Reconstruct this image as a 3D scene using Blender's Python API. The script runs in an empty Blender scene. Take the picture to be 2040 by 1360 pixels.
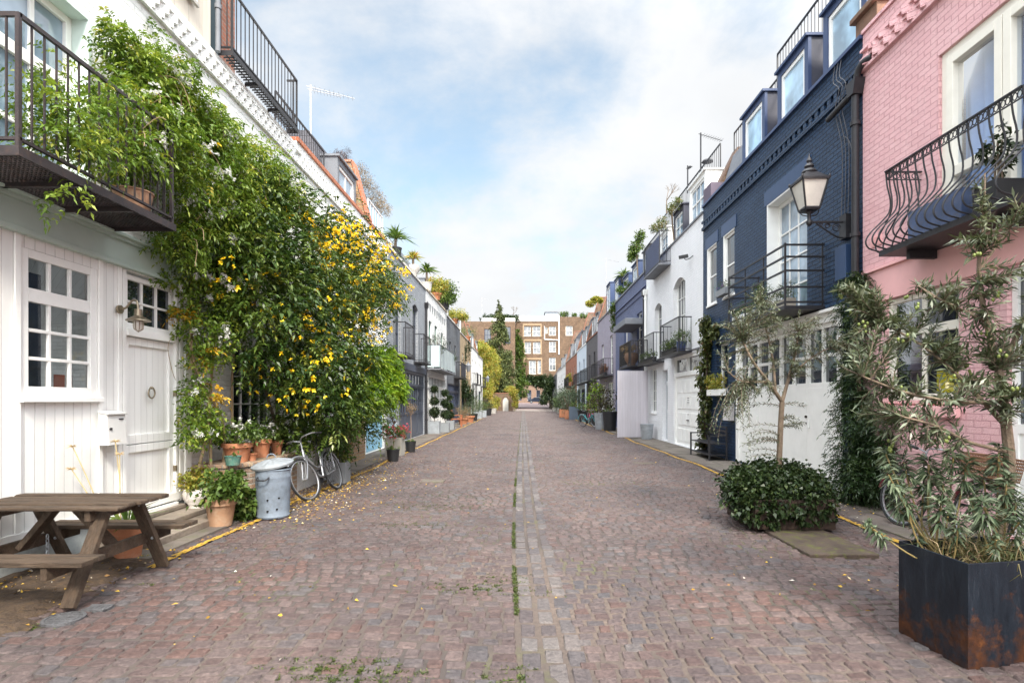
import bpy, math, random
import numpy as np
from mathutils import Vector, Matrix
R = math.radians
sc = bpy.context.scene
# ------------------------------------------------------------ camera
EYE, FOC = 1.5, 1100.0            # eye height (m); focal length for a 2040 wide frame
cd = bpy.data.cameras.new('camera'); cam = bpy.data.objects.new('camera', cd)
sc.collection.objects.link(cam); sc.camera = cam
cam.location = (0, 0, EYE); cam.rotation_euler = (R(90), 0, 0)
cd.sensor_width = 36; cd.lens = FOC/2040*36
cd.shift_x = -22/2040; cd.shift_y = 117/2040
cd.clip_start = .05; cd.clip_end = 3000
# ------------------------------------------------------------ sky, sun, exposure
TOSUN = Vector((.22, -.64, .69)).normalized()
EXPO = 1.45; CLOUDZ = 4.5
SUN_E = 2.4
wd = bpy.data.worlds.new('World'); sc.world = wd; wd.use_nodes = True
def _world():
    nt = wd.node_tree; N = nt.nodes; Lk = nt.links.new
    for n in list(N): N.remove(n)
    out = N.new('ShaderNodeOutputWorld'); bg = N.new('ShaderNodeBackground'); bg.inputs[1].default_value = .1
    sky = N.new('ShaderNodeTexSky'); sky.sky_type = 'NISHITA'; sky.sun_disc = False
    sky.sun_elevation = math.asin(TOSUN.z); sky.sun_rotation = math.atan2(TOSUN.x, TOSUN.y)
    sky.air_density = 1.0; sky.dust_density = 1.5; sky.ozone_density = 1.2
    tc = N.new('ShaderNodeTexCoord'); sp = N.new('ShaderNodeSeparateXYZ'); Lk(tc.outputs['Generated'], sp.inputs[0])
    def mth(op, a, b=None, c=None):
        n = N.new('ShaderNodeMath'); n.operation = op
        for i, v in enumerate((a, b, c)):
            if v is None: continue
            if isinstance(v, (int, float)): n.inputs[i].default_value = v
            else: Lk(v, n.inputs[i])
        return n.outputs[0]
    zz = mth('ADD', mth('MAXIMUM', sp.outputs[2], 0.0), .42)
    cx = N.new('ShaderNodeCombineXYZ'); Lk(mth('DIVIDE', sp.outputs[0], zz), cx.inputs[0]); Lk(mth('DIVIDE', sp.outputs[1], zz), cx.inputs[1]); cx.inputs[2].default_value = CLOUDZ
    nz = N.new('ShaderNodeTexNoise'); nz.inputs['Scale'].default_value = 1.75; nz.inputs['Detail'].default_value = 9; nz.inputs['Roughness'].default_value = .60; nz.inputs['Distortion'].default_value = .15
    Lk(cx.outputs[0], nz.inputs['Vector'])
    n2 = N.new('ShaderNodeTexNoise'); n2.inputs['Scale'].default_value = 3.5; n2.inputs['Detail'].default_value = 6; Lk(cx.outputs[0], n2.inputs['Vector'])
    hz = N.new('ShaderNodeMapRange'); Lk(sp.outputs[2], hz.inputs[0]); hz.inputs[1].default_value = .12; hz.inputs[2].default_value = .52; hz.inputs[3].default_value = .20; hz.inputs[4].default_value = -.02
    f = mth('ADD', nz.outputs['Fac'], hz.outputs[0])
    rp = N.new('ShaderNodeMapRange'); rp.interpolation_type = 'SMOOTHSTEP'; Lk(f, rp.inputs[0])
    rp.inputs[1].default_value = .37; rp.inputs[2].default_value = .62; rp.inputs[3].default_value = .27; rp.inputs[4].default_value = 1.0
    # cloud round the veiled sun, behind the viewer, boosted to light the street
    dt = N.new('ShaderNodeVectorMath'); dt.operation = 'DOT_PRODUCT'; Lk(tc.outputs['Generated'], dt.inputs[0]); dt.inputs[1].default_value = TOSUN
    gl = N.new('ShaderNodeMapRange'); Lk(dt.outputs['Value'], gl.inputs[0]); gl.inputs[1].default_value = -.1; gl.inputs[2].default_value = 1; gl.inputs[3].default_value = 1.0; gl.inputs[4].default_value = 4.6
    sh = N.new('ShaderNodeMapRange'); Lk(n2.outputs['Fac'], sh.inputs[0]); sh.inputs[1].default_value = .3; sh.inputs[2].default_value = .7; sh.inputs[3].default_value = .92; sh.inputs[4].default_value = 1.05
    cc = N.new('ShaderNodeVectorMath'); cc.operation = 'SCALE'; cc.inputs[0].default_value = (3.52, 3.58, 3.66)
    ze = N.new('ShaderNodeMapRange'); ze.interpolation_type = 'SMOOTHSTEP'; Lk(sp.outputs[2], ze.inputs[0]); ze.inputs[1].default_value = .6; ze.inputs[2].default_value = .95; ze.inputs[3].default_value = 1.0; ze.inputs[4].default_value = 2.7   # overcast zenith, above the frame, raised to add light from overhead
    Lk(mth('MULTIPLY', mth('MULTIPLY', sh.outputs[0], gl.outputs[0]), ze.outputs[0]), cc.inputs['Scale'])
    sk = N.new('ShaderNodeVectorMath'); sk.operation = 'MULTIPLY'; Lk(sky.outputs[0], sk.inputs[0]); sk.inputs[1].default_value = (1.05, 1.16, 1.02)
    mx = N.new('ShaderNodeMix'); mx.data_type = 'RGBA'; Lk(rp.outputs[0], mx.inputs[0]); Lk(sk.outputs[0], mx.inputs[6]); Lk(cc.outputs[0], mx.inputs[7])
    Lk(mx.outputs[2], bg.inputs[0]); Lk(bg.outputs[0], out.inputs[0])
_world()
sl = bpy.data.lights.new('sun', 'SUN'); sl.energy = SUN_E; sl.angle = R(12); sl.color = (1, .93, .82)
so = bpy.data.objects.new('sun', sl); sc.collection.objects.link(so)
so.rotation_euler = TOSUN.to_track_quat('Z', 'Y').to_euler(); so.location = (6, -8, 14)
vs = sc.view_settings; vs.view_transform = 'Standard'; vs.look = 'None'; vs.exposure = EXPO; vs.gamma = 1; vs.use_curve_mapping = False
sc.cycles.use_denoising = True
sc.cycles.max_bounces = 6; sc.cycles.transparent_max_bounces = 6
# ------------------------------------------------------------ helpers
ORG = {}
COL = sc.collection
def setp(o, label=None, cat=None, group=None, kind=None):
    if label: o['label'] = label
    if cat: o['category'] = cat
    if group: o['group'] = group
    if kind: o['kind'] = kind
    return o
def thing(name, label, cat, loc=(0, 0, 0), group=None):
    o = bpy.data.objects.new(name, None); COL.objects.link(o); o.location = loc; o.empty_display_size = .2
    ORG[o.name] = Vector(loc)
    return setp(o, label, cat, group)
def link(name, me, m, parent=None, org=None, label=None, cat=None, group=None, kind=None):
    o = bpy.data.objects.new(name, me); COL.objects.link(o)
    if m is not None:
        for q in (m if isinstance(m, (list, tuple)) else [m]): me.materials.append(q)
    if parent is not None:
        o.parent = parent; ORG[o.name] = ORG[parent.name]
    else:
        ORG[o.name] = Vector(org) if org is not None else Vector((0, 0, 0)); o.location = ORG[o.name]
    return setp(o, label, cat, group, kind)
class MB:
    def __init__(s): s.v = []; s.f = []
    def add(s, vs, fs):
        b = len(s.v); s.v.extend(tuple(p) for p in vs); s.f.extend(tuple(i+b for i in f) for f in fs); return s
    def box(s, x0, x1, y0, y1, z0, z1):
        return s.add([(x0,y0,z0),(x1,y0,z0),(x1,y1,z0),(x0,y1,z0),(x0,y0,z1),(x1,y0,z1),(x1,y1,z1),(x0,y1,z1)],
                     [(0,3,2,1),(4,5,6,7),(0,1,5,4),(1,2,6,5),(2,3,7,6),(3,0,4,7)])
    def quad(s, a, b, c, d): return s.add([a, b, c, d], [(0, 1, 2, 3)])
    def bar(s, p, q, w, h=None, up=(0, 0, 1)):
        h = h or w; p = Vector(p); q = Vector(q); d = (q-p).normalized(); up = Vector(up)
        if abs(d.dot(up)) > .99: up = Vector((0, 1, 0)) if abs(d.y) < .9 else Vector((1, 0, 0))
        a = d.cross(up).normalized()*w/2; b = a.cross(d).normalized()*h/2
        return s.add([p-a-b, p+a-b, p+a+b, p-a+b, q-a-b, q+a-b, q+a+b, q-a+b],
                     [(0,3,2,1),(4,5,6,7),(0,1,5,4),(1,2,6,5),(2,3,7,6),(3,0,4,7)])
    def tube(s, pts, r, n=6, cap=True):
        pts = [Vector(p) for p in pts]; m = len(pts); rs = r if isinstance(r, (list, tuple)) else [r]*m
        vs = []; prev = None
        for i, p in enumerate(pts):
            d = (pts[min(i+1, m-1)]-pts[max(i-1, 0)]);
            if d.length < 1e-9: d = Vector((0, 0, 1))
            d.normalize()
            if prev is None:
                u = Vector((0, 0, 1)) if abs(d.z) < .9 else Vector((1, 0, 0))
                a = d.cross(u).normalized()
            else:
                a = (prev - d*prev.dot(d)).normalized()
            prev = a; b = d.cross(a)
            for k in range(n):
                t = 2*math.pi*k/n; vs.append(p+(a*math.cos(t)+b*math.sin(t))*rs[i])
        fs = [(i*n+k, i*n+(k+1) % n, (i+1)*n+(k+1) % n, (i+1)*n+k) for i in range(m-1) for k in range(n)]
        if cap: fs += [tuple(range(n-1, -1, -1)), tuple((m-1)*n+k for k in range(n))]
        return s.add(vs, fs)
    def lathe(s, c, prof, n=20, cap=True):
        c = Vector(c); vs = []; m = len(prof)
        for r, z in prof:
            for k in range(n):
                t = 2*math.pi*(k+.5)/n; vs.append((c.x+r*math.cos(t), c.y+r*math.sin(t), c.z+z))
        fs = [(i*n+k, i*n+(k+1) % n, (i+1)*n+(k+1) % n, (i+1)*n+k) for i in range(m-1) for k in range(n)]
        if cap: fs += [tuple(range(n-1, -1, -1)), tuple((m-1)*n+k for k in range(n))]
        return s.add(vs, fs)
    def prism(s, poly, ex):
        n = len(poly); a = [Vector(p) for p in poly]; e = Vector(ex)
        return s.add(a+[p+e for p in a], [tuple(range(n-1, -1, -1)), tuple(range(n, 2*n))]+[(i, (i+1) % n, n+(i+1) % n, n+i) for i in range(n)])
    def build(s, name, m, parent=None, smooth=False, org=None, bevel=0, **k):
        o0 = ORG[parent.name] if parent is not None else (Vector(org) if org is not None else Vector((0, 0, 0)))
        me = bpy.data.meshes.new(name)
        me.from_pydata([(p[0]-o0.x, p[1]-o0.y, p[2]-o0.z) for p in s.v], [], s.f)
        import bmesh
        bm = bmesh.new(); bm.from_mesh(me); bmesh.ops.recalc_face_normals(bm, faces=bm.faces); bm.to_mesh(me); bm.free()
        if smooth:
            me.polygons.foreach_set('use_smooth', [True]*len(me.polygons))
            me.set_sharp_from_angle(angle=R(40))
        o = link(name, me, m, parent, org, **k)
        if bevel:
            b = o.modifiers.new('bevel', 'BEVEL'); b.width = bevel; b.segments = 2; b.limit_method = 'ANGLE'; b.harden_normals = False
        return o
def npmesh(name, V, m, parent=None, org=None, rnd=None, smooth=False, F=None, **k):
    """quads: V is (n*4,3), or V with F (k,4)"""
    o0 = ORG[parent.name] if parent is not None else (Vector(org) if org is not None else Vector((0, 0, 0)))
    V = np.asarray(V, float).reshape(-1, 3) - np.array(o0)
    if F is None: F = np.arange(len(V)).reshape(-1, 4)
    me = bpy.data.meshes.new(name); me.vertices.add(len(V)); me.vertices.foreach_set('co', V.ravel().astype(np.float32))
    me.loops.add(F.size); me.loops.foreach_set('vertex_index', F.ravel().astype(np.int32))
    me.polygons.add(len(F)); me.polygons.foreach_set('loop_start', np.arange(0, F.size, 4, dtype=np.int32))
    me.polygons.foreach_set('loop_total', np.full(len(F), 4, np.int32))
    if smooth: me.polygons.foreach_set('use_smooth', np.ones(len(F), bool))
    me.update(calc_edges=True)
    if rnd is not None:
        at = me.attributes.new('rnd', 'FLOAT', 'FACE'); at.data.foreach_set('value', np.asarray(rnd, np.float32))
    return link(name, me, m, parent, org, **k)
# ------------------------------------------------------------ materials
MATS = {}
def _new(name):
    m = bpy.data.materials.new(name); m.use_nodes = True; nt = m.node_tree
    return m, nt, nt.nodes['Principled BSDF'], nt.nodes['Material Output']
def nd(nt, t, **k):
    n = nt.nodes.new(t)
    for a, b in k.items():
        if a in n.inputs.keys(): n.inputs[a].default_value = b
        else: setattr(n, a, b)
    return n
def ramp(nt, stops):
    r = nt.nodes.new('ShaderNodeValToRGB'); e = r.color_ramp.elements
    while len(e) < len(stops): e.new(.5)
    for i, (p, c) in enumerate(stops): e[i].position = p; e[i].color = (*c, 1)
    return r
def mixc(nt, f, a, b, mode='MIX'):
    n = nt.nodes.new('ShaderNodeMix'); n.data_type = 'RGBA'; n.blend_type = mode
    for i, v in ((0, f), (6, a), (7, b)):
        if isinstance(v, (int, float)): n.inputs[i].default_value = v
        elif isinstance(v, tuple): n.inputs[i].default_value = (*v, 1)
        else: nt.links.new(v, n.inputs[i])
    return n.outputs[2]
def sc3(c, k): return tuple(min(1, x*k) for x in c)
def paint(name, col, rough=.5, var=.1, scale=4, bump=.05, bscale=60, metal=0, dirt=None, spec=.4, stretch=None, damt=.5):
    if name in MATS: return MATS[name]
    m, nt, b, o = _new(name); L = nt.links.new
    tc = nd(nt, 'ShaderNodeTexCoord'); vec = tc.outputs['Object']
    if stretch:
        mp = nd(nt, 'ShaderNodeMapping'); mp.inputs['Scale'].default_value = stretch; L(vec, mp.inputs[0]); vec = mp.outputs[0]
    n = nd(nt, 'ShaderNodeTexNoise', Scale=scale, Detail=6, Roughness=.65); L(vec, n.inputs['Vector'])
    r = ramp(nt, [(.3, sc3(col, 1-var)), (.7, sc3(col, 1+var))]); L(n.outputs['Fac'], r.inputs[0]); c = r.outputs[0]
    if dirt:
        n3 = nd(nt, 'ShaderNodeTexNoise', Scale=scale*2.3, Detail=8, Roughness=.7); L(vec, n3.inputs['Vector'])
        mr = nd(nt, 'ShaderNodeMapRange'); L(n3.outputs['Fac'], mr.inputs[0]); mr.inputs[1].default_value = .5; mr.inputs[2].default_value = .72; mr.inputs[4].default_value = damt
        c = mixc(nt, mr.outputs[0], c, dirt)
    L(c, b.inputs['Base Color'])
    b.inputs['Roughness'].default_value = rough; b.inputs['Metallic'].default_value = metal; b.inputs['Specular IOR Level'].default_value = spec
    if bump:
        n2 = nd(nt, 'ShaderNodeTexNoise', Scale=bscale, Detail=4); L(vec, n2.inputs['Vector'])
        bp = nd(nt, 'ShaderNodeBump', Strength=bump, Distance=.02); L(n2.outputs['Fac'], bp.inputs['Height']); L(bp.outputs[0], b.inputs['Normal'])
    MATS[name] = m; return m
def brick(name, c1, c2, mortar, bump=.5, rough=.7, bw=.225, bh=.075, ms=.009, var=.12, stain=None, samt=.4, vert=False):
    if name in MATS: return MATS[name]
    m, nt, b, o = _new(name); L = nt.links.new
    tc = nd(nt, 'ShaderNodeTexCoord'); sp = nd(nt, 'ShaderNodeSeparateXYZ'); L(tc.outputs['Object'], sp.inputs[0])
    ad = nd(nt, 'ShaderNodeMath', operation='ADD'); L(sp.outputs[0], ad.inputs[0]); L(sp.outputs[1], ad.inputs[1])
    cb = nd(nt, 'ShaderNodeCombineXYZ'); L(ad.outputs[0], cb.inputs[0]); L(sp.outputs[2], cb.inputs[1])
    nw = nd(nt, 'ShaderNodeTexNoise', Scale=9, Detail=3); L(tc.outputs['Object'], nw.inputs['Vector'])
    v1 = nd(nt, 'ShaderNodeVectorMath', operation='SCALE'); v1.inputs['Scale'].default_value = .014; L(nw.outputs['Color'], v1.inputs[0])
    v2 = nd(nt, 'ShaderNodeVectorMath', operation='ADD'); L(cb.outputs[0], v2.inputs[0]); L(v1.outputs[0], v2.inputs[1])
    br = nd(nt, 'ShaderNodeTexBrick'); L(v2.outputs[0], br.inputs['Vector'])
    br.inputs['Color1'].default_value = (*c1, 1); br.inputs['Color2'].default_value = (*c2, 1); br.inputs['Mortar'].default_value = (*mortar, 1)
    br.inputs['Scale'].default_value = 1; br.inputs['Brick Width'].default_value = bw; br.inputs['Row Height'].default_value = bh
    br.inputs['Mortar Size'].default_value = ms; br.inputs['Mortar Smooth'].default_value = .35; br.inputs['Bias'].default_value = 0
    n = nd(nt, 'ShaderNodeTexNoise', Scale=1.3, Detail=8, Roughness=.7); L(tc.outputs['Object'], n.inputs['Vector'])
    r = ramp(nt, [(.3, (1-var,)*3), (.7, (1.0, 1.0, 1.0))]); L(n.outputs['Fac'], r.inputs[0])
    c = mixc(nt, 1.0, br.outputs['Color'], r.outputs[0], 'MULTIPLY')
    if stain:
        mp = nd(nt, 'ShaderNodeMapping'); mp.inputs['Scale'].default_value = (3, 3, .7); L(tc.outputs['Object'], mp.inputs[0])
        n3 = nd(nt, 'ShaderNodeTexNoise', Scale=2, Detail=9, Roughness=.75); L(mp.outputs[0], n3.inputs['Vector'])
        mr = nd(nt, 'ShaderNodeMapRange'); L(n3.outputs['Fac'], mr.inputs[0]); mr.inputs[1].default_value = .52; mr.inputs[2].default_value = .75; mr.inputs[4].default_value = samt
        c = mixc(nt, mr.outputs[0], c, stain)
    L(c, b.inputs['Base Color']); b.inputs['Roughness'].default_value = rough; b.inputs['Specular IOR Level'].default_value = .25
    n2 = nd(nt, 'ShaderNodeTexNoise', Scale=55, Detail=5, Roughness=.6); L(tc.outputs['Object'], n2.inputs['Vector'])
    iv = nd(nt, 'ShaderNodeMath', operation='MULTIPLY_ADD'); L(br.outputs['Fac'], iv.inputs[0]); iv.inputs[1].default_value = -1.0; L(n2.outputs['Fac'], iv.inputs[2])
    bp = nd(nt, 'ShaderNodeBump', Strength=min(1, bump*1.4), Distance=.018); L(iv.outputs[0], bp.inputs['Height']); L(bp.outputs[0], b.inputs['Normal'])
    MATS[name] = m; return m
def planks(name, col, pw=.11, rough=.5, var=.06, gap=.1, axis=0, dirt=None):
    """vertical boards: grooves every pw metres along x+y"""
    if name in MATS: return MATS[name]
    m, nt, b, o = _new(name); L = nt.links.new
    tc = nd(nt, 'ShaderNodeTexCoord'); sp = nd(nt, 'ShaderNodeSeparateXYZ'); L(tc.outputs['Object'], sp.inputs[0])
    if axis == 2: src = sp.outputs[2]
    else:
        ad = nd(nt, 'ShaderNodeMath', operation='ADD'); L(sp.outputs[0], ad.inputs[0]); L(sp.outputs[1], ad.inputs[1]); src = ad.outputs[0]
    dv = nd(nt, 'ShaderNodeMath', operation='DIVIDE'); L(src, dv.inputs[0]); dv.inputs[1].default_value = pw
    fr = nd(nt, 'ShaderNodeMath', operation='FRACT'); L(dv.outputs[0], fr.inputs[0])
    fl = nd(nt, 'ShaderNodeMath', operation='FLOOR'); L(dv.outputs[0], fl.inputs[0])
    wn = nd(nt, 'ShaderNodeTexWhiteNoise', noise_dimensions='1D'); L(fl.outputs[0], wn.inputs['W'])
    pp = nd(nt, 'ShaderNodeMath', operation='PINGPONG'); L(fr.outputs[0], pp.inputs[0]); pp.inputs[1].default_value = .5
    mr = nd(nt, 'ShaderNodeMapRange'); L(pp.outputs[0], mr.inputs[0]); mr.inputs[1].default_value = 0; mr.inputs[2].default_value = gap/2
    mp = nd(nt, 'ShaderNodeMapping'); mp.inputs['Scale'].default_value = (12, 12, 1.2) if axis != 2 else (1.2, 1.2, 12); L(tc.outputs['Object'], mp.inputs[0])
    n = nd(nt, 'ShaderNodeTexNoise', Scale=2, Detail=7, Roughness=.7); L(mp.outputs[0], n.inputs['Vector'])
    r = ramp(nt, [(.3, sc3(col, 1-var)), (.7, sc3(col, 1+var))])
    a2 = nd(nt, 'ShaderNodeMath', operation='MULTIPLY_ADD'); L(wn.outputs[0], a2.inputs[0]); a2.inputs[1].default_value = .35; L(n.outputs['Fac'], a2.inputs[2])
    a3 = nd(nt, 'ShaderNodeMath', operation='SUBTRACT'); L(a2.outputs[0], a3.inputs[0]); a3.inputs[1].default_value = .17
    L(a3.outputs[0], r.inputs[0]); c = r.outputs[0]
    c = mixc(nt, mr.outputs[0], sc3(col, .62), c)
    if dirt:
        n3 = nd(nt, 'ShaderNodeTexNoise', Scale=1.1, Detail=9, Roughness=.75); L(tc.outputs['Object'], n3.inputs['Vector'])
        m3 = nd(nt, 'ShaderNodeMapRange'); L(n3.outputs['Fac'], m3.inputs[0]); m3.inputs[1].default_value = .5; m3.inputs[2].default_value = .8; m3.inputs[4].default_value = .5
        c = mixc(nt, m3.outputs[0], c, dirt)
    L(c, b.inputs['Base Color']); b.inputs['Roughness'].default_value = rough
    sm = nd(nt, 'ShaderNodeMath', operation='MULTIPLY_ADD'); L(n.outputs['Fac'], sm.inputs[0]); sm.inputs[1].default_value = .25; L(mr.outputs[0], sm.inputs[2])
    bp = nd(nt, 'ShaderNodeBump', Strength=.6, Distance=.008); L(sm.outputs[0], bp.inputs['Height']); L(bp.outputs[0], b.inputs['Normal'])
    MATS[name] = m; return m
def leafmat(name, cols, rough=.42, trans=.3, tcol=None, spec=.35):
    if name in MATS: return MATS[name]
    m, nt, b, o = _new(name); L = nt.links.new
    a = nd(nt, 'ShaderNodeAttribute', attribute_name='rnd')
    r = ramp(nt, cols); L(a.outputs['Fac'], r.inputs[0]); L(r.outputs[0], b.inputs['Base Color'])
    b.inputs['Roughness'].default_value = rough; b.inputs['Specular IOR Level'].default_value = spec
    t = nd(nt, 'ShaderNodeBsdfTranslucent')
    c2 = mixc(nt, 1.0, r.outputs[0], tcol or (1.0, 1.0, .55), 'MULTIPLY'); L(c2, t.inputs[0])
    ms = nd(nt, 'ShaderNodeMixShader'); ms.inputs[0].default_value = trans; L(b.outputs[0], ms.inputs[1]); L(t.outputs[0], ms.inputs[2]); L(ms.outputs[0], o.inputs[0])
    MATS[name] = m; return m
def glassmat(name, base=(.018, .024, .032), ior=2.1, rough=.03, wob=.04):
    if name in MATS: return MATS[name]
    m, nt, b, o = _new(name); L = nt.links.new
    tc = nd(nt, 'ShaderNodeTexCoord'); n = nd(nt, 'ShaderNodeTexNoise', Scale=2.5, Detail=2); L(tc.outputs['Object'], n.inputs['Vector'])
    n2 = nd(nt, 'ShaderNodeTexNoise', Scale=1.6, Detail=3); L(tc.outputs['Object'], n2.inputs['Vector'])
    r = ramp(nt, [(.35, sc3(base, .6)), (.65, sc3(base, 1.7))]); L(n2.outputs['Fac'], r.inputs[0]); L(r.outputs[0], b.inputs['Base Color'])
    b.inputs['Roughness'].default_value = rough; b.inputs['IOR'].default_value = ior
    bp = nd(nt, 'ShaderNodeBump', Strength=wob, Distance=.05); L(n.outputs['Fac'], bp.inputs['Height']); L(bp.outputs[0], b.inputs['Normal'])
    MATS[name] = m; return m
def clearglass(name='clear_glass', tint=(.82, .88, .9), ior=1.9):
    if name in MATS: return MATS[name]
    m, nt, b, o = _new(name); L = nt.links.new
    t = nd(nt, 'ShaderNodeBsdfTransparent'); t.inputs[0].default_value = (*tint, 1)
    g = nd(nt, 'ShaderNodeBsdfGlossy', Roughness=.02); fr = nd(nt, 'ShaderNodeFresnel', IOR=ior)
    ms = nd(nt, 'ShaderNodeMixShader'); L(fr.outputs[0], ms.inputs[0]); L(t.outputs[0], ms.inputs[1]); L(g.outputs[0], ms.inputs[2]); L(ms.outputs[0], o.inputs[0])
    MATS[name] = m; return m
WHITE = paint('white_gloss', (.86, .86, .83), .4, .05, 3, .03, dirt=(.62, .61, .58), damt=.15)
CREAM = paint('cream_gloss', (.80, .77, .68), .4, .05)
IRON = paint('black_iron', (.022, .022, .026), .45, .25, 8, .12, 90, dirt=(.05, .04, .035))
LEAD = paint('lead_grey', (.16, .17, .19), .6, .15, 3, .1)
SLATE = brick('roof_slate', (.085, .085, .10), (.12, .115, .13), (.04, .04, .045), .5, .65, .25, .18, .006)
GLASS = glassmat('window_glass')
GLASSB = glassmat('window_glass_sky_tint', (.20, .27, .34), 2.2)  # pale blue base colour stands in for reflected sky
CLEAR = clearglass(ior=1.6)
STONE = paint('coping_stone', (.42, .40, .37), .8, .2, 5, .25, 40, dirt=(.16, .15, .13))
TERRA = paint('terracotta', (.42, .17, .085), .8, .18, 6, .15, 50, dirt=(.45, .33, .25), damt=.4)
REDBRICK = brick('red_brick', (.40, .15, .09), (.30, .12, .075), (.30, .24, .2), .6)
HANDLE = paint('dark_bronze', (.05, .04, .035), .35, .1, 9, .05, metal=.6)
STOCK = brick('stock_brick', (.27, .165, .105), (.17, .105, .075), (.26, .23, .2), .6, stain=(.09, .07, .06))
YSTOCK = brick('yellow_stock_brick', (.48, .34, .19), (.36, .26, .15), (.35, .31, .25), .5, stain=(.2, .15, .1))
BARK = paint('bark', (.16, .12, .085), .85, .3, 14, .5, 60)
# ------------------------------------------------------------ facades
class Side:
    def __init__(s, sg, w): s.sg = sg; s.w = w
    def p(s, y, z, d=0): return (s.sg*(s.w-d), y, z)
    def Y(s, px): return s.w*FOC/(s.sg*(px-1042))
    def Z(s, px, py): return EYE+(797-py)*s.w/(s.sg*(px-1042))
class Front:            # a facade that looks back down the street: runs along x at y = yf
    sg = -1
    def __init__(s, yf): s.yf = yf; s.w = yf
    def p(s, x, z, d=0): return (x, s.yf-d, z)
LS = Side(-1, 4.35); RS = Side(1, 5.17)
def P(px, py, Y): return Vector(((px-1042)*Y/FOC, Y, EYE+(797-py)*Y/FOC))
def G(px, py): return P(px, py, EYE*FOC/(py-797))
def fb(mb, S, y0, y1, z0, z1, d0, d1):
    a = S.p(y0, z0, d0); b = S.p(y1, z1, d1)
    return mb.box(min(a[0], b[0]), max(a[0], b[0]), min(a[1], b[1]), max(a[1], b[1]), z0, z1)
def wallmesh(S, y0, y1, z0, z1, holes=(), rec=.14, d=0, back=7, ends=True, arches=()):
    mb = MB(); ys = sorted({y0, y1, *[q for h in holes for q in h[:2]]}); zs = sorted({z0, z1, *[q for h in holes for q in h[2:4]]})
    ys = [q for q in ys if y0 <= q <= y1]; zs = [q for q in zs if z0 <= q <= z1]
    for i in range(len(ys)-1):
        for j in range(len(zs)-1):
            yc = (ys[i]+ys[i+1])/2; zc = (zs[j]+zs[j+1])/2
            if any(h[0] < yc < h[1] and h[2] < zc < h[3] for h in holes): continue
            mb.quad(S.p(ys[i], zs[j], d), S.p(ys[i+1], zs[j], d), S.p(ys[i+1], zs[j+1], d), S.p(ys[i], zs[j+1], d))
    for a, b, c, e in [h[:4] for h in holes]:
        r = d-rec
        for q in (((a,c),(a,e)), ((b,c),(b,e)), ((a,c),(b,c)), ((a,e),(b,e))):
            (u1, w1), (u2, w2) = q
            mb.quad(S.p(u1, w1, d), S.p(u2, w2, d), S.p(u2, w2, r), S.p(u1, w1, r))
    for a, b, c, e, rise in arches:     # segmental arch: fill the spandrels of a hole
        n = 8; ym = (a+b)/2; hw = (b-a)/2
        for k in range(n):
            u0 = a+(b-a)*k/n; u1 = a+(b-a)*(k+1)/n
            f = lambda u: e-rise*((u-ym)/hw)**2
            mb.quad(S.p(u0, f(u0), d-.001), S.p(u1, f(u1), d-.001), S.p(u1, e, d-.001), S.p(u0, e, d-.001))
            mb.quad(S.p(u0, f(u0), d-.001), S.p(u1, f(u1), d-.001), S.p(u1, f(u1), d-rec), S.p(u0, f(u0), d-rec))
    if ends:
        for yy in (y0, y1): mb.quad(S.p(yy, z0, d), S.p(yy, z1, d), S.p(yy, z1, -back), S.p(yy, z0, -back))
    mb.quad(S.p(y0, z1, d), S.p(y1, z1, d), S.p(y1, z1, -back), S.p(y0, z1, -back))
    if ends: mb.quad(S.p(y0, z0, -back), S.p(y1, z0, -back), S.p(y1, z1, -back), S.p(y0, z1, -back))
    return mb
def window(S, par, y0, y1, z0, z1, nx=2, ny=2, fm=None, rec=.1, fw=.055, bar=.022, sill=None, split=None, glass=None, name='window', meet=True, room=None):
    """frame (part) > pane, sill"""
    fm = fm or WHITE; mb = MB(); r0, r1 = -rec-.06, -rec; e = .0015
    y0 += e; y1 -= e; z0 += e; z1 -= e
    fb(mb, S, y0, y0+fw, z0, z1, r0, r1); fb(mb, S, y1-fw, y1, z0, z1, r0, r1)
    fb(mb, S, y0+fw, y1-fw, z0, z0+fw*1.2, r0, r1); fb(mb, S, y0+fw, y1-fw, z1-fw, z1, r0, r1)
    A, B, C_, D = y0+fw, y1-fw, z0+fw*1.2, z1-fw
    def bars(c, dd, nx, ny):
        for i in range(1, nx):
            q = A+(B-A)*i/nx; fb(mb, S, q-bar/2, q+bar/2, c, dd, r0+.012, r1-.012)
        for j in range(1, ny):
            q = c+(dd-c)*j/ny; w = bar*(1.7 if (meet and ny % 2 == 0 and j == ny//2) else 1); fb(mb, S, A, B, q-w/2, q+w/2, r0+.014, r1-.010)
    if split:
        zs, n1x, n1y = split
        fb(mb, S, A, B, zs-fw*.8, zs+fw*.8, r0, r1-.002); bars(C_, zs-fw*.8, nx, ny); bars(zs+fw*.8, D, n1x, n1y)
    else: bars(C_, D, nx, ny)
    o = mb.build(name, fm, par, bevel=.004 if S.p(y0, 0)[1] < 10 else 0)
    g = MB(); g.quad(S.p(A, C_, -rec-.035), S.p(B, C_, -rec-.035), S.p(B, D, -rec-.035), S.p(A, D, -rec-.035)); g.build('pane', glass or GLASS, o)
    if room:
        g = MB(); g.quad(S.p(A, C_, -rec-.5), S.p(B, C_, -rec-.5), S.p(B, D, -rec-.5), S.p(A, D, -rec-.5)); g.build('room_shade_sheet', room, o)  # dark sheet close behind the pane, its colour standing in for room shade
    if sill is not None:
        g = MB(); fb(g, S, y0-.035, y1+.035, z0-.05, z0-.002, -rec+.002, .035); g.build('sill', sill, o, bevel=.006)
    return o
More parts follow.
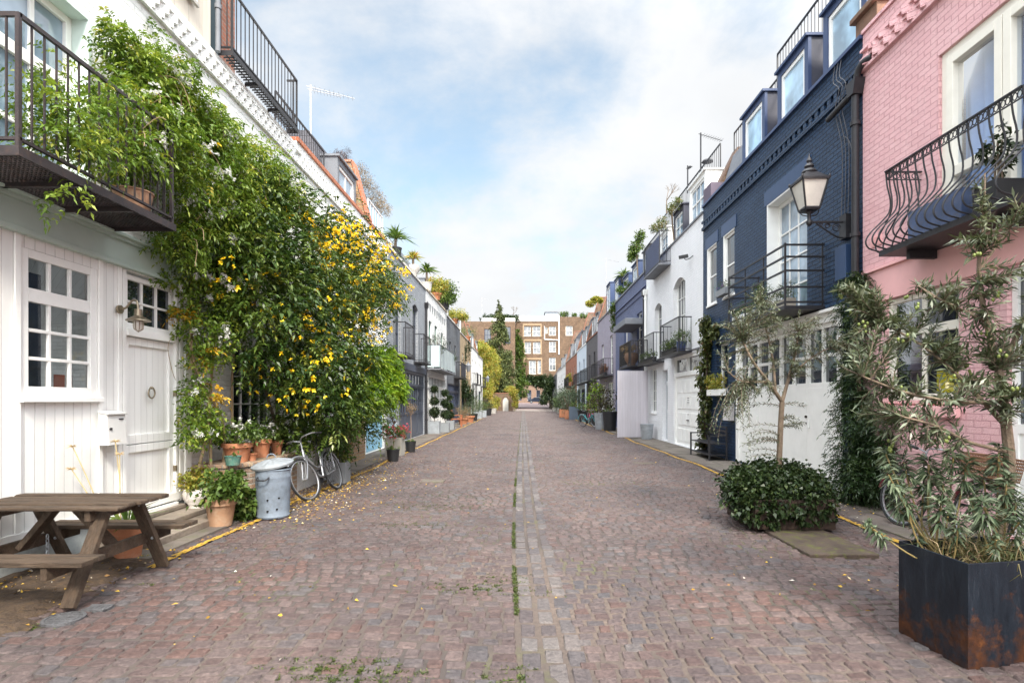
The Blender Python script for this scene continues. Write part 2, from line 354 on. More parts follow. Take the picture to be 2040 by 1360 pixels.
def garage(S, par, y0, y1, z0, z1, leaves=4, zl=1.5, m=None, rec=.08, nx=1, ny=2, glass=None, top=None, boards=True, name='garage_door', panels=1):
    """boarded leaves below zl, glazed above; optional top-light row from z=top"""
    mb = MB(); e = .002; y0 += e; y1 -= e; z1 -= e; r0, r1 = -rec-.05, -rec; gl = MB(); pn = MB()
    zt = top or z1
    if top:
        fb(mb, S, y0, y1, zt-.05, zt+.05, r0, r1+.03); fb(mb, S, y0, y1, z1-.05, z1, r0, r1)
        n = leaves*2; w = (y1-y0)/n
        for i in range(n+1):
            q = y0+w*i; fb(mb, S, max(y0, q-.025), min(y1, q+.025), zt+.05, z1-.05, r0, r1)
        gl.quad(S.p(y0, zt+.05, -rec-.03), S.p(y1, zt+.05, -rec-.03), S.p(y1, z1-.05, -rec-.03), S.p(y0, z1-.05, -rec-.03))
        zt -= .05
    w = (y1-y0)/leaves; st = .07
    for i in range(leaves):
        a = y0+w*i+.004; b = y0+w*(i+1)-.004
        fb(mb, S, a, a+st, z0+.02, zt, r0, r1); fb(mb, S, b-st, b, z0+.02, zt, r0, r1)
        fb(mb, S, a+st, b-st, z0+.02, z0+.02+st*1.5, r0, r1); fb(mb, S, a+st, b-st, zl-st*.7, zl+st*.7, r0, r1)
        if zl < zt-.2:
            fb(mb, S, a+st, b-st, zt-st, zt, r0, r1)
            A, B = a+st, b-st
            for k in range(1, nx):
                q = A+(B-A)*k/nx; fb(mb, S, q-.012, q+.012, zl+st*.7, zt-st, r0+.01, r1-.01)
            for k in range(1, ny):
                q = zl+st*.7+(zt-st-zl-st*.7)*k/ny; fb(mb, S, A, B, q-.012, q+.012, r0+.012, r1-.012)
            gl.quad(S.p(A, zl+st*.7, -rec-.03), S.p(B, zl+st*.7, -rec-.03), S.p(B, zt-st, -rec-.03), S.p(A, zt-st, -rec-.03))
        fb(mb, S, a+st, b-st, z0+.02+st*1.5, zl-st*.7, r0, r1-.018)
    o = mb.build(name, m or WHITE, par)
    if gl.v: gl.build('pane', glass or GLASS, o)
    return o
def balcony(S, par, y0, y1, z, proj, h=.95, style='bars', m=None, gap=.115, grate=0, d0=0, slab=.06, floor=None, ends=(1, 1)):
    m = m or IRON; fl = MB(); d1 = d0+proj
    if grate:
        fb(fl, S, y0, y1, z-.07, z, d1-.012, d1); fb(fl, S, y0, y0+.012, z-.07, z, d0, d1-.012); fb(fl, S, y1-.012, y1, z-.07, z, d0, d1-.012)
        n = int((y1-y0)/grate)
        for i in range(1, n): fb(fl, S, y0+(y1-y0)*i/n-.003, y0+(y1-y0)*i/n+.003, z-.03, z-.004, d0, d1-.012)
        n = max(3, int(proj/grate))
        for i in range(1, n): fb(fl, S, y0+.012, y1-.012, z-.031, z-.011, d0+proj*i/n-.004, d0+proj*i/n+.004)
        for q in (.33, .66): fb(fl, S, y0+(y1-y0)*q-.02, y0+(y1-y0)*q+.02, z-.075, z-.032, d0, d1-.012)
    else: fb(fl, S, y0, y1, z-slab, z, d0, d1)
    o = fl.build('balcony', floor or m, par)
    r = MB(); w = .012; dd = d1-.03; a, b = y0+.03, y1-.03
    def post(y, d, ww=.028): fb(r, S, y-ww/2, y+ww/2, z, z+h, d-ww/2, d+ww/2)
    post(a, dd); post(b, dd)
    if style == 'glass':
        n = max(2, int((b-a)/1.1))
        for i in range(1, n): post(a+(b-a)*i/n, dd)
        fb(r, S, a, b, z+h, z+h+.03, dd-.02, dd+.02)
        for y in (a, b): fb(r, S, y-.02, y+.02, z+h, z+h+.03, d0, dd-.02)
        g = MB(); fb(g, S, a+.02, b-.02, z+.06, z+h-.02, dd-.005, dd+.005)
        for y in (a, b): fb(g, S, y-.005, y+.005, z+.06, z+h-.02, d0+.02, dd-.02)
        g.build('glass_panel', paint('frosted_glass', (.42, .52, .54), .25, .1, 2, 0, spec=.6), o)
    else:
        rails = (h-.012,) if style == 'bars' else tuple(h*k for k in (.97, .78, .56, .30, .06))
        if style == 'bars': rails = (h-.012, .06)
        for q in rails:
            t = .016 if q > .5*h or style != 'bars' else .011
            fb(r, S, a, b, z+q-t, z+q+t, dd-.014, dd+.014)
            if ends[0]: fb(r, S, a-.012, a+.012, z+q-t, z+q+t, d0, dd-.014)
            if ends[1]: fb(r, S, b-.012, b+.012, z+q-t, z+q+t, d0, dd-.014)
        if style == 'bars':
            n = max(2, round((b-a)/gap))
            for i in range(1, n): y = a+(b-a)*i/n; fb(r, S, y-w/2, y+w/2, z+.07, z+h-.02, dd-w/2, dd+w/2)
            n = max(2, round((dd-d0)/gap))
            for k, y in enumerate((a, b)):
                if not ends[k]: continue
                for i in range(0, n): d = d0+.02+(dd-d0)*i/n; fb(r, S, y-w/2, y+w/2, z+.07, z+h-.02, d-w/2, d+w/2)
        else:
            for q in (.33, .66): post(a+(b-a)*q, dd, .02)
            for y in (a, b): post(y, d0+.03, .02)
    r.build('railing', m, o)
    return o
def railing(S, par, y0, y1, z, d, h=.9, gap=.12, m=None, ret=0):
    r = MB(); w = .013
    fb(r, S, y0, y1, z+h-.03, z+h, d-.018, d+.018); fb(r, S, y0, y1, z+.06, z+.08, d-.01, d+.01)
    n = max(2, round((y1-y0)/gap))
    for i in range(n+1):
        y = y0+(y1-y0)*i/n; ww = .03 if i in (0, n) else w
        fb(r, S, y-ww/2, y+ww/2, z, z+h-.03, d-ww/2, d+ww/2)
    for k in range(1, int(ret/gap)+1):
        for y in (y0, y1): fb(r, S, y-w/2, y+w/2, z, z+h-.03, d-k*gap-w/2, d-k*gap+w/2)
    if ret:
        for y in (y0, y1): fb(r, S, y-.012, y+.012, z+h-.028, z+h-.002, d-ret, d-.018)
    return r.build('railing', m or IRON, par)
def mansard(S, par, y0, y1, z0, d0, run, rise, m=None, top=True):
    mb = MB(); mb.prism([S.p(y0, z0, d0), S.p(y0, z0+rise, d0-run), S.p(y0, z0+rise, -6.9), S.p(y0, z0, -6.9)], (0, y1-y0, 0))
    return mb.build('roof', m or SLATE, par)
def dormer(S, par, y0, y1, z0, z1, d=-.15, deep=1.6, m=None, fm=None, glass=None, nx=1, ny=1, fw=.07, split=None):
    """parts: dormer (cheeks, roof, face) > window"""
    m = m or LEAD; mb = MB(); t = .13
    fb(mb, S, y0, y0+t, z0, z1, d-deep, d); fb(mb, S, y1-t, y1, z0, z1, d-deep, d)
    fb(mb, S, y0+t, y1-t, z0, z0+.09, d-deep, d-.002); fb(mb, S, y0+t, y1-t, z1-.14, z1, d-deep, d-.002)
    fb(mb, S, y0-.04, y1+.04, z1, z1+.05, d-deep-.1, d+.06)
    o = mb.build('dormer', m, par)
    S2 = Side(S.sg, S.w-d)
    w = window(S2, o, y0+t, y1-t, z0+.09, z1-.14, nx, ny, fm or WHITE, .03, fw, .022, None, None, glass or GLASSB)
    return o
def partywall(S, par, y, z0, d0, run, rise, m=None, cap=None, th=.3, back=2.5):
    mb = MB(); poly = [(d0, z0), (d0-run, z0+rise), (d0-run-back, z0+rise), (d0-run-back, z0-.2), (d0, z0-.2)]
    mb.prism([S.p(y, z, d) for d, z in poly], (0, th, 0)); o = mb.build('party_wall', m or STOCK, par)
    c = MB(); a, b, e = S.p(y+th/2, z0+.03, d0+.02), S.p(y+th/2, z0+rise+.03, d0-run), S.p(y+th/2, z0+rise+.03, d0-run-back)
    c.bar(a, b, th+.08, .06, up=(0, 0, 1)); c.bar(b, e, th+.08, .06); c.build('coping', cap or REDBRICK, o)
    return o
def downpipe(S, par, y, z0, z1, d=.06, r=.04, m=None, hopper=True):
    mb = MB(); mb.tube([S.p(y, z0, d), S.p(y, z1, d)], r, 10)
    z = z0+.6
    while z < z1: mb.tube([S.p(y, z, d), S.p(y, z+.06, d)], r*1.35, 10); z += 1.7
    if hopper: mb.prism([S.p(y-.07, z1-.02, .001), S.p(y+.07, z1-.02, .001), S.p(y+.13, z1+.2, .001), S.p(y-.13, z1+.2, .001)], (S.p(0, 0, .16)[0]-S.p(0, 0, 0)[0], 0, 0))
    return mb.build('downpipe', m or IRON, par, smooth=True)
def dogtooth(S, mb, y0, y1, z, h=.1, sp=.16, out=.07, stag=False):
    y = y0+(sp/2 if stag else 0)
    while y+sp < y1:
        a, b, c = S.p(y, z, .001), S.p(y+sp/2, z, out), S.p(y+sp, z, .001)
        mb.prism([a, b, c], (0, 0, h)); y += sp
def dentils(S, mb, y0, y1, z, h=.1, sp=.22, w=.1, out=.06):
    y = y0
    while y+w < y1: fb(mb, S, y, y+w, z, z+h, .001, out); y += sp
def wallband(S, par, y0, y1, z0, z1, d1, m, name='cornice', d0=.0005):
    mb = MB(); fb(mb, S, y0, y1, z0, z1, d0, d1); return mb.build(name, m, par)
# ------------------------------------------------------------ foliage
def unit(a): return a/np.maximum(np.linalg.norm(a, axis=-1, keepdims=True), 1e-9)
def leaves(pos, d, L, W, rng, fold=.25, droop=.2, up=None):
    n = len(pos); L = np.broadcast_to(L, (n,))[:, None]; W = np.broadcast_to(W, (n,))[:, None]
    ref = rng.normal(size=(n, 3))*.6 + np.array((0, 0, 1.0)) if up is None else up
    s = unit(np.cross(d, ref)); nrm = np.cross(s, d)
    V = np.empty((n, 4, 3)); V[:, 0] = pos
    V[:, 1] = pos+d*L*.42+s*W*.5+nrm*W*fold; V[:, 3] = pos+d*L*.42-s*W*.5+nrm*W*fold
    V[:, 2] = pos+d*L; V[:, 2, 2] -= (droop*L)[:, 0]
    return V.reshape(-1, 3)
def fronds(pos, d, L, rng, pairs=4, ll=.05, lw=.022, droop=.5):
    """pinnate leaves: pairs of leaflets and an end one along a drooping rachis"""
    n = len(pos); ref = rng.normal(size=(n, 3))*.35+np.array((0, 0, 1.0)); s = unit(np.cross(d, ref)); out = []
    L = np.broadcast_to(L, (n,))
    for k in range(pairs+1):
        t = (k+.6)/(pairs+.6); q = pos+d*(L*t)[:, None]; q[:, 2] -= droop*L*t*t
        dk = unit(d+np.array((0, 0, -1.0))*(droop*2*t))
        if k == pairs: out.append(leaves(q, dk, ll*1.2, lw, rng)); break
        for sg in (-1, 1): out.append(leaves(q, unit(dk*.55+s*sg*.9), ll*(1.05-.35*abs(t-.5)), lw, rng, droop=.12))
    m = 2*pairs+1
    V = np.concatenate([o.reshape(n, 4, 3) for o in out]).reshape(m, n, 4, 3)
    return V.reshape(-1, 3), m
def blobpts(blobs, n, rng, shell=.55, clump=14, spread=.16):
    """points clustered in clumps, biased to the shells of ellipsoids (c, r)"""
    w = np.array([b[1][0]*b[1][1]*b[1][2] for b in blobs])**.67; w /= w.sum()
    nc = max(1, n//clump); bi = rng.choice(len(blobs), nc, p=w); c = np.array([b[0] for b in blobs], float)[bi]; r = np.array([b[1] for b in blobs], float)[bi]
    u = unit(rng.normal(size=(nc, 3))); rad = shell+(1-shell)*rng.random(nc)**.6
    rad = np.where(rng.random(nc) < .18, rng.random(nc), rad)[:, None]
    cp = c+u*r*rad*(1+.12*rng.normal(size=(nc, 1)))
    idx = np.repeat(np.arange(nc), clump)[:n] if nc*clump >= n else np.arange(nc).repeat(clump)
    rr = r[idx].mean(axis=1, keepdims=True)
    p = cp[idx]+rng.normal(size=(len(idx), 3))*np.minimum(spread*rr, .12)
    o = unit(unit(u[idx]/np.maximum(r[idx], 1e-3))+rng.normal(size=(len(idx), 3))*.55)
    return p, o, rng.random(nc)[idx]
def rndmix(cl, rng, a=.5): return np.clip(a*cl+(1-a)*rng.random(len(cl)), 0, 1)
def crown(name, blobs, n, L, W, m, parent, seed, shell=.55, clump=14, out=.5, droop=.25, spread=.16, **k):
    rng = np.random.default_rng(seed); p, o, cl = blobpts(blobs, n, rng, shell, clump, spread)
    d = unit(o*out+rng.normal(size=p.shape)*(1-out)+np.array((0, 0, .1)))
    return npmesh(name, leaves(p, d, L*rng.uniform(.7, 1.25, len(p)), W*rng.uniform(.8, 1.2, len(p)), rng, droop=droop), m, parent, rnd=rndmix(cl, rng), **k)
def frondcrown(name, blobs, n, L, m, parent, seed, pairs=4, ll=.055, lw=.024, shell=.6, clump=6, droop=.5, spread=.16, out=.6):
    rng = np.random.default_rng(seed); p, o, cl = blobpts(blobs, n, rng, shell, clump, spread)
    d = unit(o*out+rng.normal(size=p.shape)*(1-out)+np.array((0, 0, .15)))
    V, m_ = fronds(p, d, L*rng.uniform(.7, 1.2, len(p)), rng, pairs, ll, lw, droop)
    return npmesh(name, V, m, parent, rnd=np.tile(rndmix(cl, rng, .7), m_))
def flowers(name, blobs, n, size, m, parent, seed, petals=5, shell=.9, clump=4, spread=.12, face=None):
    rng = np.random.default_rng(seed); p, o, cl = blobpts(blobs, n, rng, shell, clump, spread); out = []
    a = unit(np.cross(o, rng.normal(size=o.shape))); b = np.cross(o, a)
    for k in range(petals):
        t = 2*math.pi*k/petals; d = unit(a*math.cos(t)+b*math.sin(t)+o*.5); out.append(leaves(p, d, size, size*.8, rng, droop=.1))
    V = np.concatenate(out); return npmesh(name, V, m, parent, rnd=np.tile(rng.random(len(p)), petals))
def twigs(skel, attr, rng, r0=.006, sag=.15, n=5):
    """thin curved twigs from the nearest limb point to each attractor; returns polylines"""
    pts = np.array([p for l in skel for p in l]); out = []
    for a in attr:
        dd = np.linalg.norm(pts-a, axis=1)+.25*np.maximum(0, pts[:, 2]-a[2]); b = pts[np.argmin(dd)]
        mid = (a+b)/2+rng.normal(size=3)*.06*np.linalg.norm(a-b)+np.array((0, 0, .15*np.linalg.norm(a-b)))
        t = np.linspace(0, 1, n)[:, None]; pl = (1-t)**2*b+2*t*(1-t)*mid+t*t*a; pl[:, 2] -= sag*(t[:, 0]**3)*np.linalg.norm(a-b)
        out.append(pl)
    return out
def dense(l, step=.06):
    o = []
    for a, b in zip(l[:-1], l[1:]):
        a = np.array(a, float); b = np.array(b, float); k = max(1, int(np.linalg.norm(b-a)/step)); o += [a+(b-a)*i/k for i in range(k)]
    o.append(np.array(l[-1], float)); return o
def smoothline(pts, n=4):
    pts = [np.array(p, float) for p in pts]; out = []
    for i in range(len(pts)-1):
        p0 = pts[max(i-1, 0)]; p1 = pts[i]; p2 = pts[i+1]; p3 = pts[min(i+2, len(pts)-1)]
        for k in range(n):
            t = k/n; out.append(.5*((2*p1)+(-p0+p2)*t+(2*p0-5*p1+4*p2-p3)*t*t+(-p0+3*p1-3*p2+p3)*t**3))
    out.append(pts[-1]); return out
def twigtree(par, limbs, blobs, ntw, m, seed, L=.06, W=.012, per=20, bark=None, frac=.35, sag=.15, droop=.15, twr=.004, angle=.8):
    """limbs: list of (polyline, r0, r1); attractors sampled in blobs; narrow leaves along the twigs"""
    rng = np.random.default_rng(seed); mb = MB(); sk = []
    for l, a, b in limbs:
        q = smoothline(l, 4); mb.tube(q, [a+(b-a)*i/(len(q)-1) for i in range(len(q))], 8); sk.append(dense(q[len(q)//3:]))
    p, o, cl = blobpts(blobs, ntw, rng, .35, 1, .05)
    tw = twigs(sk, p, rng, sag=sag)
    for t in tw: mb.tube(t, [twr*1.6, twr*1.4, twr*1.1, twr*.8, twr*.5], 4, cap=False)
    mb.build('trunk', bark or BARK, par, smooth=True); lm_ = []
    pos = []; di = []; rn = []
    for t, c in zip(tw, cl):
        ln = np.linalg.norm(np.diff(t, axis=0), axis=1).sum(); k = max(5, int(per*min(1, ln/.35)))
        u = np.clip(np.repeat(np.linspace(frac, 1, (k+1)//2), 2)[:k]+rng.normal(size=k)*.012, 0, 1); f = u*(len(t)-1); i = np.minimum(f.astype(int), len(t)-2); w = (f-i)[:, None]
        q = t[i]*(1-w)+t[i+1]*w; td = unit(t[i+1]-t[i]); e1 = unit(np.cross(td, np.array((.3, .2, 1.0)))); e2 = np.cross(td, e1)      # opposite pairs, each pair turned a quarter from the last
        th = rng.uniform(0, 3)+np.pi*(np.arange(k) % 2)+np.pi/2*(np.arange(k)//2)+rng.normal(size=k)*.35; s = e1*np.cos(th)[:, None]+e2*np.sin(th)[:, None]
        pos.append(q); di.append(unit(td*.75+s*angle)); rn.append(np.clip(.5*c+.5*rng.random(k), 0, 1))
    pos = np.concatenate(pos); di = np.concatenate(di); rn = np.concatenate(rn)
    return npmesh('crown', leaves(pos, di, L*rng.uniform(.65, 1.2, len(pos)), W*rng.uniform(.8, 1.3, len(pos)), rng, droop=droop), m, par, rnd=rn)
LG_J = leafmat('jasmine_leaf', [(0, (.05, .10, .014)), (.45, (.13, .22, .03)), (.8, (.26, .34, .05)), (.93, (.40, .40, .07)), (1, (.48, .36, .06))], trans=.35)
LG_K = leafmat('dark_pinnate_leaf', [(0, (.014, .034, .008)), (.45, (.044, .088, .017)), (.8, (.12, .17, .03)), (1, (.25, .26, .05))], .35, .2)
LG_M = leafmat('bright_wisteria_leaf', [(0, (.05, .11, .012)), (.45, (.16, .29, .022)), (1, (.42, .52, .045))], trans=.4)
LG_I = leafmat('ivy_leaf', [(0, (.010, .022, .008)), (.6, (.026, .046, .014)), (.9, (.06, .085, .028)), (1, (.11, .135, .05))], .38, .12)
LG_O = leafmat('olive_leaf', [(0, (.028, .040, .018)), (.4, (.070, .090, .045)), (.75, (.15, .175, .108)), (1, (.30, .32, .24))], .36, .15, spec=.5)
LG_G = leafmat('garden_leaf', [(0, (.035, .07, .015)), (.6, (.09, .15, .03)), (1, (.20, .25, .06))], trans=.3)
LG_A = leafmat('autumn_leaf', [(0, (.13, .18, .03)), (.4, (.27, .29, .05)), (.7, (.42, .36, .07)), (.9, (.44, .25, .06)), (1, (.38, .13, .04))], trans=.35)
LG_D = leafmat('dry_leaf', [(0, (.14, .10, .06)), (.6, (.26, .18, .10)), (1, (.36, .28, .17))], .7, .2)
LG_E = leafmat('grey_green_leaf', [(0, (.032, .055, .028)), (.6, (.09, .125, .07)), (1, (.20, .235, .15))], .45, .15)
PW = leafmat('white_petal', [(0, (.7, .7, .66)), (1, (.85, .85, .82))], .5, .3, (1, 1, 1))
PY = leafmat('yellow_petal', [(0, (.86, .52, .012)), (1, (.93, .74, .035))], .5, .3, (1, .9, .5))
PR = leafmat('red_petal', [(0, (.50, .03, .06)), (1, (.62, .12, .16))], .5, .25, (1, .6, .6))
# ------------------------------------------------------------ ground
def gz(x, y):
    x = np.asarray(x, float); y = np.asarray(y, float)
    return -.05*np.exp(-((x-.12)/1.3)**2)+.010*np.sin(x*1.7+y*.9)+.009*np.sin(y*1.3-x*.6)+.006*np.sin(x*3.1-y*2.3)-.012
def xc(y): return .06+.15*np.exp(-np.maximum(0, (np.asarray(y, float)-3))/2.8)
def settmat():
    m, nt, b, o = _new('granite_setts'); L = nt.links.new
    a = nd(nt, 'ShaderNodeAttribute', attribute_name='rnd'); tc = nd(nt, 'ShaderNodeTexCoord')
    r = ramp(nt, [(0, (.108, .070, .063)), (.12, (.082, .062, .061)), (.28, (.106, .078, .075)), (.45, (.085, .070, .071)), (.6, (.120, .094, .091)), (.75, (.094, .079, .080)), (.85, (.082, .078, .084)), (.93, (.125, .116, .115)), (1, (.155, .15, .147))])
    L(a.outputs['Fac'], r.inputs[0])
    n = nd(nt, 'ShaderNodeTexNoise', Scale=38, Detail=6, Roughness=.7); L(tc.outputs['Object'], n.inputs['Vector'])
    n1 = nd(nt, 'ShaderNodeTexNoise', Scale=.8, Detail=5, Roughness=.6); L(tc.outputs['Object'], n1.inputs['Vector'])
    r2 = ramp(nt, [(.28, (.42, .42, .44)), (.72, (1.42, 1.40, 1.38))]); L(n.outputs['Fac'], r2.inputs[0])
    r3 = ramp(nt, [(.28, (.70, .69, .70)), (.72, (1.24, 1.15, 1.07))]); L(n1.outputs['Fac'], r3.inputs[0])
    c = mixc(nt, 1.0, r.outputs[0], r2.outputs[0], 'MULTIPLY'); c = mixc(nt, 1.0, c, r3.outputs[0], 'MULTIPLY')
    L(c, b.inputs['Base Color']); b.inputs['Roughness'].default_value = .55; b.inputs['Specular IOR Level'].default_value = .32
    bp = nd(nt, 'ShaderNodeBump', Strength=.8, Distance=.014); L(n.outputs['Fac'], bp.inputs['Height']); L(bp.outputs[0], b.inputs['Normal'])
    return m
def mortarmat():
    m, nt, b, o = _new('sandy_mortar'); L = nt.links.new
    tc = nd(nt, 'ShaderNodeTexCoord')
    n = nd(nt, 'ShaderNodeTexNoise', Scale=25, Detail=8, Roughness=.75); L(tc.outputs['Object'], n.inputs['Vector'])
    n1 = nd(nt, 'ShaderNodeTexNoise', Scale=.55, Detail=8, Roughness=.72); L(tc.outputs['Object'], n1.inputs['Vector'])
    r = ramp(nt, [(.3, (.055, .042, .036)), (.7, (.165, .125, .10))]); L(n.outputs['Fac'], r.inputs[0])
    mr = nd(nt, 'ShaderNodeMapRange'); L(n1.outputs['Fac'], mr.inputs[0]); mr.inputs[1].default_value = .54; mr.inputs[2].default_value = .68; mr.inputs[4].default_value = .8
    n4 = nd(nt, 'ShaderNodeTexNoise', Scale=.35, Detail=4); L(tc.outputs['Object'], n4.inputs['Vector'])
    m4 = nd(nt, 'ShaderNodeMapRange'); L(n4.outputs['Fac'], m4.inputs[0]); m4.inputs[1].default_value = .42; m4.inputs[2].default_value = .6
    c = mixc(nt, m4.outputs[0], (.055, .045, .041), r.outputs[0])
    c = mixc(nt, mr.outputs[0], c, (.085, .10, .03)); L(c, b.inputs['Base Color']); b.inputs['Roughness'].default_value = .95
    bp = nd(nt, 'ShaderNodeBump', Strength=.8, Distance=.01); L(n.outputs['Fac'], bp.inputs['Height']); L(bp.outputs[0], b.inputs['Normal'])
    return m
SETT = settmat(); MORT = mortarmat()
def stones(rects, rng, hi=True, h=.007):
    """rects: (x0,x1,y0,y1) arrays -> pillow topped stones"""
    A = np.array(rects); n = len(A); x0, x1, y0, y1 = A.T; cx = (x0+x1)/2; cy = (y0+y1)/2
    base = gz(cx, cy); tilt = rng.normal(size=(n, 2))*.006; hh = h+rng.normal(size=n)*.0025
    if hi:
        us = np.array([0, .11, .89, 1.0]); grid = [(u, v) for v in us for u in us]; nv = 16
        fc = [(r*4+c, r*4+c+1, r*4+c+5, r*4+c+4) for r in range(3) for c in range(3)]
        top = np.array([1 if (0 < i % 4 < 3 and 0 < i//4 < 3) else 0 for i in range(16)])
        cor = {0: (.09, .1), 3: (-.09, .1), 12: (.09, -.1), 15: (-.09, -.1)}
    else:
        grid = [(0, 0), (1, 0), (1, 1), (0, 1), (.13, .13), (.87, .13), (.87, .87), (.13, .87)]; nv = 8
        fc = [(0, 1, 5, 4), (1, 2, 6, 5), (2, 3, 7, 6), (3, 0, 4, 7), (4, 5, 6, 7)]; top = np.array([0]*4+[1]*4); cor = {}
    V = np.empty((n, nv, 3)); jx = rng.normal(size=(n, 4))*.0032; jy = rng.normal(size=(n, 4))*.0030
    for i, (u, v) in enumerate(grid):
        a, b = cor.get(i, (0, 0)); u += a; v += b
        wx = (jx[:, 0]*(1-u)*(1-v)+jx[:, 1]*u*(1-v)+jx[:, 2]*u*v+jx[:, 3]*(1-u)*v)
        wy = (jy[:, 0]*(1-u)*(1-v)+jy[:, 1]*u*(1-v)+jy[:, 2]*u*v+jy[:, 3]*(1-u)*v)
        V[:, i, 0] = x0+(x1-x0)*u+wx; V[:, i, 1] = y0+(y1-y0)*v+wy
        V[:, i, 2] = base+np.where(top[i], hh+tilt[:, 0]*(u-.5)+tilt[:, 1]*(v-.5)+rng.normal(size=n)*.0012, -.022)
    F = (np.array(fc)[None]+nv*np.arange(n)[:, None, None]).reshape(-1, 4)
    return V.reshape(-1, 3), F, np.repeat(0, 0)
def build_setts():
    rng = np.random.default_rng(5)
    def rows(ya, yb, xl, xr, hh, sw, hi=True):
        out = []; y = ya
        while y < yb:
            h = hh*rng.uniform(.86, 1.14); g = rng.uniform(.006, .013) if hi else .010; c = float(xc(y))
            bow = lambda x: .022*math.sin(x*.9+.3)+.004*math.sin(x*2.3+y)
            for a, b in ((xl+rng.uniform(-.02, .1), c-.215), (c+.215, xr)):
                x = a+rng.uniform(-.1, .0)
                while x < b-.03:
                    w = sw*rng.uniform(.72, 1.3); e = min(x+w, b-.004)
                    if b-e < .07: e = b-.004
                    yy = y+bow((x+e)/2)+rng.normal()*.003; out.append((x+g/2, e-g/2, yy+g/2, yy+h-g/2)); x = e
            y += h
        return out
    def chan(ya, yb):
        out = []
        for k in range(3):
            y = ya+rng.uniform(0, .2)
            while y < yb:
                l = rng.uniform(.17, .30); c = float(xc(y+l/2)); a = c-.21+k*.14; g = rng.uniform(.012, .024); out.append((a+g/2, a+.14-g/2, y+g/2, y+l-g/2)); y += l
        return out
    for nm, ya, yb, hi in (('near', 2.1, 24, True), ('far', 24, 78, False)):
        a = rows(ya, yb, -3.75 if hi else -3.5, 4.2, .108, .124, hi); b = chan(ya, yb)
        V, F, _ = stones(a+b, rng, hi); k = 9 if hi else 5
        cl = np.clip(rng.random(len(a))*.9, 0, 1); px = np.array(a)
        cl = np.where((px[:, 0] > .3) & (rng.random(len(a)) < .25), .45+.4*rng.random(len(a)), cl)
        pt = (px[:, 0] > 1.2) & (px[:, 1] < 2.6) & (px[:, 2] > 3.75) & (px[:, 2] < 4.35); cl = np.where(pt, .04*rng.random(len(a))+.6*(rng.random(len(a)) < .4), cl)
        pt = (px[:, 0] > -3) & (px[:, 1] < -1.9) & (px[:, 2] > 3.2) & (px[:, 2] < 5.2); cl = np.where(pt & (rng.random(len(a)) < .6), .06*rng.random(len(a)), cl)
        cl = np.concatenate([cl, np.clip(.77+.19*rng.random(len(b)), 0, 1)])
        npmesh('cobbled_road', V, SETT, None, rnd=np.repeat(cl, k), smooth=hi, F=F, kind='structure').data.polygons.foreach_set('use_smooth', np.tile(np.array([1, 1, 1, 1, 0, 1, 1, 1, 1] if hi else [0]*5, bool), len(V)//(16 if hi else 8)))
    # bed of mortar between the stones
    xs = np.linspace(-4.5, 5.3, 60); ys = np.concatenate([np.linspace(-3, 24, 110), np.linspace(24.5, 112, 60)])
    X, Y = np.meshgrid(xs, ys); Z = gz(X, Y)-.003+rng.normal(size=X.shape)*.0015
    V = np.stack([X, Y, Z], -1).reshape(-1, 3); nx = len(xs)
    F = np.array([(j*nx+i, j*nx+i+1, (j+1)*nx+i+1, (j+1)*nx+i) for j in range(len(ys)-1) for i in range(nx-1)])
    npmesh('road_bed', V, MORT, None, smooth=True, F=F, kind='structure')
build_setts()
gm = paint('town_ground', (.09, .085, .08), .9, .2, .3, .1, 10)
MB().quad((-1500, -1500, -.16), (1500, -1500, -.16), (1500, 1500, -.16), (-1500, 1500, -.16)).build('ground', gm, kind='structure')
far = brick('far_setts', (.16, .12, .125), (.20, .14, .135), (.22, .19, .17), .3, .7, .17, .14, .012)
def ramp_road():
    mb = MB(); pr = [(77.5, -.01), (104, .02), (112, .25), (122, .80), (150, .82)]
    for (a, za), (b, zb) in zip(pr[:-1], pr[1:]): mb.quad((-4.5 if a < 100 else -12, a, za), (5.3 if a < 100 else 16, a, za), (5.3 if b < 100 else 16, b, zb), (-4.5 if b < 100 else -12, b, zb))
    mb.build('road', far, kind='structure')
ramp_road()
# strips of flagstones along the house fronts
FLAG = brick('flagstones', (.22, .19, .165), (.16, .14, .125), (.07, .075, .035), .5, .85, .75, .5, .014, .3, stain=(.09, .10, .035), samt=.55)
FLG = FLAG
def flags(xa, xb, ya, yb, rng, z=.004):
    mb = MB(); y = ya
    while y < yb:
        l = min(rng.uniform(.55, 1.0), yb-y); s = rng.uniform(.4, .6); xm = xa+(xb-xa)*s
        for a, b in ((xa, xm), (xm, xb)): mb.box(a+.006, b-.006, y+.006, y+l-.006, -.06, z+rng.uniform(-.006, .008))
        y += l
    return mb
flagm = paint('flagstone', (.125, .105, .09), .85, .35, 1.6, .4, 45, dirt=(.085, .10, .035), damt=.6)
_r = random.Random(4)
flags(4.17, 5.17, 8.3, 78, _r).build('pavement', flagm, kind='structure')
flags(-4.35, -3.52, 5.2, 78, _r).build('pavement', flagm, kind='structure')
flags(4.17, 5.17, -3, 8.3, _r).build('pavement', flagm, kind='structure')
soilm = paint('litter_soil', (.055, .037, .025), .95, .5, 9, .9, 45, dirt=(.11, .07, .035), damt=.8)
sg = MB(); rg = np.random.default_rng(2)
xs = np.linspace(-4.35, -3.25, 14); ys = np.linspace(-2, 5.2, 90)
hgt = {(i, j): (.014+.016*rg.random())-max(0, xs[i]+3.62+.10*math.sin(ys[j]*3)+.07*rg.normal())*.16 for i in range(14) for j in range(90)}
for i in range(13):
    for j in range(89): sg.quad(*[(xs[a], ys[b], hgt[(a, b)]) for a, b in ((i, j), (i+1, j), (i+1, j+1), (i, j+1))])
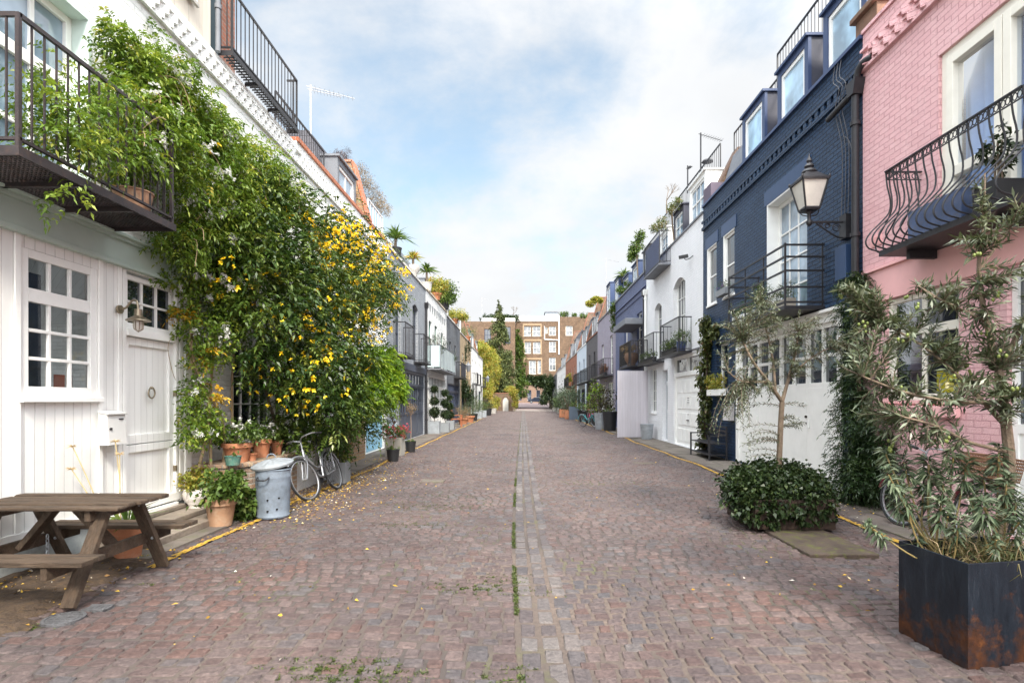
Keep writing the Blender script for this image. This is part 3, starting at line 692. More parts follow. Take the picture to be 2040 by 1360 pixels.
sg.build('soil', soilm, kind='structure')
# yellow lines: worn paint over the stones, broken where it has flaked
ym = paint('yellow_road_paint', (.46, .27, .03), .75, .25, 12, .3, 60, dirt=(.20, .135, .055), damt=.7)
def yline(x, ya, yb, seed, w=.07, keep=.86):
    rng = np.random.default_rng(seed); V = []; y = ya
    while y < yb:
        st = .045; k = 4; wx = .012*math.sin(y*2.1)+.01*math.sin(y*.7)
        for i in range(k):
            if rng.random() > keep: continue
            a = x+wx-w/2+w*i/k; b = a+w/k*1.02; j = rng.normal(size=2)*.004
            z = [float(gz(p, q))+.0195 for p, q in ((a, y), (b, y), (b, y+st), (a, y+st))]
            V += [(a+j[0], y, z[0]), (b+j[1], y, z[1]), (b+j[1], y+st, z[2]), (a+j[0], y+st, z[3])]
        y += st
    npmesh('yellow_line', V, ym, kind='structure')
yline(-3.33, 4.95, 7.3, 1, .075, .82); yline(-3.34, 7.6, 46, 2); yline(4.03, 4.6, 22, 3); yline(4.03, 24.5, 52, 4)
# little covers let into the road
ironc = paint('cast_iron_cover', (.085, .085, .09), .6, .3, 20, .6, 70)
def cover(x, y, w, d, name, label, rnd=False, m=None):
    z = float(gz(x, y))+.022; mb = MB()
    if rnd:
        mb.lathe((x, y, z), [(w/2, -.05), (w/2, 0), (w*.42, .002), (w*.42, -.004), (.001, -.004)], 28, cap=False)
        for k in range(6): mb.bar((x-w*.36, y-w*.3+k*w*.12, z-.002), (x+w*.36, y-w*.3+k*w*.12, z-.002), .012, .006)
    else:
        mb.box(x-w/2, x+w/2, y-d/2, y+d/2, -.1, z-.004); mb.box(x-w/2, x+w/2, y-d/2, y-d/2+.02, z-.004, z+.001); mb.box(x-w/2, x+w/2, y+d/2-.02, y+d/2, z-.004, z+.001)
        for k in range(5): mb.box(x-w/2+.02, x-w/2+.03+.0*k, y-d/2+.02, y+d/2-.02, z-.0041, z-.001) if k == 0 else mb.box(x-w/2+w*k/5, x-w/2+w*k/5+.012, y-d/2+.03, y+d/2-.03, z-.004, z-.001)
    mb.build(name, m or ironc, org=(x, y, 0), label=label, cat='cover')
g = G(127, 1232); cover(g.x, g.y, .25, .25, 'manhole_cover', 'small round iron cover let into the cobbles by the picnic table', True)
g = G(195, 1210); cover(g.x, g.y, .16, .11, 'hydrant_cover', 'small dark rectangular iron plate beside the round cover')
g = G(863, 958); cover(g.x, g.y, .42, .34, 'manhole_cover', 'square stone toned cover set in the left half of the road', False, flagm)
g = G(1283, 921); cover(g.x, g.y, .5, .22, 'drain_cover', 'narrow pale drain cover in the road before the white garage', False, flagm)
g = G(1640, 1080); mb = MB(); mb.box(2.77, 3.45, 5.34, 6.36, -.1, .014); mb.build('concrete_slab', paint('mossy_concrete', (.065, .048, .037), .9, .4, 3.2, .5, 40, dirt=(.095, .115, .012), damt=1.0), org=(3.3, 6, 0), label='flat mossy concrete slab in the cobbles under the ivy planter', cat='slab', bevel=.012)
# moss and grass in the joints, fallen leaves
def grass():
    rng = np.random.default_rng(8); pos = []
    def patch(px, py, rx, ry, n):
        c = G(px, py); q = rng.normal(size=(n, 2))*(rx, ry)+(c.x, c.y)
        q[:, 1] = np.where(rng.random(n) < .7, np.round(q[:, 1]/.108)*.108+rng.normal(size=n)*.008, q[:, 1]); pos.append(q)
    for a in ((700, 1325, .2, .08, 650), (1010, 1340, .08, .1, 420), (955, 1160, .24, .08, 420), (860, 1003, .5, .16, 520), (820, 1040, .25, .08, 260), (1000, 1140, .12, .1, 120), (1150, 882, 1.3, .25, 700), (1230, 876, .5, .15, 300), (880, 985, .6, .1, 160), (300, 1160, .05, .03, 40), (50, 1245, .1, .03, 90), (1130, 865, 1.0, .5, 300)): patch(*a)
    ys = rng.uniform(2.8, 11, 2000); ys = ys[np.sin(ys*3.1)+.6*np.sin(ys*7.7) > -.1]; pos.append(np.stack([xc(ys)-.213+rng.normal(size=len(ys))*.007, ys], 1))
    ys = rng.uniform(8, 40, 700); pos.append(np.stack([xc(ys)+.213*np.sign(rng.normal(size=len(ys)))+rng.normal(size=len(ys))*.01, ys], 1))
    ys = rng.uniform(6, 24, 900); pos.append(np.stack([5.13+rng.normal(size=len(ys))*.03, ys], 1)[np.sin(ys*2.3) > .1])
    q = np.concatenate(pos); p = np.concatenate([q, gz(q[:, 0], q[:, 1])[:, None]], 1); p = np.repeat(p, 3, 0)+rng.normal(size=(len(p)*3, 3))*(.006, .006, 0)
    d = unit(rng.normal(size=p.shape)*(1, 1, .3)+np.array((0, 0, .5)))
    npmesh('joint_grass', leaves(p, d, rng.uniform(.012, .034, len(p)), .007, rng), leafmat('moss_blade', [(0, (.03, .048, .012)), (.6, (.065, .092, .02)), (1, (.12, .14, .036))]), rnd=rng.random(len(p)), kind='stuff', label='tufts of grass and moss in the joints of the cobbles', cat='grass')
grass()
def litter():
    rng = np.random.default_rng(9); P_ = []
    def add(px, py, rx, ry, n):
        c = G(px, py); P_.append(rng.normal(size=(n, 2))*(rx, ry)+(c.x, c.y))
    for a in ((640, 985, .3, .6, 420), (700, 958, .4, .9, 620), (760, 915, .3, 1.5, 260), (660, 1010, .4, .5, 160), (585, 1000, .2, .3, 200), (720, 935, .2, 1.2, 260), (330, 1070, .25, .3, 60), (560, 1030, .3, .4, 90), (800, 960, .8, 1.2, 50), (100, 1160, .3, .3, 160), (40, 1190, .2, .25, 120), (250, 1110, .2, .2, 60), (1550, 1150, .6, .5, 14), (1430, 905, .3, .5, 30), (1700, 1160, .4, .4, 16), (400, 1200, .8, .5, 18), (1650, 1010, .3, .4, 40)): add(*a)
    P_.append(np.stack([rng.uniform(-3.4, 4.1, 70), rng.uniform(3, 18, 70)], 1))
    q = np.concatenate(P_); q[:, 0] = np.maximum(q[:, 0], -4.25)
    p = np.concatenate([q, (gz(q[:, 0], q[:, 1])+.022)[:, None]], 1); d = unit(rng.normal(size=p.shape)*(1, 1, .12))
    npmesh('fallen_leaves', leaves(p, d, rng.uniform(.02, .05, len(p)), rng.uniform(.012, .025, len(p)), rng, .2, .05), leafmat('fallen_leaf', [(0, (.20, .10, .04)), (.35, (.45, .27, .04)), (.8, (.62, .42, .05)), (.9, (.55, .48, .38)), (1, (.7, .66, .58))], .6, .1), rnd=rng.random(len(p)), kind='stuff', label='fallen yellow petals and brown leaves scattered on the ground', cat='leaves')
litter()
# ------------------------------------------------------------ houses on the left
HG = 'painted mews houses along the street'
WBR = brick('white_painted_brick', (.88, .88, .86), (.85, .86, .84), (.78, .79, .77), .6, .5, ms=.008, var=.06, stain=(.64, .63, .57), samt=.4)
MINT = paint('mint_paint', (.43, .525, .475), .45, .06, 3, .05)
MINTL = paint('pale_mint_paint', (.62, .72, .68), .5, .06, 3, .05)
CLAD = planks('white_boards', (.80, .80, .775), .105, .5, .03, .09, dirt=(.66, .645, .60))
REDCOP = brick('red_coping_brick', (.50, .17, .085), (.42, .14, .08), (.45, .36, .3), .4, .8, .075, .2, .006)
def house_a():
    S = LS; r = thing('mews_house', 'white mews house with boarded ground floor, mint fascia and stable door', 'house', S.p(4.5, 0), HG)
    wy = (3.2, 5.55, 3.32, 5.33)
    w = wallmesh(S, -6, 10.6, 2.95, 6.42, [wy], rec=.22); w.build('wall', WBR, r)
    w = wallmesh(S, 7.19, 10.6, 0, 2.95, [(8.3, 9.6, .95, 2.35)], rec=.12, ends=False); w.build('wall', WBR, r)
    window(S, r, 8.3, 9.6, .95, 2.35, 4, 3, rec=.05, sill=WHITE)
    WN = (4.77, 5.62, 1.53, 2.83); DR = (5.97, 6.93, .24, 2.92); W0 = (2.6, 3.9, 1.53, 2.83)
    w = wallmesh(S, -6, 7.19, .28, 2.95, [WN, (DR[0], DR[1], .28, 2.92), W0], rec=.1, d=.012, ends=False); w.build('cladding', CLAD, r)
    mb = MB(); fb(mb, S, -6, 5.9, 0, .28, -.2, .0); fb(mb, S, 5.9, 7.19, 0, .24, -.2, -.0); mb.build('plinth', paint('plinth_grey', (.33, .36, .36), .7, .2, 4, .15, dirt=(.15, .15, .14)), r)
    mb = MB(); fb(mb, S, -6, 7.19, .26, .36, .014, .035)
    for y in (4.70, 5.63, 5.90, 6.955): fb(mb, S, y, y+.055, .36 if y < 5.8 else .24, 2.94, .0135, .03)
    fb(mb, S, 7.06, 7.19, .0, 2.94, .0135, .036); mb.build('board_trim', WHITE, r, bevel=.004)
    S2 = Side(-1, S.w-.03)
    window(S2, r, *WN, 3, 3, rec=.02, fw=.075, bar=.03, split=(2.43, 3, 1), sill=WHITE, meet=False, glass=CLEAR, room=paint('dim_room_reflection', (.10, .125, .16), .8, .6, 1.4, 0))  # room sheet coloured blue-grey in place of reflections in the pane
    window(S2, r, *W0, 3, 3, rec=.02, fw=.075, bar=.03, split=(2.43, 3, 1), sill=WHITE, meet=False)
    # stable door: two leaves, ring knocker, hinges, glazed light above
    a, b, z0, z1 = DR; mb = MB()
    fb(mb, S, a, a+.05, z0, z1, -.08, .028); fb(mb, S, b-.05, b, z0, z1, -.08, .028); fb(mb, S, a+.05, b-.05, 2.21, 2.285, -.08, .05); fb(mb, S, a+.05, b-.05, z0-.04, z0, -.08, .06)
    mb.build('door_frame', WHITE, r, bevel=.004)
    dm = MB()
    for c, d in ((z0+.01, 1.0), (1.012, 2.2)):
        A, B = a+.054, b-.054; fb(dm, S, A, B, c, d, -.06, -.035)
        fb(dm, S, A, A+.075, c, d, -.035, -.005); fb(dm, S, B-.075, B, c, d, -.035, -.005); fb(dm, S, A+.075, B-.075, c, c+.10, -.035, -.005); fb(dm, S, A+.075, B-.075, d-.085, d, -.035, -.005)
    door = dm.build('door', planks('white_door', (.86, .86, .835), .1, .42, .03, .05), r, bevel=.004)
    km = paint('aged_brass', (.30, .25, .18), .35, .2, 9, .05, metal=.8)
    kn = MB(); c = Vector(S.p((a+b)/2, 1.63, .012)); kn.tube([(c.x, c.y+.055*math.cos(t), c.z-.045+.06*math.sin(t)) for t in np.linspace(0, 2*math.pi, 20)], .009, 8, cap=False)
    kn.lathe((c.x, c.y, c.z), [(.02, 0), (.026, .012), (.012, .03)], 10); kn.build('knocker', km, door, smooth=True)
    for z in (.62, 1.55):
        hg = MB(); fb(hg, S, b-.062, b-.04, z, z+.07, -.004, .034); hg.build('hinge', km, door)
    window(S, r, a+.05, b-.05, 2.29, 2.89, 3, 2, rec=.0, fw=.055, bar=.024, meet=False, name='transom_light')
    for y_, z_, w_, c_ in ((5.35, 1.62, .12, paint('orange_card', (.62, .16, .07), .6)), (5.47, 1.62, .10, paint('white_card', (.75, .74, .70), .6))): cm_ = MB(); fb(cm_, S, y_, y_+w_, z_, z_+.13, -.20, -.19); cm_.build('window_card', c_, r)
    # fascia with mouldings
    mb = MB(); fb(mb, S, -6, 7.2, 2.952, 3.20, .002, .06); fb(mb, S, -6, 7.22, 2.93, 2.975, .013, .085); fb(mb, S, -6, 7.24, 3.20, 3.235, .002, .10); fb(mb, S, -6, 7.26, 3.235, 3.26, .002, .14); mb.build('fascia', MINT, r, bevel=.005)
    # french window in a mint reveal
    mb = MB(); a, b, c, d = wy
    fb(mb, S, b-.04, b-.002, c, d-.04, -.2, .012); fb(mb, S, a+.002, b-.002, d-.04, d-.002, -.2, .012); fb(mb, S, -6, 6.2, 3.262, 3.318, .0, .02); mb.build('reveal', MINTL, r)
    window(S, r, a+.0, b-.042, c, d-.04, 6, 2, rec=.15, fw=.07, bar=.05, split=(4.62, 6, 1), meet=False, glass=GLASSB)
    balcony(S, r, 3.92, 5.70, 3.31, .77, .96, grate=.035, gap=.108, m=paint('brown_black_iron', (.035, .028, .03), .5, .3, 8, .15, 90, dirt=(.09, .05, .035)))
    mb = MB(); fb(mb, S, -6, 10.6, 6.02, 6.05, .001, .05); dogtooth(S, mb, -2, 10.6, 6.052, .10, .17, .075); dogtooth(S, mb, -2, 10.6, 6.155, .10, .17, .075, True); fb(mb, S, -6, 10.6, 6.257, 6.285, .001, .055); mb.build('cornice', WBR, r)
    # set-back storey, terrace railing over the street
    bal = balcony(S, r, 7.88, 10.2, 6.49, .21, .90, grate=.07, gap=.125)
    mb = MB(); fb(mb, S, 3.0, 7.72, 6.422, 9.0, -3, -.02); mb.build('upper_storey', planks('cream_boards', (.62, .56, .47), .3, .6, .1, .05), r)
    window(Side(-1, S.w+.02), r, 5.9, 7.3, 6.75, 8.4, 2, 2, rec=-.07, sill=STONE)
    downpipe(S, r, 7.80, 6.42, 9.0, .04, .035, LEAD, False)
    mb = MB(); fb(mb, S, 8.45, 9.1, 6.422, 8.7, -3, -.40); mb.build('brick_pier', REDBRICK, r)
    mb = MB(); fb(mb, S, 7.9, 8.448, 6.422, 8.5, -3, -.30); mb.build('terrace_door', paint('dark_teal', (.02, .045, .055), .5), r)
    mansard(S, r, -6, 7.3, 6.425, -3.2, .2, 1.5); return r
house_a()
def house_b():
    S = LS; y0, y1 = 10.603, 17.6
    r = thing('mews_house', 'white brick mews house with red coping and a light blue garage door', 'house', S.p(14, 0), HG)
    D = (15.3, 17.25, .02, 2.3)
    wallmesh(S, y0, y1, 0, 6.48, [D, (11.4, 12.6, 3.4, 5.1), (13.6, 14.8, 3.4, 5.1)], rec=.12).build('wall', WBR, r)
    for q in ((11.4, 12.6), (13.6, 14.8)): window(S, r, *q, 3.4, 5.1, 2, 4, rec=.05, sill=WHITE)
    garage(S, r, *D, leaves=2, zl=1.45, m=planks('sky_blue_boards', (.26, .50, .64), .11, .5, .05, .1), rec=.05, nx=2, ny=1)
    wallband(S, r, y0, y1, 6.48, 6.56, .04, REDCOP, 'coping', -.3)
    mb = MB(); fb(mb, S, y0, y1, 6.02, 6.05, .001, .05); dogtooth(S, mb, y0, y1, 6.052, .10, .17, .075); dogtooth(S, mb, y0, y1, 6.155, .10, .17, .075, True); fb(mb, S, y0, y1, 6.257, 6.285, .001, .055); mb.build('cornice', WBR, r)
    railing(S, r, 10.7, 13.3, 6.5, -.45, 1.0, .13)
    mansard(S, r, 13.4, 15.5, 6.5, -.35, .5, 1.55)
    dormer(S, r, 13.7, 15.2, 6.56, 7.55, -.25, 1.2, nx=2, ny=1)
    partywall(S, r, 15.5, 6.56, -.02, .42, 1.62, brick('orange_stock', (.42, .27, .14), (.34, .20, .11), (.3, .25, .2), .5), REDCOP, .3)
    mansard(S, r, 15.8, 17.6, 6.5, -.35, .45, 1.2)
    railing(S, r, 15.9, 17.55, 6.56, -.12, .75, .3, WHITE)
    fbm = MB(); fb(fbm, S, 10.62, 13.3, 6.49, 7.5, -4, -2.2); fbm.build('roof_room', WHITE, r)
house_b()
def house_c():
    S = LS; y0, y1 = 17.602, 24.65
    GB = brick('grey_painted_brick', (.37, .39, .42), (.30, .32, .35), (.18, .195, .215), .6, .55, stain=(.30, .31, .32), samt=.3)
    NAVY = paint('slate_blue_gloss', (.055, .065, .09), .4, .1, 3)
    r = thing('mews_house', 'grey brick mews house with slate blue garage doors and two iron balconies', 'house', S.p(21, 0), HG)
    H = [(18.75, 19.7, 3.08, 5.35), (21.75, 22.85, 3.08, 5.35)]; Gd = (19.4, 24.2, .02, 2.55); Dr = (17.95, 19.1, .05, 2.55)
    wallmesh(S, y0, y1, 0, 6.42, H+[Gd, Dr], rec=.14, arches=[(*h, .16) for h in H]).build('wall', GB, r)
    for h in H: window(S, r, h[0], h[1], h[2], h[3]-.0, 2, 3, NAVY, rec=.1, fw=.07)
    garage(S, r, *Gd, leaves=4, zl=1.0, m=NAVY, rec=.03, nx=3, ny=2, top=2.1)
    garage(S, r, *Dr, leaves=1, zl=1.1, m=paint('pale_blue_gloss', (.33, .42, .50), .4), rec=.05, nx=2, ny=2, name='door')
    wallband(S, r, y0, y1, 2.62, 2.88, .07, NAVY, 'fascia')
    wallband(S, r, y0, y1, 6.42, 6.50, .05, paint('pale_coping', (.62, .60, .55), .7), 'coping', -.3)
    balcony(S, r, 18.5, 20.05, 3.04, .43, 1.1, gap=.16); balcony(S, r, 21.95, 23.55, 3.04, .43, 1.1, gap=.16)
    downpipe(S, r, 24.45, 0, 5.6, .07, .05, IRON)
    railing(S, r, 17.7, 20.5, 6.5, -.3, .55, .5, WHITE); railing(S, r, 20.5, 24.5, 6.5, -.6, 1.0, .9, paint('grey_rail', (.3, .33, .36), .4))
    mansard(S, r, y0, y1, 6.43, -2.2, .5, 1.2)
    wallband(S, r, 20.6, 22.4, 6.5, 6.95, -.2, LEAD, 'planting_trough', -.55)
house_c()
def house_d():
    S = LS; y0, y1 = 24.652, 31.4
    r = thing('mews_house', 'white mews house with grey triangle frieze, glass balcony and white garage doors', 'house', S.p(28, 0), HG)
    H = [(25.5, 26.3, 3.05, 5.2), (27.2, 28.0, 3.05, 5.2), (29.3, 30.1, 3.4, 5.1)]
    wallmesh(S, y0, y1, 0, 6.45, H+[(25.2, 31.0, .02, 2.65)], rec=.12).build('wall', WBR, r)
    gm_ = paint('green_gloss', (.10, .22, .19), .4)
    for h in H: window(S, r, *h, 2, 3, gm_, rec=.08)
    garage(S, r, 25.2, 31.0, .02, 2.65, leaves=6, zl=1.15, rec=.04, nx=2, ny=2, top=2.15)
    mb = MB(); y = y0+.25
    while y < y1-.5: mb.prism([S.p(y, 5.98, .001), S.p(y+.4, 5.98, .001), S.p(y+.2, 5.62, .001)], (.03, 0, 0)); y += .68
    mb.build('frieze', paint('grey_frieze', (.28, .29, .31), .6), r)
    wallband(S, r, y0, y1, 6.45, 6.53, .06, paint('buff_coping', (.50, .42, .32), .7), 'coping', -.3)
    balcony(S, r, 25.0, 30.6, 2.95, .62, 1.05, 'glass', LEAD)
    mansard(S, r, y0, y1, 6.46, -.9, .6, 1.0)
    dormer(S, r, 27.2, 28.6, 6.53, 7.5, -.5, .8)
house_d()
def simple_house(S, y0, y1, zt, wm, label, first=(), doors=(), fm=None, dm=None, coping=None, roof=(.4, .5, 1.3), dorm=(), balc=(), band=None, party=None, rec=.12, sill=None, lead=None, name='mews_house', top=None):
    r = thing(name, label, 'house', S.p((y0+y1)/2, 0), HG)
    wallmesh(S, y0, y1, 0, zt, [h[:4] for h in first]+[h[:4] for h in doors], rec=rec).build('wall', wm, r)
    for h in first: window(S, r, *h[:4], *(h[4:] or (2, 2)), fm or WHITE, rec=rec*.6, sill=sill)
    for h in doors:
        w = h[1]-h[0]; lv = max(1, round(w/.95)); garage(S, r, *h[:4], leaves=lv, zl=h[4] if len(h) > 4 else 1.1, m=dm or fm or WHITE, rec=.05, nx=2, ny=2, top=top if w > 1.5 else None, name='garage_door' if w > 1.5 else 'door')
    wallband(S, r, y0, y1, zt, zt+.08, .05, coping or STONE, 'coping', -.3)
    if band: wallband(S, r, y0, y1, *band[:2], band[2], band[3])
    if roof: mansard(S, r, y0, y1, zt+.01, -roof[0], roof[1], roof[2], lead)
    for d in dorm: dormer(S, r, d[0], d[1], zt+.08, zt+.08+d[2], -.3, 1.2, d[3] if len(d) > 3 else None)
    for b in balc: balcony(S, r, b[0], b[1], b[2], b[3] if len(b) > 3 else .45, .95, gap=.16)
    if party: partywall(S, r, party[0], zt, .0, *party[1:3])
    return r
DKG = brick('dark_grey_painted_brick', (.16, .17, .19), (.14, .15, .165), (.10, .11, .12), .5, .6)
NAVYG = paint('navy_gloss', (.04, .05, .085), .4)
r = simple_house(LS, 31.402, 38.1, 6.3, DKG, 'dark grey mews house with a boxy navy balcony and dark doors', [(32.6, 33.4, 3.2, 5.0), (35, 35.8, 3.2, 5.0)], [(32, 37.6, .02, 2.5)], NAVYG, NAVYG, paint('pale_coping', (.6, .6, .55), .7), (.8, .6, 1.1), [(33, 34.5, .9)], [(34.6, 37.4, 2.95, .5)], top=2.05)
mb = MB(); fb(mb, LS, 34.65, 37.35, 3.0, 3.85, .455, .465); mb.build('balcony_panel', NAVYG, r)
simple_house(LS, 38.102, 46, 6.15, YSTOCK, 'yellow brick mews house half covered by climbing greenery', [(39.5, 40.4, 3.2, 4.9), (42, 42.9, 3.2, 4.9), (44.4, 45.2, 3.2, 4.9)], [(39, 41, .02, 2.4), (42.5, 45.4, .02, 2.4)], WHITE, NAVYG, None, (.4, .8, 2.2), [(40, 41.5, 1.6)], party=(45.7, .7, 2.5))
simple_house(LS, 46.002, 53, 6.0, WBR, 'far white mews house with a pair of black balconies', [(47.4, 48.2, 3.1, 5.0), (50.5, 51.3, 3.1, 5.0)], [(47, 49.5, .02, 2.4), (50.5, 52.4, .02, 2.4)], IRON, IRON, None, (.3, .8, 2.2), [(48, 49.4, 1.5), (50.6, 51.9, 1.5)], [(47.1, 48.6, 2.9), (50.2, 51.7, 2.9)], party=(52.7, .8, 2.7))
simple_house(LS, 53.002, 59.5, 5.8, WBR, 'last white mews house before the autumn creeper', [(54.4, 55.2, 3.1, 5.0), (57, 57.8, 3.1, 5.0)], [(54, 57, .02, 2.4)], NAVYG, NAVYG, None, (.3, .8, 2.3), [(55, 56.4, 1.5)], [(56.4, 58.2, 2.9)])
# ------------------------------------------------------------ houses on the right
PINK = brick('pink_painted_brick', (.87, .54, .555), (.83, .49, .51), (.70, .38, .40), .7, .5, ms=.007, var=.10, stain=(.88, .62, .62), samt=.5)
PINKS = paint('pink_render', (.85, .48, .475), .55, .06, 2, .08)
BLUE = brick('dark_blue_painted_brick', (.028, .064, .132), (.020, .047, .102), (.006, .015, .038), 1.0, .36, ms=.012, var=.3, stain=(.035, .065, .14), samt=.45)  # joint and brick contrast painted in for the light and shade of the relief
BLUEP = paint('dark_blue_paint', (.026, .055, .125), .4, .12, 3, .1)
BLUED = paint('dormer_blue', (.04, .065, .145), .4, .1, 3, .05)
PERI = brick('periwinkle_painted_brick', (.125, .15, .265), (.105, .13, .235), (.07, .09, .17), .7, .5, stain=(.17, .195, .30), samt=.3)
WBR2 = brick('white_painted_brick_cool', (.88, .88, .89), (.85, .86, .87), (.76, .77, .79), .6, .5, ms=.008, var=.06, stain=(.62, .62, .61), samt=.35)
CURT = paint('pale_curtain', (.62, .68, .78), .9, .12, 5, .3, 6, stretch=(8, 8, .4))
DARKROOM = paint('dark_room', (.02, .022, .028), .8, .4, 1.2, 0)
def house_pink():
    S = RS; y0, y1 = -6, 8.4
    r = thing('mews_house', 'pink painted brick mews house with bombe iron balcony', 'house', S.p(6, 0), HG)
    FW = (4.3, 6.87, 3.5, 5.78); GW = (6.55, 7.88, 1.5, 2.92); DR = (3.9, 5.9, .03, 2.9)
    wallmesh(S, y0, y1, 0, 7.05, [FW, GW, DR], rec=.16).build('wall', PINK, r)
    mb = MB(); fb(mb, S, y0, 8.3, 2.925, 3.38, .0, .022); fb(mb, S, y0, 8.35, 3.38, 3.42, .0, .06); mb.build('fascia', PINKS, r, bevel=.006)
    # french windows: frame of four lights, curtains behind clear panes
    a, b, c, d = FW; fr = MB(); R0, R1 = -.16, -.04
    fb(fr, S, a, a+.09, c, d, R0, R1); fb(fr, S, b-.09, b-.001, c, d, R0, R1); fb(fr, S, a+.09, b-.09, d-.1, d-.001, R0, R1); fb(fr, S, a+.09, b-.09, c, c+.08, R0, R1)
    n = 3; w = (b-a-.18)/n
    for i in range(n):
        A = a+.09+w*i+.006; B = A+w-.012
        fb(fr, S, A, A+.1, c+.08, d-.1, R0+.02, R1+.02); fb(fr, S, B-.1, B, c+.08, d-.1, R0+.02, R1+.02); fb(fr, S, A+.1, B-.1, d-.2, d-.1, R0+.02, R1+.02); fb(fr, S, A+.1, B-.1, c+.08, c+.22, R0+.02, R1+.02)
        fb(fr, S, A+.1, B-.1, c+.70, c+.82, R0+.02, R1+.02)
    wn = fr.build('window', CREAM, r, bevel=.006)
    g = MB(); g.quad(S.p(a+.09, c+.08, -.09), S.p(b-.09, c+.08, -.09), S.p(b-.09, d-.1, -.09), S.p(a+.09, d-.1, -.09)); g.build('pane', clearglass('thin_glass', (.85, .9, .95), 1.22), wn)
    cu = MB(); yy = np.linspace(a+.05, b-.05, 150)
    for k in range(149):
        f = lambda q: -.30+.035*math.sin(q*34)+.02*math.sin(q*13+1)
        cu.quad(S.p(yy[k], c, f(yy[k])), S.p(yy[k+1], c, f(yy[k+1])), S.p(yy[k+1], d, f(yy[k+1])), S.p(yy[k], d, f(yy[k])))
    cu.build('curtain', paint('net_curtain', (.30, .42, .66), .9, .08), wn, smooth=True)
    window(S, r, *GW, 2, 1, CREAM, rec=.05, fw=.07, bar=.06, split=(2.42, 2, 1), glass=clearglass('thin_glass', (.85, .9, .95), 1.22), room=DARKROOM, sill=PINKS)
    mb = MB(); a, b, c, d = GW; fb(mb, S, a-.04, b+.04, c-.21, c-.072, .001, .075); mb.build('sill_course', PINKS, r, bevel=.01)
    mb = MB(); fb(mb, S, a+.1, a+.75, c+.1, c+.38, -.32, -.3); mb.build('window_card', paint('yellow_card', (.75, .6, .02), .6), r)
    garage(S, r, *DR, leaves=2, zl=1.2, m=WHITE, rec=.05, nx=2, ny=2, name='door')
    mb = MB(); fb(mb, S, y0, 8.4, 6.46, 6.5, .001, .06); dogtooth(S, mb, -1, 8.4, 6.502, .11, .24, .11); fb(mb, S, y0, 8.4, 6.614, 6.66, .001, .05); dogtooth(S, mb, -1, 8.4, 6.662, .1, .24, .1, True); fb(mb, S, y0, 8.4, 6.764, 6.80, .001, .05); mb.build('cornice', PINK, r)
    wallband(S, r, y0, y1, 7.05, 7.1, .03, PINK, 'coping', -.3)
    vt = MB()
    for y, z in ((7.95, 3.75), (7.2, .35)):
        fb(vt, S, y, y+.24, z, z+.16, .001, .016)
        for k in range(4): fb(vt, S, y+.02, y+.22, z+.02+.034*k, z+.036+.034*k, .0161, .024)
    vt.build('air_brick', PINKS, r)
    pr = MB(); fb(pr, S, 8.1, 8.62, 7.062, 7.36, -.75, -.02); fb(pr, S, 8.05, 8.67, 7.36, 7.44, -.8, .05); fb(pr, S, 8.15, 8.57, 7.44, 7.56, -.7, -.06); pr.build('party_pier', paint('lichened_terracotta', (.19, .11, .075), .85, .3, 5, .3, dirt=(.16, .14, .09), damt=.7), r, bevel=.01)
    # bombe balcony
    fl = MB(); Y0, Y1 = 5.2, 7.17; fb(fl, S, Y0, Y1, 3.36, 3.43, 0, .55); fb(fl, S, Y0+.3, Y0+.36, 3.25, 3.358, .061, .4); fb(fl, S, Y1-.36, Y1-.3, 3.25, 3.358, .061, .4)
    bo = fl.build('balcony', IRON, r)
    prof = [(.46, 1.03), (.44, .84), (.40, .66), (.42, .5), (.54, .36), (.66, .24), (.72, .13), (.68, .04), (.55, .0)]
    ra = MB(); n = 15
    def baluster(f): ra.tube(smoothline([f(d, z) for d, z in prof], 3), .0095, 6)
    for i in range(n+1):
        y = Y0+(Y1-Y0)*i/n; baluster(lambda d, z: S.p(y, 3.43+z, d))
    for e, sg in ((Y0, -1), (Y1, 1)):
        for q in (.08, .2, .32, .42):
            baluster(lambda d, z: S.p(e+sg*(d-.46)*.8, 3.43+z, q+(d-.46)*.15))
    tz = 3.43+1.03
    ra.bar(S.p(Y0, tz, .46), S.p(Y1, tz, .46), .04, .014); ra.bar(S.p(Y0, tz-.10, .452), S.p(Y1, tz-.10, .452), .014, .01)
    for e in (Y0, Y1): ra.bar(S.p(e, tz, 0), S.p(e, tz, .46), .04, .014); ra.bar(S.p(e, tz-.10, 0), S.p(e, tz-.10, .452), .014, .01)
    for i in range(n):
        for q in (.3, .7):
            y = Y0+(Y1-Y0)*(i+q)/n; ra.tube([S.p(y+.026*math.cos(t), tz-.054+.034*math.sin(t), .456) for t in np.linspace(0, 2*math.pi, 11)], .0055, 5, cap=False)
    for e in (Y0, Y1):
        for q in (.08, .2, .32, .42): ra.tube([S.p(e, tz-.054+.034*math.sin(t), q+.04*math.cos(t)) for t in np.linspace(0, 2*math.pi, 11)], .0055, 5, cap=False)
    ra.build('railing', IRON, bo, smooth=True)
    return r
house_pink()
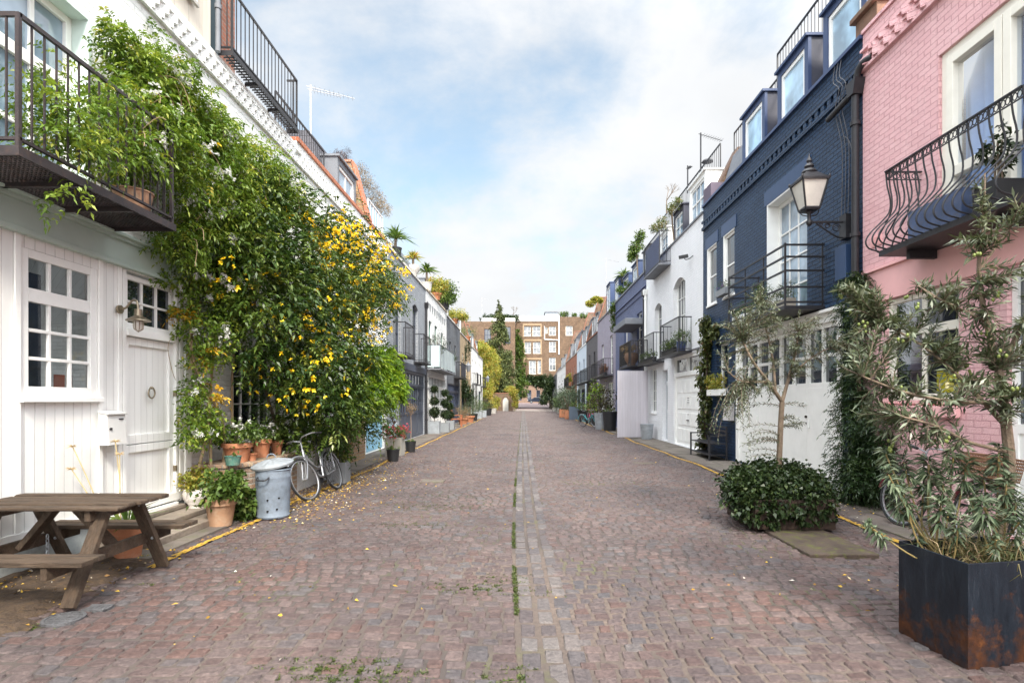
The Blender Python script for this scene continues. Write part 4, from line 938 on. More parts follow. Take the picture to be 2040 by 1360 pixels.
def house_blue():
    S = RS; y0, y1 = 8.402, 15.85
    r = thing('mews_house', 'dark blue brick mews house with three dormers and a white garage front', 'house', S.p(12, 0), HG)
    H1 = (14.75, 15.5, 4.12, 5.72); H2 = (13.5, 14.25, 4.12, 5.72); FD = (10.05, 11.7, 3.12, 5.62); GD = (8.92, 13.35, .02, 2.98); LW = (13.95, 14.85, 1.75, 3.0)
    wallmesh(S, y0, y1, 0, 7.0, [H1, H2, FD, GD, LW], rec=.3).build('wall', BLUE, r)
    for h in (H1, H2): window(S, r, h[0], h[1]-.026, h[2], h[3]-.026, 1, 2, rec=.05, fw=.06, sill=WHITE)
    for h in (H1, H2): mb = MB(); fb(mb, S, h[1]-.025, h[1]-.001, h[2], h[3]-.025, -.12, .004); fb(mb, S, h[0]+.001, h[1]-.001, h[3]-.025, h[3]-.001, -.12, .004); mb.build('reveal', WHITE, r)
    for h in (H1, H2, FD): wallband(S, r, h[0]-.12, h[1]+.12, h[3], h[3]+.30, .012, BLUEP, 'lintel')
    mb = MB(); a, b, c, d = FD; fb(mb, S, b-.03, b-.001, c, d-.03, -.29, .004); fb(mb, S, a+.001, b-.001, d-.03, d-.001, -.29, .004); mb.build('reveal', WHITE, r)
    window(S, r, a, b-.03, c, d-.03, 4, 4, rec=.23, fw=.08, bar=.03, meet=False, glass=GLASSB)
    window(S, r, *LW, 1, 2, rec=.16, sill=WHITE)
    # wide white garage front: deep frame, two rows of lights, flush boarding below
    a, b, c, d = GD; fr = MB(); r0, r1 = -.12, -.02
    fb(fr, S, a, a+.13, c, d, r0, .03); fb(fr, S, b-.13, b, c, d, r0, .03); fb(fr, S, a+.13, b-.13, d-.16, d-.001, r0, .03); fb(fr, S, a-.06, b+.06, d, d+.05, .001, .1)
    A, B = a+.13, b-.13; fb(fr, S, A, B, .03, 1.72, r0, r1)
    for q in np.linspace(A, B, 5)[1:-1]: fb(fr, S, q-.004, q+.004, .05, 1.7, r1, r1+.006)
    n = 8; w = (B-A)/n
    for i in range(n+1):
        q = A+w*i; t = .05 if i % 2 == 0 else .028; fb(fr, S, max(A, q-t), min(B, q+t), 1.72, d-.16, r0, r1)
    for z, t in ((1.76, .05), (2.27, .03), (2.78, .04)): fb(fr, S, A, B, z-t, z+t, r0+.002, r1-.002)
    go = fr.build('garage_door', WHITE, r, bevel=.004)
    g = MB(); g.quad(S.p(A, 1.7, -.07), S.p(B, 1.7, -.07), S.p(B, d-.16, -.07), S.p(A, d-.16, -.07)); g.build('pane', GLASS, go)
    for q in (10.0, 11.05, 12.2): hm = MB(); fb(hm, S, q-.012, q+.012, 1.0, 1.16, r1+.0065, r1+.045); hm.build('handle', WHITE, go)
    for q in np.linspace(A, B, 5)[:-1]:
        for z in (.3, 1.4): hm = MB(); fb(hm, S, q+.02, q+.34, z, z+.03, r1+.0065, r1+.014); hm.build('hinge', WHITE, go)
    kk = MB(); kk.tube([S.p(10.1, 1.2, r1+.006), S.p(10.1, 1.2, r1+.03)], .025, 12); kk.tube([S.p(10.1, 1.08, r1+.006), S.p(10.1, 1.08, r1+.016)], .02, 12); kk.build('lock', HANDLE, go)
    vt = MB()
    for y, z in ((12.9, 3.35), (14.5, 3.5)): 
        fb(vt, S, y, y+.24, z, z+.16, .001, .018)
        for k in range(4): fb(vt, S, y+.02, y+.22, z+.02+.034*k, z+.036+.034*k, .0181, .026)
    vt.build('air_brick', BLUEP, r)
    # parapet: dentil band, coping, dormers behind
    mb = MB(); fb(mb, S, y0, y1, 6.34, 6.42, .001, .05); dentils(S, mb, y0, y1, 6.421, .12, .2, .1, .05); fb(mb, S, y0, y1, 6.542, 6.60, .001, .055); mb.build('cornice', BLUE, r)
    wallband(S, r, y0, y1, 7.0, 7.06, .05, BLUED, 'coping', -.12)
    mansard(S, r, y0, y1, 7.0, -.30, .42, 1.35, LEAD)
    dk = paint('dormer_lead', (.06, .062, .085), .55, .2, 3, .1)
    for q in ((12.15, 13.35), (10.3, 11.5), (8.55, 9.75)):
        mb = MB(); t = .12; z0, z1 = 7.06, 8.28; D = -.14
        fb(mb, S, q[0]+t, q[1]-t, z0, z0+.08, D-.5, D); fb(mb, S, q[0]+t, q[1]-t, z1-.12, z1, D-.5, D); fb(mb, S, q[0]-.02, q[0]+t, z0, z1, D-.06, D+.002); fb(mb, S, q[1]-t, q[1]+.02, z0, z1, D-.06, D+.002); fb(mb, S, q[0]-.05, q[1]+.05, z1, z1+.05, D-.6, D+.06)
        o = mb.build('dormer', BLUED, r)
        for e0, e1 in ((q[0], q[0]+t), (q[1]-t, q[1])): ck = MB(); fb(ck, S, e0, e1, z0, z1, D-1.2, D-.061); ck.build('cheek', dk, o)
        window(Side(1, S.w-D), o, q[0]+t, q[1]-t, z0+.08, z1-.12, 1, 1, WHITE, .02, .075, .02, None, None, glassmat('painted_sky_glass', (.30, .46, .60), 2.3))  # sky reflection painted into the blue base of the dormer panes
    railing(S, r, 8.5, 12.3, 8.36, -.50, .85, .13); railing(S, r, 12.6, 15.6, 8.1, -.8, .95, .16)
    partywall(S, r, 15.55, 7.06, -.12, .75, 1.5, brick('brown_party_brick', (.30, .18, .10), (.22, .13, .08), (.3, .25, .2), .5), paint('brown_capping', (.12, .075, .055), .7), .28)
    mb = MB(); fb(mb, S, 15.2, 15.83, 7.06, 7.5, -1.2, -.0); mb.build('chimney_stub', paint('aubergine_lead', (.11, .085, .12), .6), r)
    # balcony with horizontal rails
    balcony(S, r, 9.45, 12.1, 3.12, .70, 1.08, 'rails')
    downpipe(S, r, 8.46, .0, 6.18, .08, .055, IRON)
    mb = MB(); mb.tube(smoothline([S.p(8.42, 6.30, .09), S.p(8.36, 6.46, .10), S.p(8.26, 6.55, .08), S.p(8.15, 6.56, .02)], 4), .05, 10); mb.tube([S.p(8.46, 6.22, .10), S.p(9.2, 6.16, .09)], .045, 10); mb.build('overflow_pipe', IRON, r, smooth=True)
    cb = MB(); rg2 = random.Random(3)
    for k in range(3):
        y = 8.62+k*.09; cb.tube(smoothline([S.p(y+.3, 7.0, .03), S.p(y+.28, 6.72, .07), S.p(y+.1, 6.5, .075), S.p(y+.22, 6.2, .07), S.p(y+.12, 5.5, .012), S.p(y+.15, 4.4, .012)], 4), .006, 5)
    cb.tube(smoothline([S.p(8.9, 5.75, .012), S.p(8.75, 5.62, .012), S.p(8.65, 5.3, .012), S.p(8.66, 4.4, .012)], 4), .007, 5); cb.build('cable', paint('grey_cable', (.10, .10, .11), .6), r)
    bx = MB(); fb(bx, S, 8.65, 8.95, 3.42, 3.95, .001, .12); bx.build('meter_box', BLUEP, r, bevel=.01)
house_blue()
def house_white():
    S = RS; y0, y1 = 15.852, 23.15
    r = thing('mews_house', 'white brick mews house with panelled garage door and two black juliet balconies', 'house', S.p(19.5, 0), HG)
    FD = (17.6, 19.0, 3.1, 5.55); W2 = (20.6, 21.7, 3.1, 5.2); GD = (16.0, 18.95, .03, 2.95); DR = (19.75, 20.5, .05, 2.6); WN = (21.4, 22.4, 1.0, 2.75)
    wallmesh(S, y0, y1, 0, 6.86, [FD, W2, GD, DR, WN], rec=.2, arches=[(*FD, .25), (*W2, .18)]).build('wall', WBR2, r)
    window(S, r, *FD[:4], 4, 4, rec=.14, fw=.07, meet=False); window(S, r, *W2, 2, 4, rec=.14, meet=False); window(S, r, *WN, 3, 4, rec=.1, meet=False, sill=WHITE)
    a, b, c, d = GD; fr = MB(); fb(fr, S, a, a+.1, c, d, -.15, -.03); fb(fr, S, b-.1, b, c, d, -.15, -.03); fb(fr, S, a+.1, b-.1, d-.1, d, -.15, -.03); fb(fr, S, a+.1, b-.1, 2.28, 2.42, -.15, -.02); fb(fr, S, (a+b)/2-.04, (a+b)/2+.04, 2.42, d-.1, -.15, -.035)
    fb(fr, S, a+.1, b-.1, c, 2.28, -.15, -.08)
    for j in range(4):
        for i in range(5):
            A = a+.16+(b-a-.32)*i/5; z = c+.08+(2.1)*j/4; fb(fr, S, A+.03, A+(b-a-.32)/5-.03, z+.06, z+.46, -.08, -.062)
    go = fr.build('garage_door', WHITE, r, bevel=.006); g = MB(); g.quad(S.p(a+.1, 2.42, -.1), S.p(b-.1, 2.42, -.1), S.p(b-.1, d-.1, -.1), S.p(a+.1, d-.1, -.1)); g.build('pane', GLASS, go)
    hm = MB(); fb(hm, S, 17.4, 17.6, .85, .88, -.0795, -.03); hm.tube([S.p(17.5, 1.05, -.0795), S.p(17.5, 1.05, -.06)], .025, 12); hm.build('handle', HANDLE, go)
    mb = MB(); fb(mb, S, 17.3, 17.62, 1.38, 1.66, -.06, -.052); sgo = mb.build('notice', WHITE, go)
    mb = MB()
    for k, (u, w_) in enumerate(((.04, .24), (.05, .2), (.04, .22))): fb(mb, S, 17.3+u, 17.3+u+w_, 1.42+.07*k, 1.44+.07*k, -.0518, -.050)
    mb.build('notice_print', paint('print_black', (.03, .03, .03), .6), go)
    garage(S, r, *DR, leaves=1, zl=1.1, m=paint('pale_grey_gloss', (.55, .57, .6), .4), rec=.14, nx=1, ny=1, top=2.15, name='door')
    mb = MB(); fb(mb, S, 15.86, 23.1, 3.02, 3.05, .001, .03); mb.build('cable_run', paint('grey_cable', (.10, .10, .11), .6), r)
    wallband(S, r, y0, y1, 6.86, 6.92, .04, LEAD, 'coping', -.2)
    balcony(S, r, 16.9, 19.25, 3.02, .42, 1.05, gap=.13); balcony(S, r, 20.2, 22.9, 2.95, .42, 1.05, gap=.13)
    balcony(S, r, 19.3, 21.75, 6.3, .42, 1.15, gap=.14, floor=LEAD)
    mb = MB(); fb(mb, S, 19.5, 21.7, 6.32, 7.35, .34, .352); mb.build('balcony_panel', paint('blue_screen', (.10, .13, .24), .5), r)
    dk = paint('dormer_lead', (.06, .062, .085), .55)
    mansard(S, r, y0, y1, 6.88, -.35, .5, 1.2, LEAD)
    dormer(S, r, 15.95, 17.5, 6.92, 8.15, -.1, 1.2, WHITE, nx=3, ny=2, fw=.06); dormer(S, r, 18.3, 19.5, 6.92, 8.0, -.15, 1.2, dk, nx=2, ny=2); dormer(S, r, 20.4, 21.6, 6.92, 7.9, -.2, 1.2, WHITE, nx=2, ny=2)
    railing(S, r, 16.0, 22.8, 8.1, -.55, .85, .16)
    downpipe(S, r, 23.0, 0, 5.9, .07, .05, WHITE)
    mb = MB(); mb.lathe(S.p(16.3, 8.1, -1.2), [(.14, 0), (.14, .5), (.18, .52), (.15, .62)], 12); mb.build('chimney_pot', TERRA, r, smooth=True)
house_white()
S = RS
r = simple_house(S, 23.152, 30.8, 6.9, PERI, 'periwinkle blue mews house with a slab canopy over its balcony', [(24.0, 25.1, 3.2, 5.4, 2, 3), (27.3, 28.2, 3.6, 5.2, 1, 2)], [(24.2, 27, .02, 2.6), (28, 30, .02, 2.6)], WHITE, NAVYG, LEAD, (.5, .5, 1.2), [(23.6, 25.2, 1.2, LEAD), (26.2, 27.7, 1.15, BLUED), (28.6, 30.1, 1.1, BLUED)], rec=.18)
mb = MB(); fb(mb, S, 23.152, 30.8, 6.30, 6.36, .001, .06); fb(mb, S, 23.152, 30.8, 6.05, 6.09, .001, .04); mb.build('cornice', PERI, r)
mb = MB(); fb(mb, S, 23.35, 26.4, 4.72, 4.98, .001, .85); mb.build('canopy', LEAD, r, bevel=.02)
balcony(S, r, 23.5, 26.2, 3.0, .62, 1.05, 'bars', IRON, gap=.07)
downpipe(S, r, 23.3, 0, 5.9, .07, .05, IRON)
LILAC = brick('lilac_painted_brick', (.36, .33, .40), (.32, .295, .36), (.25, .23, .29), .5, .55)
r = simple_house(S, 30.802, 38.3, 6.8, LILAC, 'pale lilac brick mews house with white french doors and black balcony', [(31.8, 32.9, 3.05, 5.3, 2, 4), (35.4, 36.3, 3.3, 5.1, 2, 2)], [(31.8, 33.6, .02, 2.55), (34.6, 37.6, .02, 2.5)], WHITE, WHITE, LEAD, (.4, .8, 2.1), [(31.6, 33.0, 1.7, BLUED), (34.6, 36.2, 2.0, BLUED)], [(31.5, 37.2, 2.95, .6)], party=(38.0, .9, 2.8))
r = simple_house(S, 38.302, 45, 6.2, brick('charcoal_brick', (.12, .115, .125), (.09, .09, .10), (.14, .13, .13), .5), 'charcoal brick mews house with dark timber balcony', [(39.5, 40.4, 3.0, 5.0), (42.4, 43.2, 3.0, 5.0)], [(39, 44.4, .02, 2.5)], IRON, paint('brown_gloss', (.07, .045, .035), .45), REDBRICK, (.2, 1.1, 3.1), [(40, 41.4, 1.6), (42.6, 44, 1.6)], [(39.0, 44.4, 2.9, .6)], party=(44.7, 1.0, 3.6))
r = simple_house(S, 45.002, 53, 6.1, paint('pale_blue_render', (.52, .60, .68), .6, .06), 'pale blue rendered mews house with dark doors', [(46.5, 47.4, 2.95, 5.0), (50, 50.9, 2.95, 5.0)], [(46, 49, .02, 2.5), (50, 52.4, .02, 2.5)], NAVYG, NAVYG, WHITE, (.2, 1.1, 3.1), [(47, 48.5, 1.6), (50, 51.5, 1.6)], [(46, 51.5, 2.9, .5)], party=(52.7, 1.1, 3.7))
r = simple_house(S, 53.002, 67, 6.0, REDBRICK, 'red brick mews house with plant filled balcony', [(55, 56, 2.95, 4.9), (59, 60, 2.95, 4.9), (63, 64, 2.95, 4.9)], [(54.5, 58, .02, 2.5), (60, 64, .02, 2.5)], WHITE, NAVYG, None, (.2, 1.1, 3.2), [(57, 58.6, 1.7), (62, 63.6, 1.7)], [(54.5, 60.5, 2.9, .7)], party=(66.7, 1.1, 3.8))
r = simple_house(S, 67.002, 84, 5.7, WBR2, 'small far white mews house on the right side', [(69, 70.4, 2.95, 4.9), (74, 75.4, 2.95, 4.9), (79, 80.4, 2.95, 4.9)], [(69, 73, .02, 2.5), (76, 80, .02, 2.5)], WHITE, NAVYG, None, (.2, 1.0, 2.4), [(71, 73, 1.6), (77, 79, 1.6)])
r = simple_house(S, 84.002, 97, 5.5, DKG, 'dark grey last house at the far right end', [(86, 87.4, 2.95, 4.6), (91, 92.4, 2.95, 4.6)], [(86, 90, .02, 2.5)], WHITE, NAVYG, None, (.2, .8, 1.5))
# ------------------------------------------------------------ the end of the street
WB = brick('warm_stock_brick', (.25, .155, .095), (.145, .09, .06), (.20, .165, .125), .5, .85, stain=(.05, .035, .028), samt=.8, var=.4)
def end_building():
    S = Front(100.0); r = thing('brick_house', 'tall brown brick house closing the far end of the street above an archway', 'building', (1, 100, 0))
    X = lambda px: (px-1042)*100/FOC; Z = lambda py: EYE+(797-py)*100/FOC
    W = [(X(a), X(b), Z(d), Z(c), nx, ny) for a, b, c, d, nx, ny in ((1043, 1058, 650, 669.5, 2, 2), (1061, 1077, 650, 669.5, 2, 2), (1085, 1091, 652, 664, 1, 2), (1093.5, 1107.5, 650, 668, 2, 2), (1127, 1141, 649, 668, 2, 2), (1045, 1058, 681, 704, 2, 2), (1062, 1077, 681, 704, 2, 2), (1094, 1107.5, 680, 701, 2, 2), (1054, 1068, 718, 745, 2, 2), (1071, 1080, 718, 744, 1, 2), (1094, 1107, 712, 738, 2, 2))]
    wallmesh(S, -1.9, 26, 0, Z(640), [w[:4] for w in W]+[(-.9, 5.1, .0, 4.6)], rec=.5, ends=False, arches=[(-.9, 5.1, 0, 4.6, .5)]).build('wall', WB, r)
    for w in W: window(S, r, *w, rec=.12, fw=.075, bar=.035, sill=STONE, fm=CREAM, glass=glassmat('window_glass_far', (.13, .14, .15), 2.0))
    for a, b, c, d in ((1041.5, 1079, 648, 671), (1043, 1079, 679, 706), (1043, 1080, 716, 746)):
        mb = MB()
        fb(mb, S, X(a), X(b), Z(c), Z(c)+.3, .001, .05); fb(mb, S, X(a)-.02, X(a)+.22, Z(d), Z(c), .001, .04); fb(mb, S, X(b)-.2, X(b)+.02, Z(d), Z(c), .001, .04); mb.build('window_surround', paint('tan_brick_trim', (.32, .23, .145), .85), r)
    wallband(S, r, -1.9, X(1113), Z(640), Z(629), .05, paint('weathered_render', (.50, .48, .46), .8, .15, 1, .1), 'parapet', -.4)
    wallband(S, r, X(1113.5), 26, Z(640), Z(631), .03, WB, 'parapet', -.4)
    mb = MB(); fb(mb, S, X(1112.5), X(1114.5), Z(706), Z(628), .01, .2); fb(mb, S, X(1084), X(1085.5), Z(676), Z(650), .01, .15); mb.tube([S.p(X(1085), Z(676), .1), S.p(X(1113), Z(677.5), .1)], .08, 6); mb.build('downpipe', WHITE, r)
    mb = MB(); fb(mb, S, X(1087), X(1113), Z(629), Z(619), -5, -2); mb.build('roof_room', GLASSB, r)
    mb = MB(); fb(mb, S, X(1086), X(1114), Z(619), Z(617), -5.2, -1.8); mb.build('roof', LEAD, r)
    tn = MB(); tn.box(-1.2, -.902, 100.52, 108, 0, 4.6); tn.box(5.102, 5.4, 100.52, 108, 0, 4.6); tn.box(-1.2, 5.4, 100.52, 108, 4.602, 4.9); tn.build('passage', WB, r)
    # nearer wing on the left
    S2 = Front(96.0); X2 = lambda px: (px-1042)*96/FOC; Z2 = lambda py: EYE+(797-py)*96/FOC
    r2 = thing('brick_house', 'brown brick wing with a roof hedge standing behind the tall conifer', 'building', (-6, 96, 0))
    V = [(X2(1001), X2(1017), Z2(684), Z2(651), 2, 3), (X2(965), X2(978), Z2(690), Z2(655), 2, 3)]
    wallmesh(S2, X2(880), X2(1026), 0, Z2(640), [v[:4] for v in V], rec=.15, back=9).build('wall', WB, r2)
    for v in V: window(S2, r2, *v, rec=.08, fw=.12, bar=.06, fm=NAVYG)
    wallband(S2, r2, X2(960), X2(1026), Z2(640), Z2(633), -.3, WHITE, 'roof_parapet', -4)
    b = [((X2(p), 98.5, Z2(630)), (1.0, 1.4, .6)) for p in (968, 980, 992, 1004, 1016, 1024)]
    h = thing('hedge', 'clipped green hedge along the roof of the far brick wing', 'hedge', (-4, 98, 14)); crown('foliage', b, 2400, .28, .16, LG_I, h, 31)
    # house across the cross street, seen through the arch
    S3 = Front(148.0); r3 = thing('brick_house', 'brick house across the road seen through the ivy covered arch', 'building', (3, 148, .8))
    V = [(1.2, 2.2, 1.5, 4.2), (3.6, 4.6, 1.5, 4.2), (6.0, 7.0, 1.5, 4.2), (-1.4, -.4, 1.5, 4.2)]
    wallmesh(S3, -14, 20, .7, 13, V, rec=.15).build('wall', STOCK, r3)
    for v in V: window(S3, r3, *v, 2, 2, rec=.08, fw=.12, bar=.06, fm=NAVYG)
    # low garden wall with an arched door
    S4 = Front(77.0); X4 = lambda px: (px-1042)*77/FOC
    r4 = thing('garden_wall', 'low brick garden wall with a pale arched door by the conifer', 'wall', (-3, 77, 0))
    d = (X4(1001.5), X4(1013), 0, 2.0); wallmesh(S4, X4(976), X4(1022), 0, 2.45, [d], rec=.15, back=.35, arches=[(*d, .55)]).build('wall', WB, r4)
    mb = MB(); fb(mb, S4, d[0], d[1], 0, 2.0, -.14, -.1); mb.build('door', planks('pale_door', (.52, .50, .46), .14, .7, .1, .1), r4)
    wallband(S4, r4, X4(975), X4(1022.5), 2.45, 2.53, .03, REDBRICK, 'coping', -.4)
    mb = MB(); mb.box(-5.3, -5.0, 59.5, 77, 0, 2.4); mb.build('garden_wall', WB, org=(-5.1, 68, 0), label='long brick side wall under the autumn creeper', cat='wall')
end_building()
def conifer():
    x, y = -3.75, 84.0; r = thing('conifer_tree', 'tall dark pointed conifer at the end of the left row', 'tree', (x, y, 0))
    mb = MB(); mb.tube([(x, y, 0), (x, y, 8), (x+.1, y, 16)], [.3, .2, .04], 8); mb.build('trunk', BARK, r)
    b = []; rg = random.Random(3)
    for i in range(80):
        z = 1.0+15.2*(i/79); w = max(.16, 3.7*(1-(z/17.2))**.85)*(.8 if z < 3 else 1); a = rg.uniform(0, 6.28)
        b.append(((x+.55*w*math.cos(a), y+.55*w*math.sin(a), z), (w*.55, w*.55, .5)))
    crown('crown', b, 34000, .30, .12, leafmat('conifer_needle', [(0, (.03, .045, .016)), (.6, (.10, .125, .04)), (1, (.22, .22, .07))], .5, .1), r, 4, shell=.5, droop=.3)
conifer()
def creeper(name, label, blobs, n, m, L, W, seed, base, **k):
    r = thing(name, label, 'creeper' if 'creeper' in name else 'plant', base); crown('foliage', blobs, n, L, W, m, r, seed, **k)
    mb = MB(); c = Vector(base)
    for i in range(3):
        t = blobs[(i*2) % len(blobs)][0]; q = Vector(t); mb.tube(smoothline([c+Vector((.1*i, .15*i, 0)), c.lerp(q, .5)+Vector((.05, .1*i, 0)), q], 3), .025, 5)
    mb.build('stem', BARK, r); return r
def PB(px, py, Y, rx, rz, ry=None): c = P(px, py, Y); k = Y/FOC; return (tuple(c), (rx*k, (ry or rx)*k, rz*k))
creeper('autumn_creeper', 'yellow and green autumn creeper tumbling over the left garden wall', [PB(950, 690, 64, 14, 12, 40), PB(962, 700, 66, 16, 18, 50), PB(974, 716, 68, 15, 25, 50), PB(966, 745, 66, 15, 28, 45), PB(972, 775, 66, 13, 18, 45), PB(985, 735, 72, 12, 30, 30)], 11000, LG_A, .20, .12, 41, (-4.3, 66, 0), shell=.7)
creeper('wall_creeper', 'dark green creeper hanging down the far brick house', [PB(1033, 690, 98.5, 10, 20, 6), PB(1036, 720, 98.5, 11, 28, 6), PB(1034, 752, 98, 13, 22, 8), PB(1040, 772, 97, 12, 20, 8), PB(1030, 675, 99, 4, 25, 4)], 6000, LG_G, .3, .16, 42, (-1.2, 98.5, 0), shell=.7)
creeper('arch_ivy', 'thick ivy curtain drooping over the far archway', [PB(1052, 756, 98.5, 12, 9, 8), PB(1068, 757, 98.5, 13, 9, 8), PB(1084, 758, 98.5, 13, 11, 8), PB(1096, 768, 97, 10, 16, 8), PB(1075, 765, 98, 20, 6, 8)], 6500, LG_I, .3, .18, 43, (5.4, 98.5, 0), shell=.6)
creeper('shrub', 'dark evergreen bush at the foot of the far right house', [PB(1090, 785, 88, 10, 16, 10), PB(1096, 765, 88, 8, 18, 10), PB(1083, 797, 86, 7, 9, 8)], 4500, LG_I, .25, .14, 44, (4.3, 88, 0), shell=.5)
creeper('shrub', 'yellow green bush in front of the far garden wall', [PB(1022, 780, 75, 9, 9), PB(1026, 800, 75, 6, 14), PB(1016, 775, 78, 9, 6)], 3000, LG_A, .16, .09, 45, (-1.3, 75, 0))
creeper('shrub', 'small yellow flowering bush beside the arched door', [PB(988, 800, 70, 8, 11), PB(985, 810, 68, 7, 7)], 2200, LG_A, .13, .08, 46, (-3.6, 69, 0))
creeper('climbing_plant', 'green climber on the yellow brick house front', [PB(922, 700, 41.5, 6, 30, 14), PB(928, 690, 44, 7, 20, 14), PB(921, 770, 39.5, 8, 25, 20), PB(932, 790, 41, 9, 22, 20), PB(918, 740, 40, 5, 30, 14)], 7000, LG_I, .12, .07, 47, (-4.2, 41, 0), shell=.5)
# conical yews etc. on roofs far off
creeper('roof_plant', 'orange tinged shrubs on the roof of the charcoal brick house', [PB(1186, 596, 44, 7, 5), PB(1176, 604, 48, 8, 5), PB(1196, 598, 42, 5, 4)], 2600, LG_A, .14, .08, 48, (6.2, 44, 9))
creeper('roof_plant', 'green bushes on the parapet of the far brick house', [PB(1124, 626, 103, 9, 5), PB(1143, 628, 103, 6, 4), PB(1165, 628, 95, 10, 4)], 1500, LG_G, .22, .12, 49, (8, 103, 14))
def bare_tree(x, y, z, h, label, name='bare_tree'):
    r = thing(name, label, 'tree', (x, y, z)); rg = random.Random(int(x*10+y)); mb = MB()
    def br(p, d, l, rr, k):
        q = p+d*l; mb.tube([p, p.lerp(q, .5)+Vector((rg.gauss(0, .04*l),)*3), q], [rr, rr*.8, rr*.6], 4)
        if k: 
            for _ in range(3): br(q, (d+Vector((rg.gauss(0, .5), rg.gauss(0, .5), rg.gauss(.1, .3)))).normalized(), l*.68, rr*.6, k-1)
    br(Vector((x, y, z)), Vector((0, 0, 1)), h*.36, h*.02, 3); mb.build('trunk', BARK, r)
bare_tree(*P(1022, 640, 110), 3.5, 'thin leafless tree above the roof of the far house')
# car on the cross street
def car(x, y, z, label):
    r = thing('parked_car', label, 'car', (x, y, z)); cm = paint('dark_blue_car_paint', (.025, .035, .06), .25, .05, 2, 0, metal=.3, spec=.6)
    prof = [(-2.1, .35), (-2.12, .62), (-1.95, .86), (-1.25, .96), (-.55, 1.38), (.55, 1.43), (1.25, 1.16), (1.95, 1.0), (2.1, .7), (2.08, .35)]
    mb = MB(); mb.prism([(x+a, y-.85, z+b) for a, b in prof], (0, 1.7, 0)); mb.build('body', cm, r, bevel=.08)
    g = MB(); g.prism([(x+a, y-.87, z+b) for a, b in ((-1.0, .98), (-.5, 1.30), (.5, 1.34), (1.05, 1.12), (1.2, 1.0))], (0, .03, 0)); g.build('side_window', GLASS, r)
    for sx in (-1.3, 1.3):
        for sy in (-.86, .72):
            w = MB(); w.tube([(x+sx, y+sy-.01, z+.32), (x+sx, y+sy+.16, z+.32)], .32, 18); o = w.build('wheel', paint('tyre', (.015, .015, .016), .8), r)
            q = MB(); yy = y+sy-.02 if sy < 0 else y+sy+.165; q.tube([(x+sx, yy, z+.32), (x+sx, yy+.015, z+.32)], .2, 14); q.build('rim', LEAD, o)
    for sx, c in ((-2.1, WHITE), (2.06, PR)):
        for sy in (-.6, .45): l = MB(); l.box(x+sx-.03, x+sx+.05, y+sy, y+sy+.22, z+.66, z+.8); l.build('light', c, r)
car(3.2, 128, .81, 'dark blue car parked across the road beyond the archway')
car(9.0, 129.5, .81, 'second dark blue car half hidden behind the arch on the right')
# television aerials
def aerial(p, h, label, arm=1.2, arm2=True, dirx=1, m=None, dish=False):
    r = thing('tv_aerial', label, 'aerial', p); m = m or paint('aerial_grey', (.35, .36, .38), .5); mb = MB(); c = Vector(p)
    mb.tube([c, c+Vector((0, 0, h))], .024, 6); mb.build('mast', m, r)
    def boom(z, L_, tilt):
        b = MB(); a = c+Vector((0, 0, z)); e = a+Vector((dirx*L_, .25*L_, tilt*L_)); b.bar(a-(e-a)*.1, e, .014)
        for k in range(9): q = a.lerp(e, (k+1)/9.5); b.bar(q-Vector((.05, -.2, 0))*.6, q+Vector((.05, -.2, 0))*.6, .006)
        b.build('antenna', m, r)
    boom(h-.05, arm, -.15)
    if arm2: boom(h*.8+.2, arm*.7, -.1)
    if dish: d = MB(); d.lathe(c+Vector((.18, -.1, h*.55)), [(.18, 0), (.15, .05), (.02, .09)], 14); d.build('dish', m, r)
aerial(P(619, 300, 13.5), 1.6, 'tall pale television aerial on the white left house', 1.0)
aerial(P(1396, 400, 17.5), 2.15, 'television aerial with small dish behind the white right house', .75, False, 1, IRON, True)
aerial(P(1207, 590, 32), 2.2, 'thin aerial with long boom above the lilac house', .8, False, 1)
aerial(P(1370, 385, 19), .95, 'short bare aerial rod above the white right house', .12, False, 1, IRON)
aerial(P(960, 640, 75), 3.2, 'faint aerial above the far left roofs', 1.6, False)
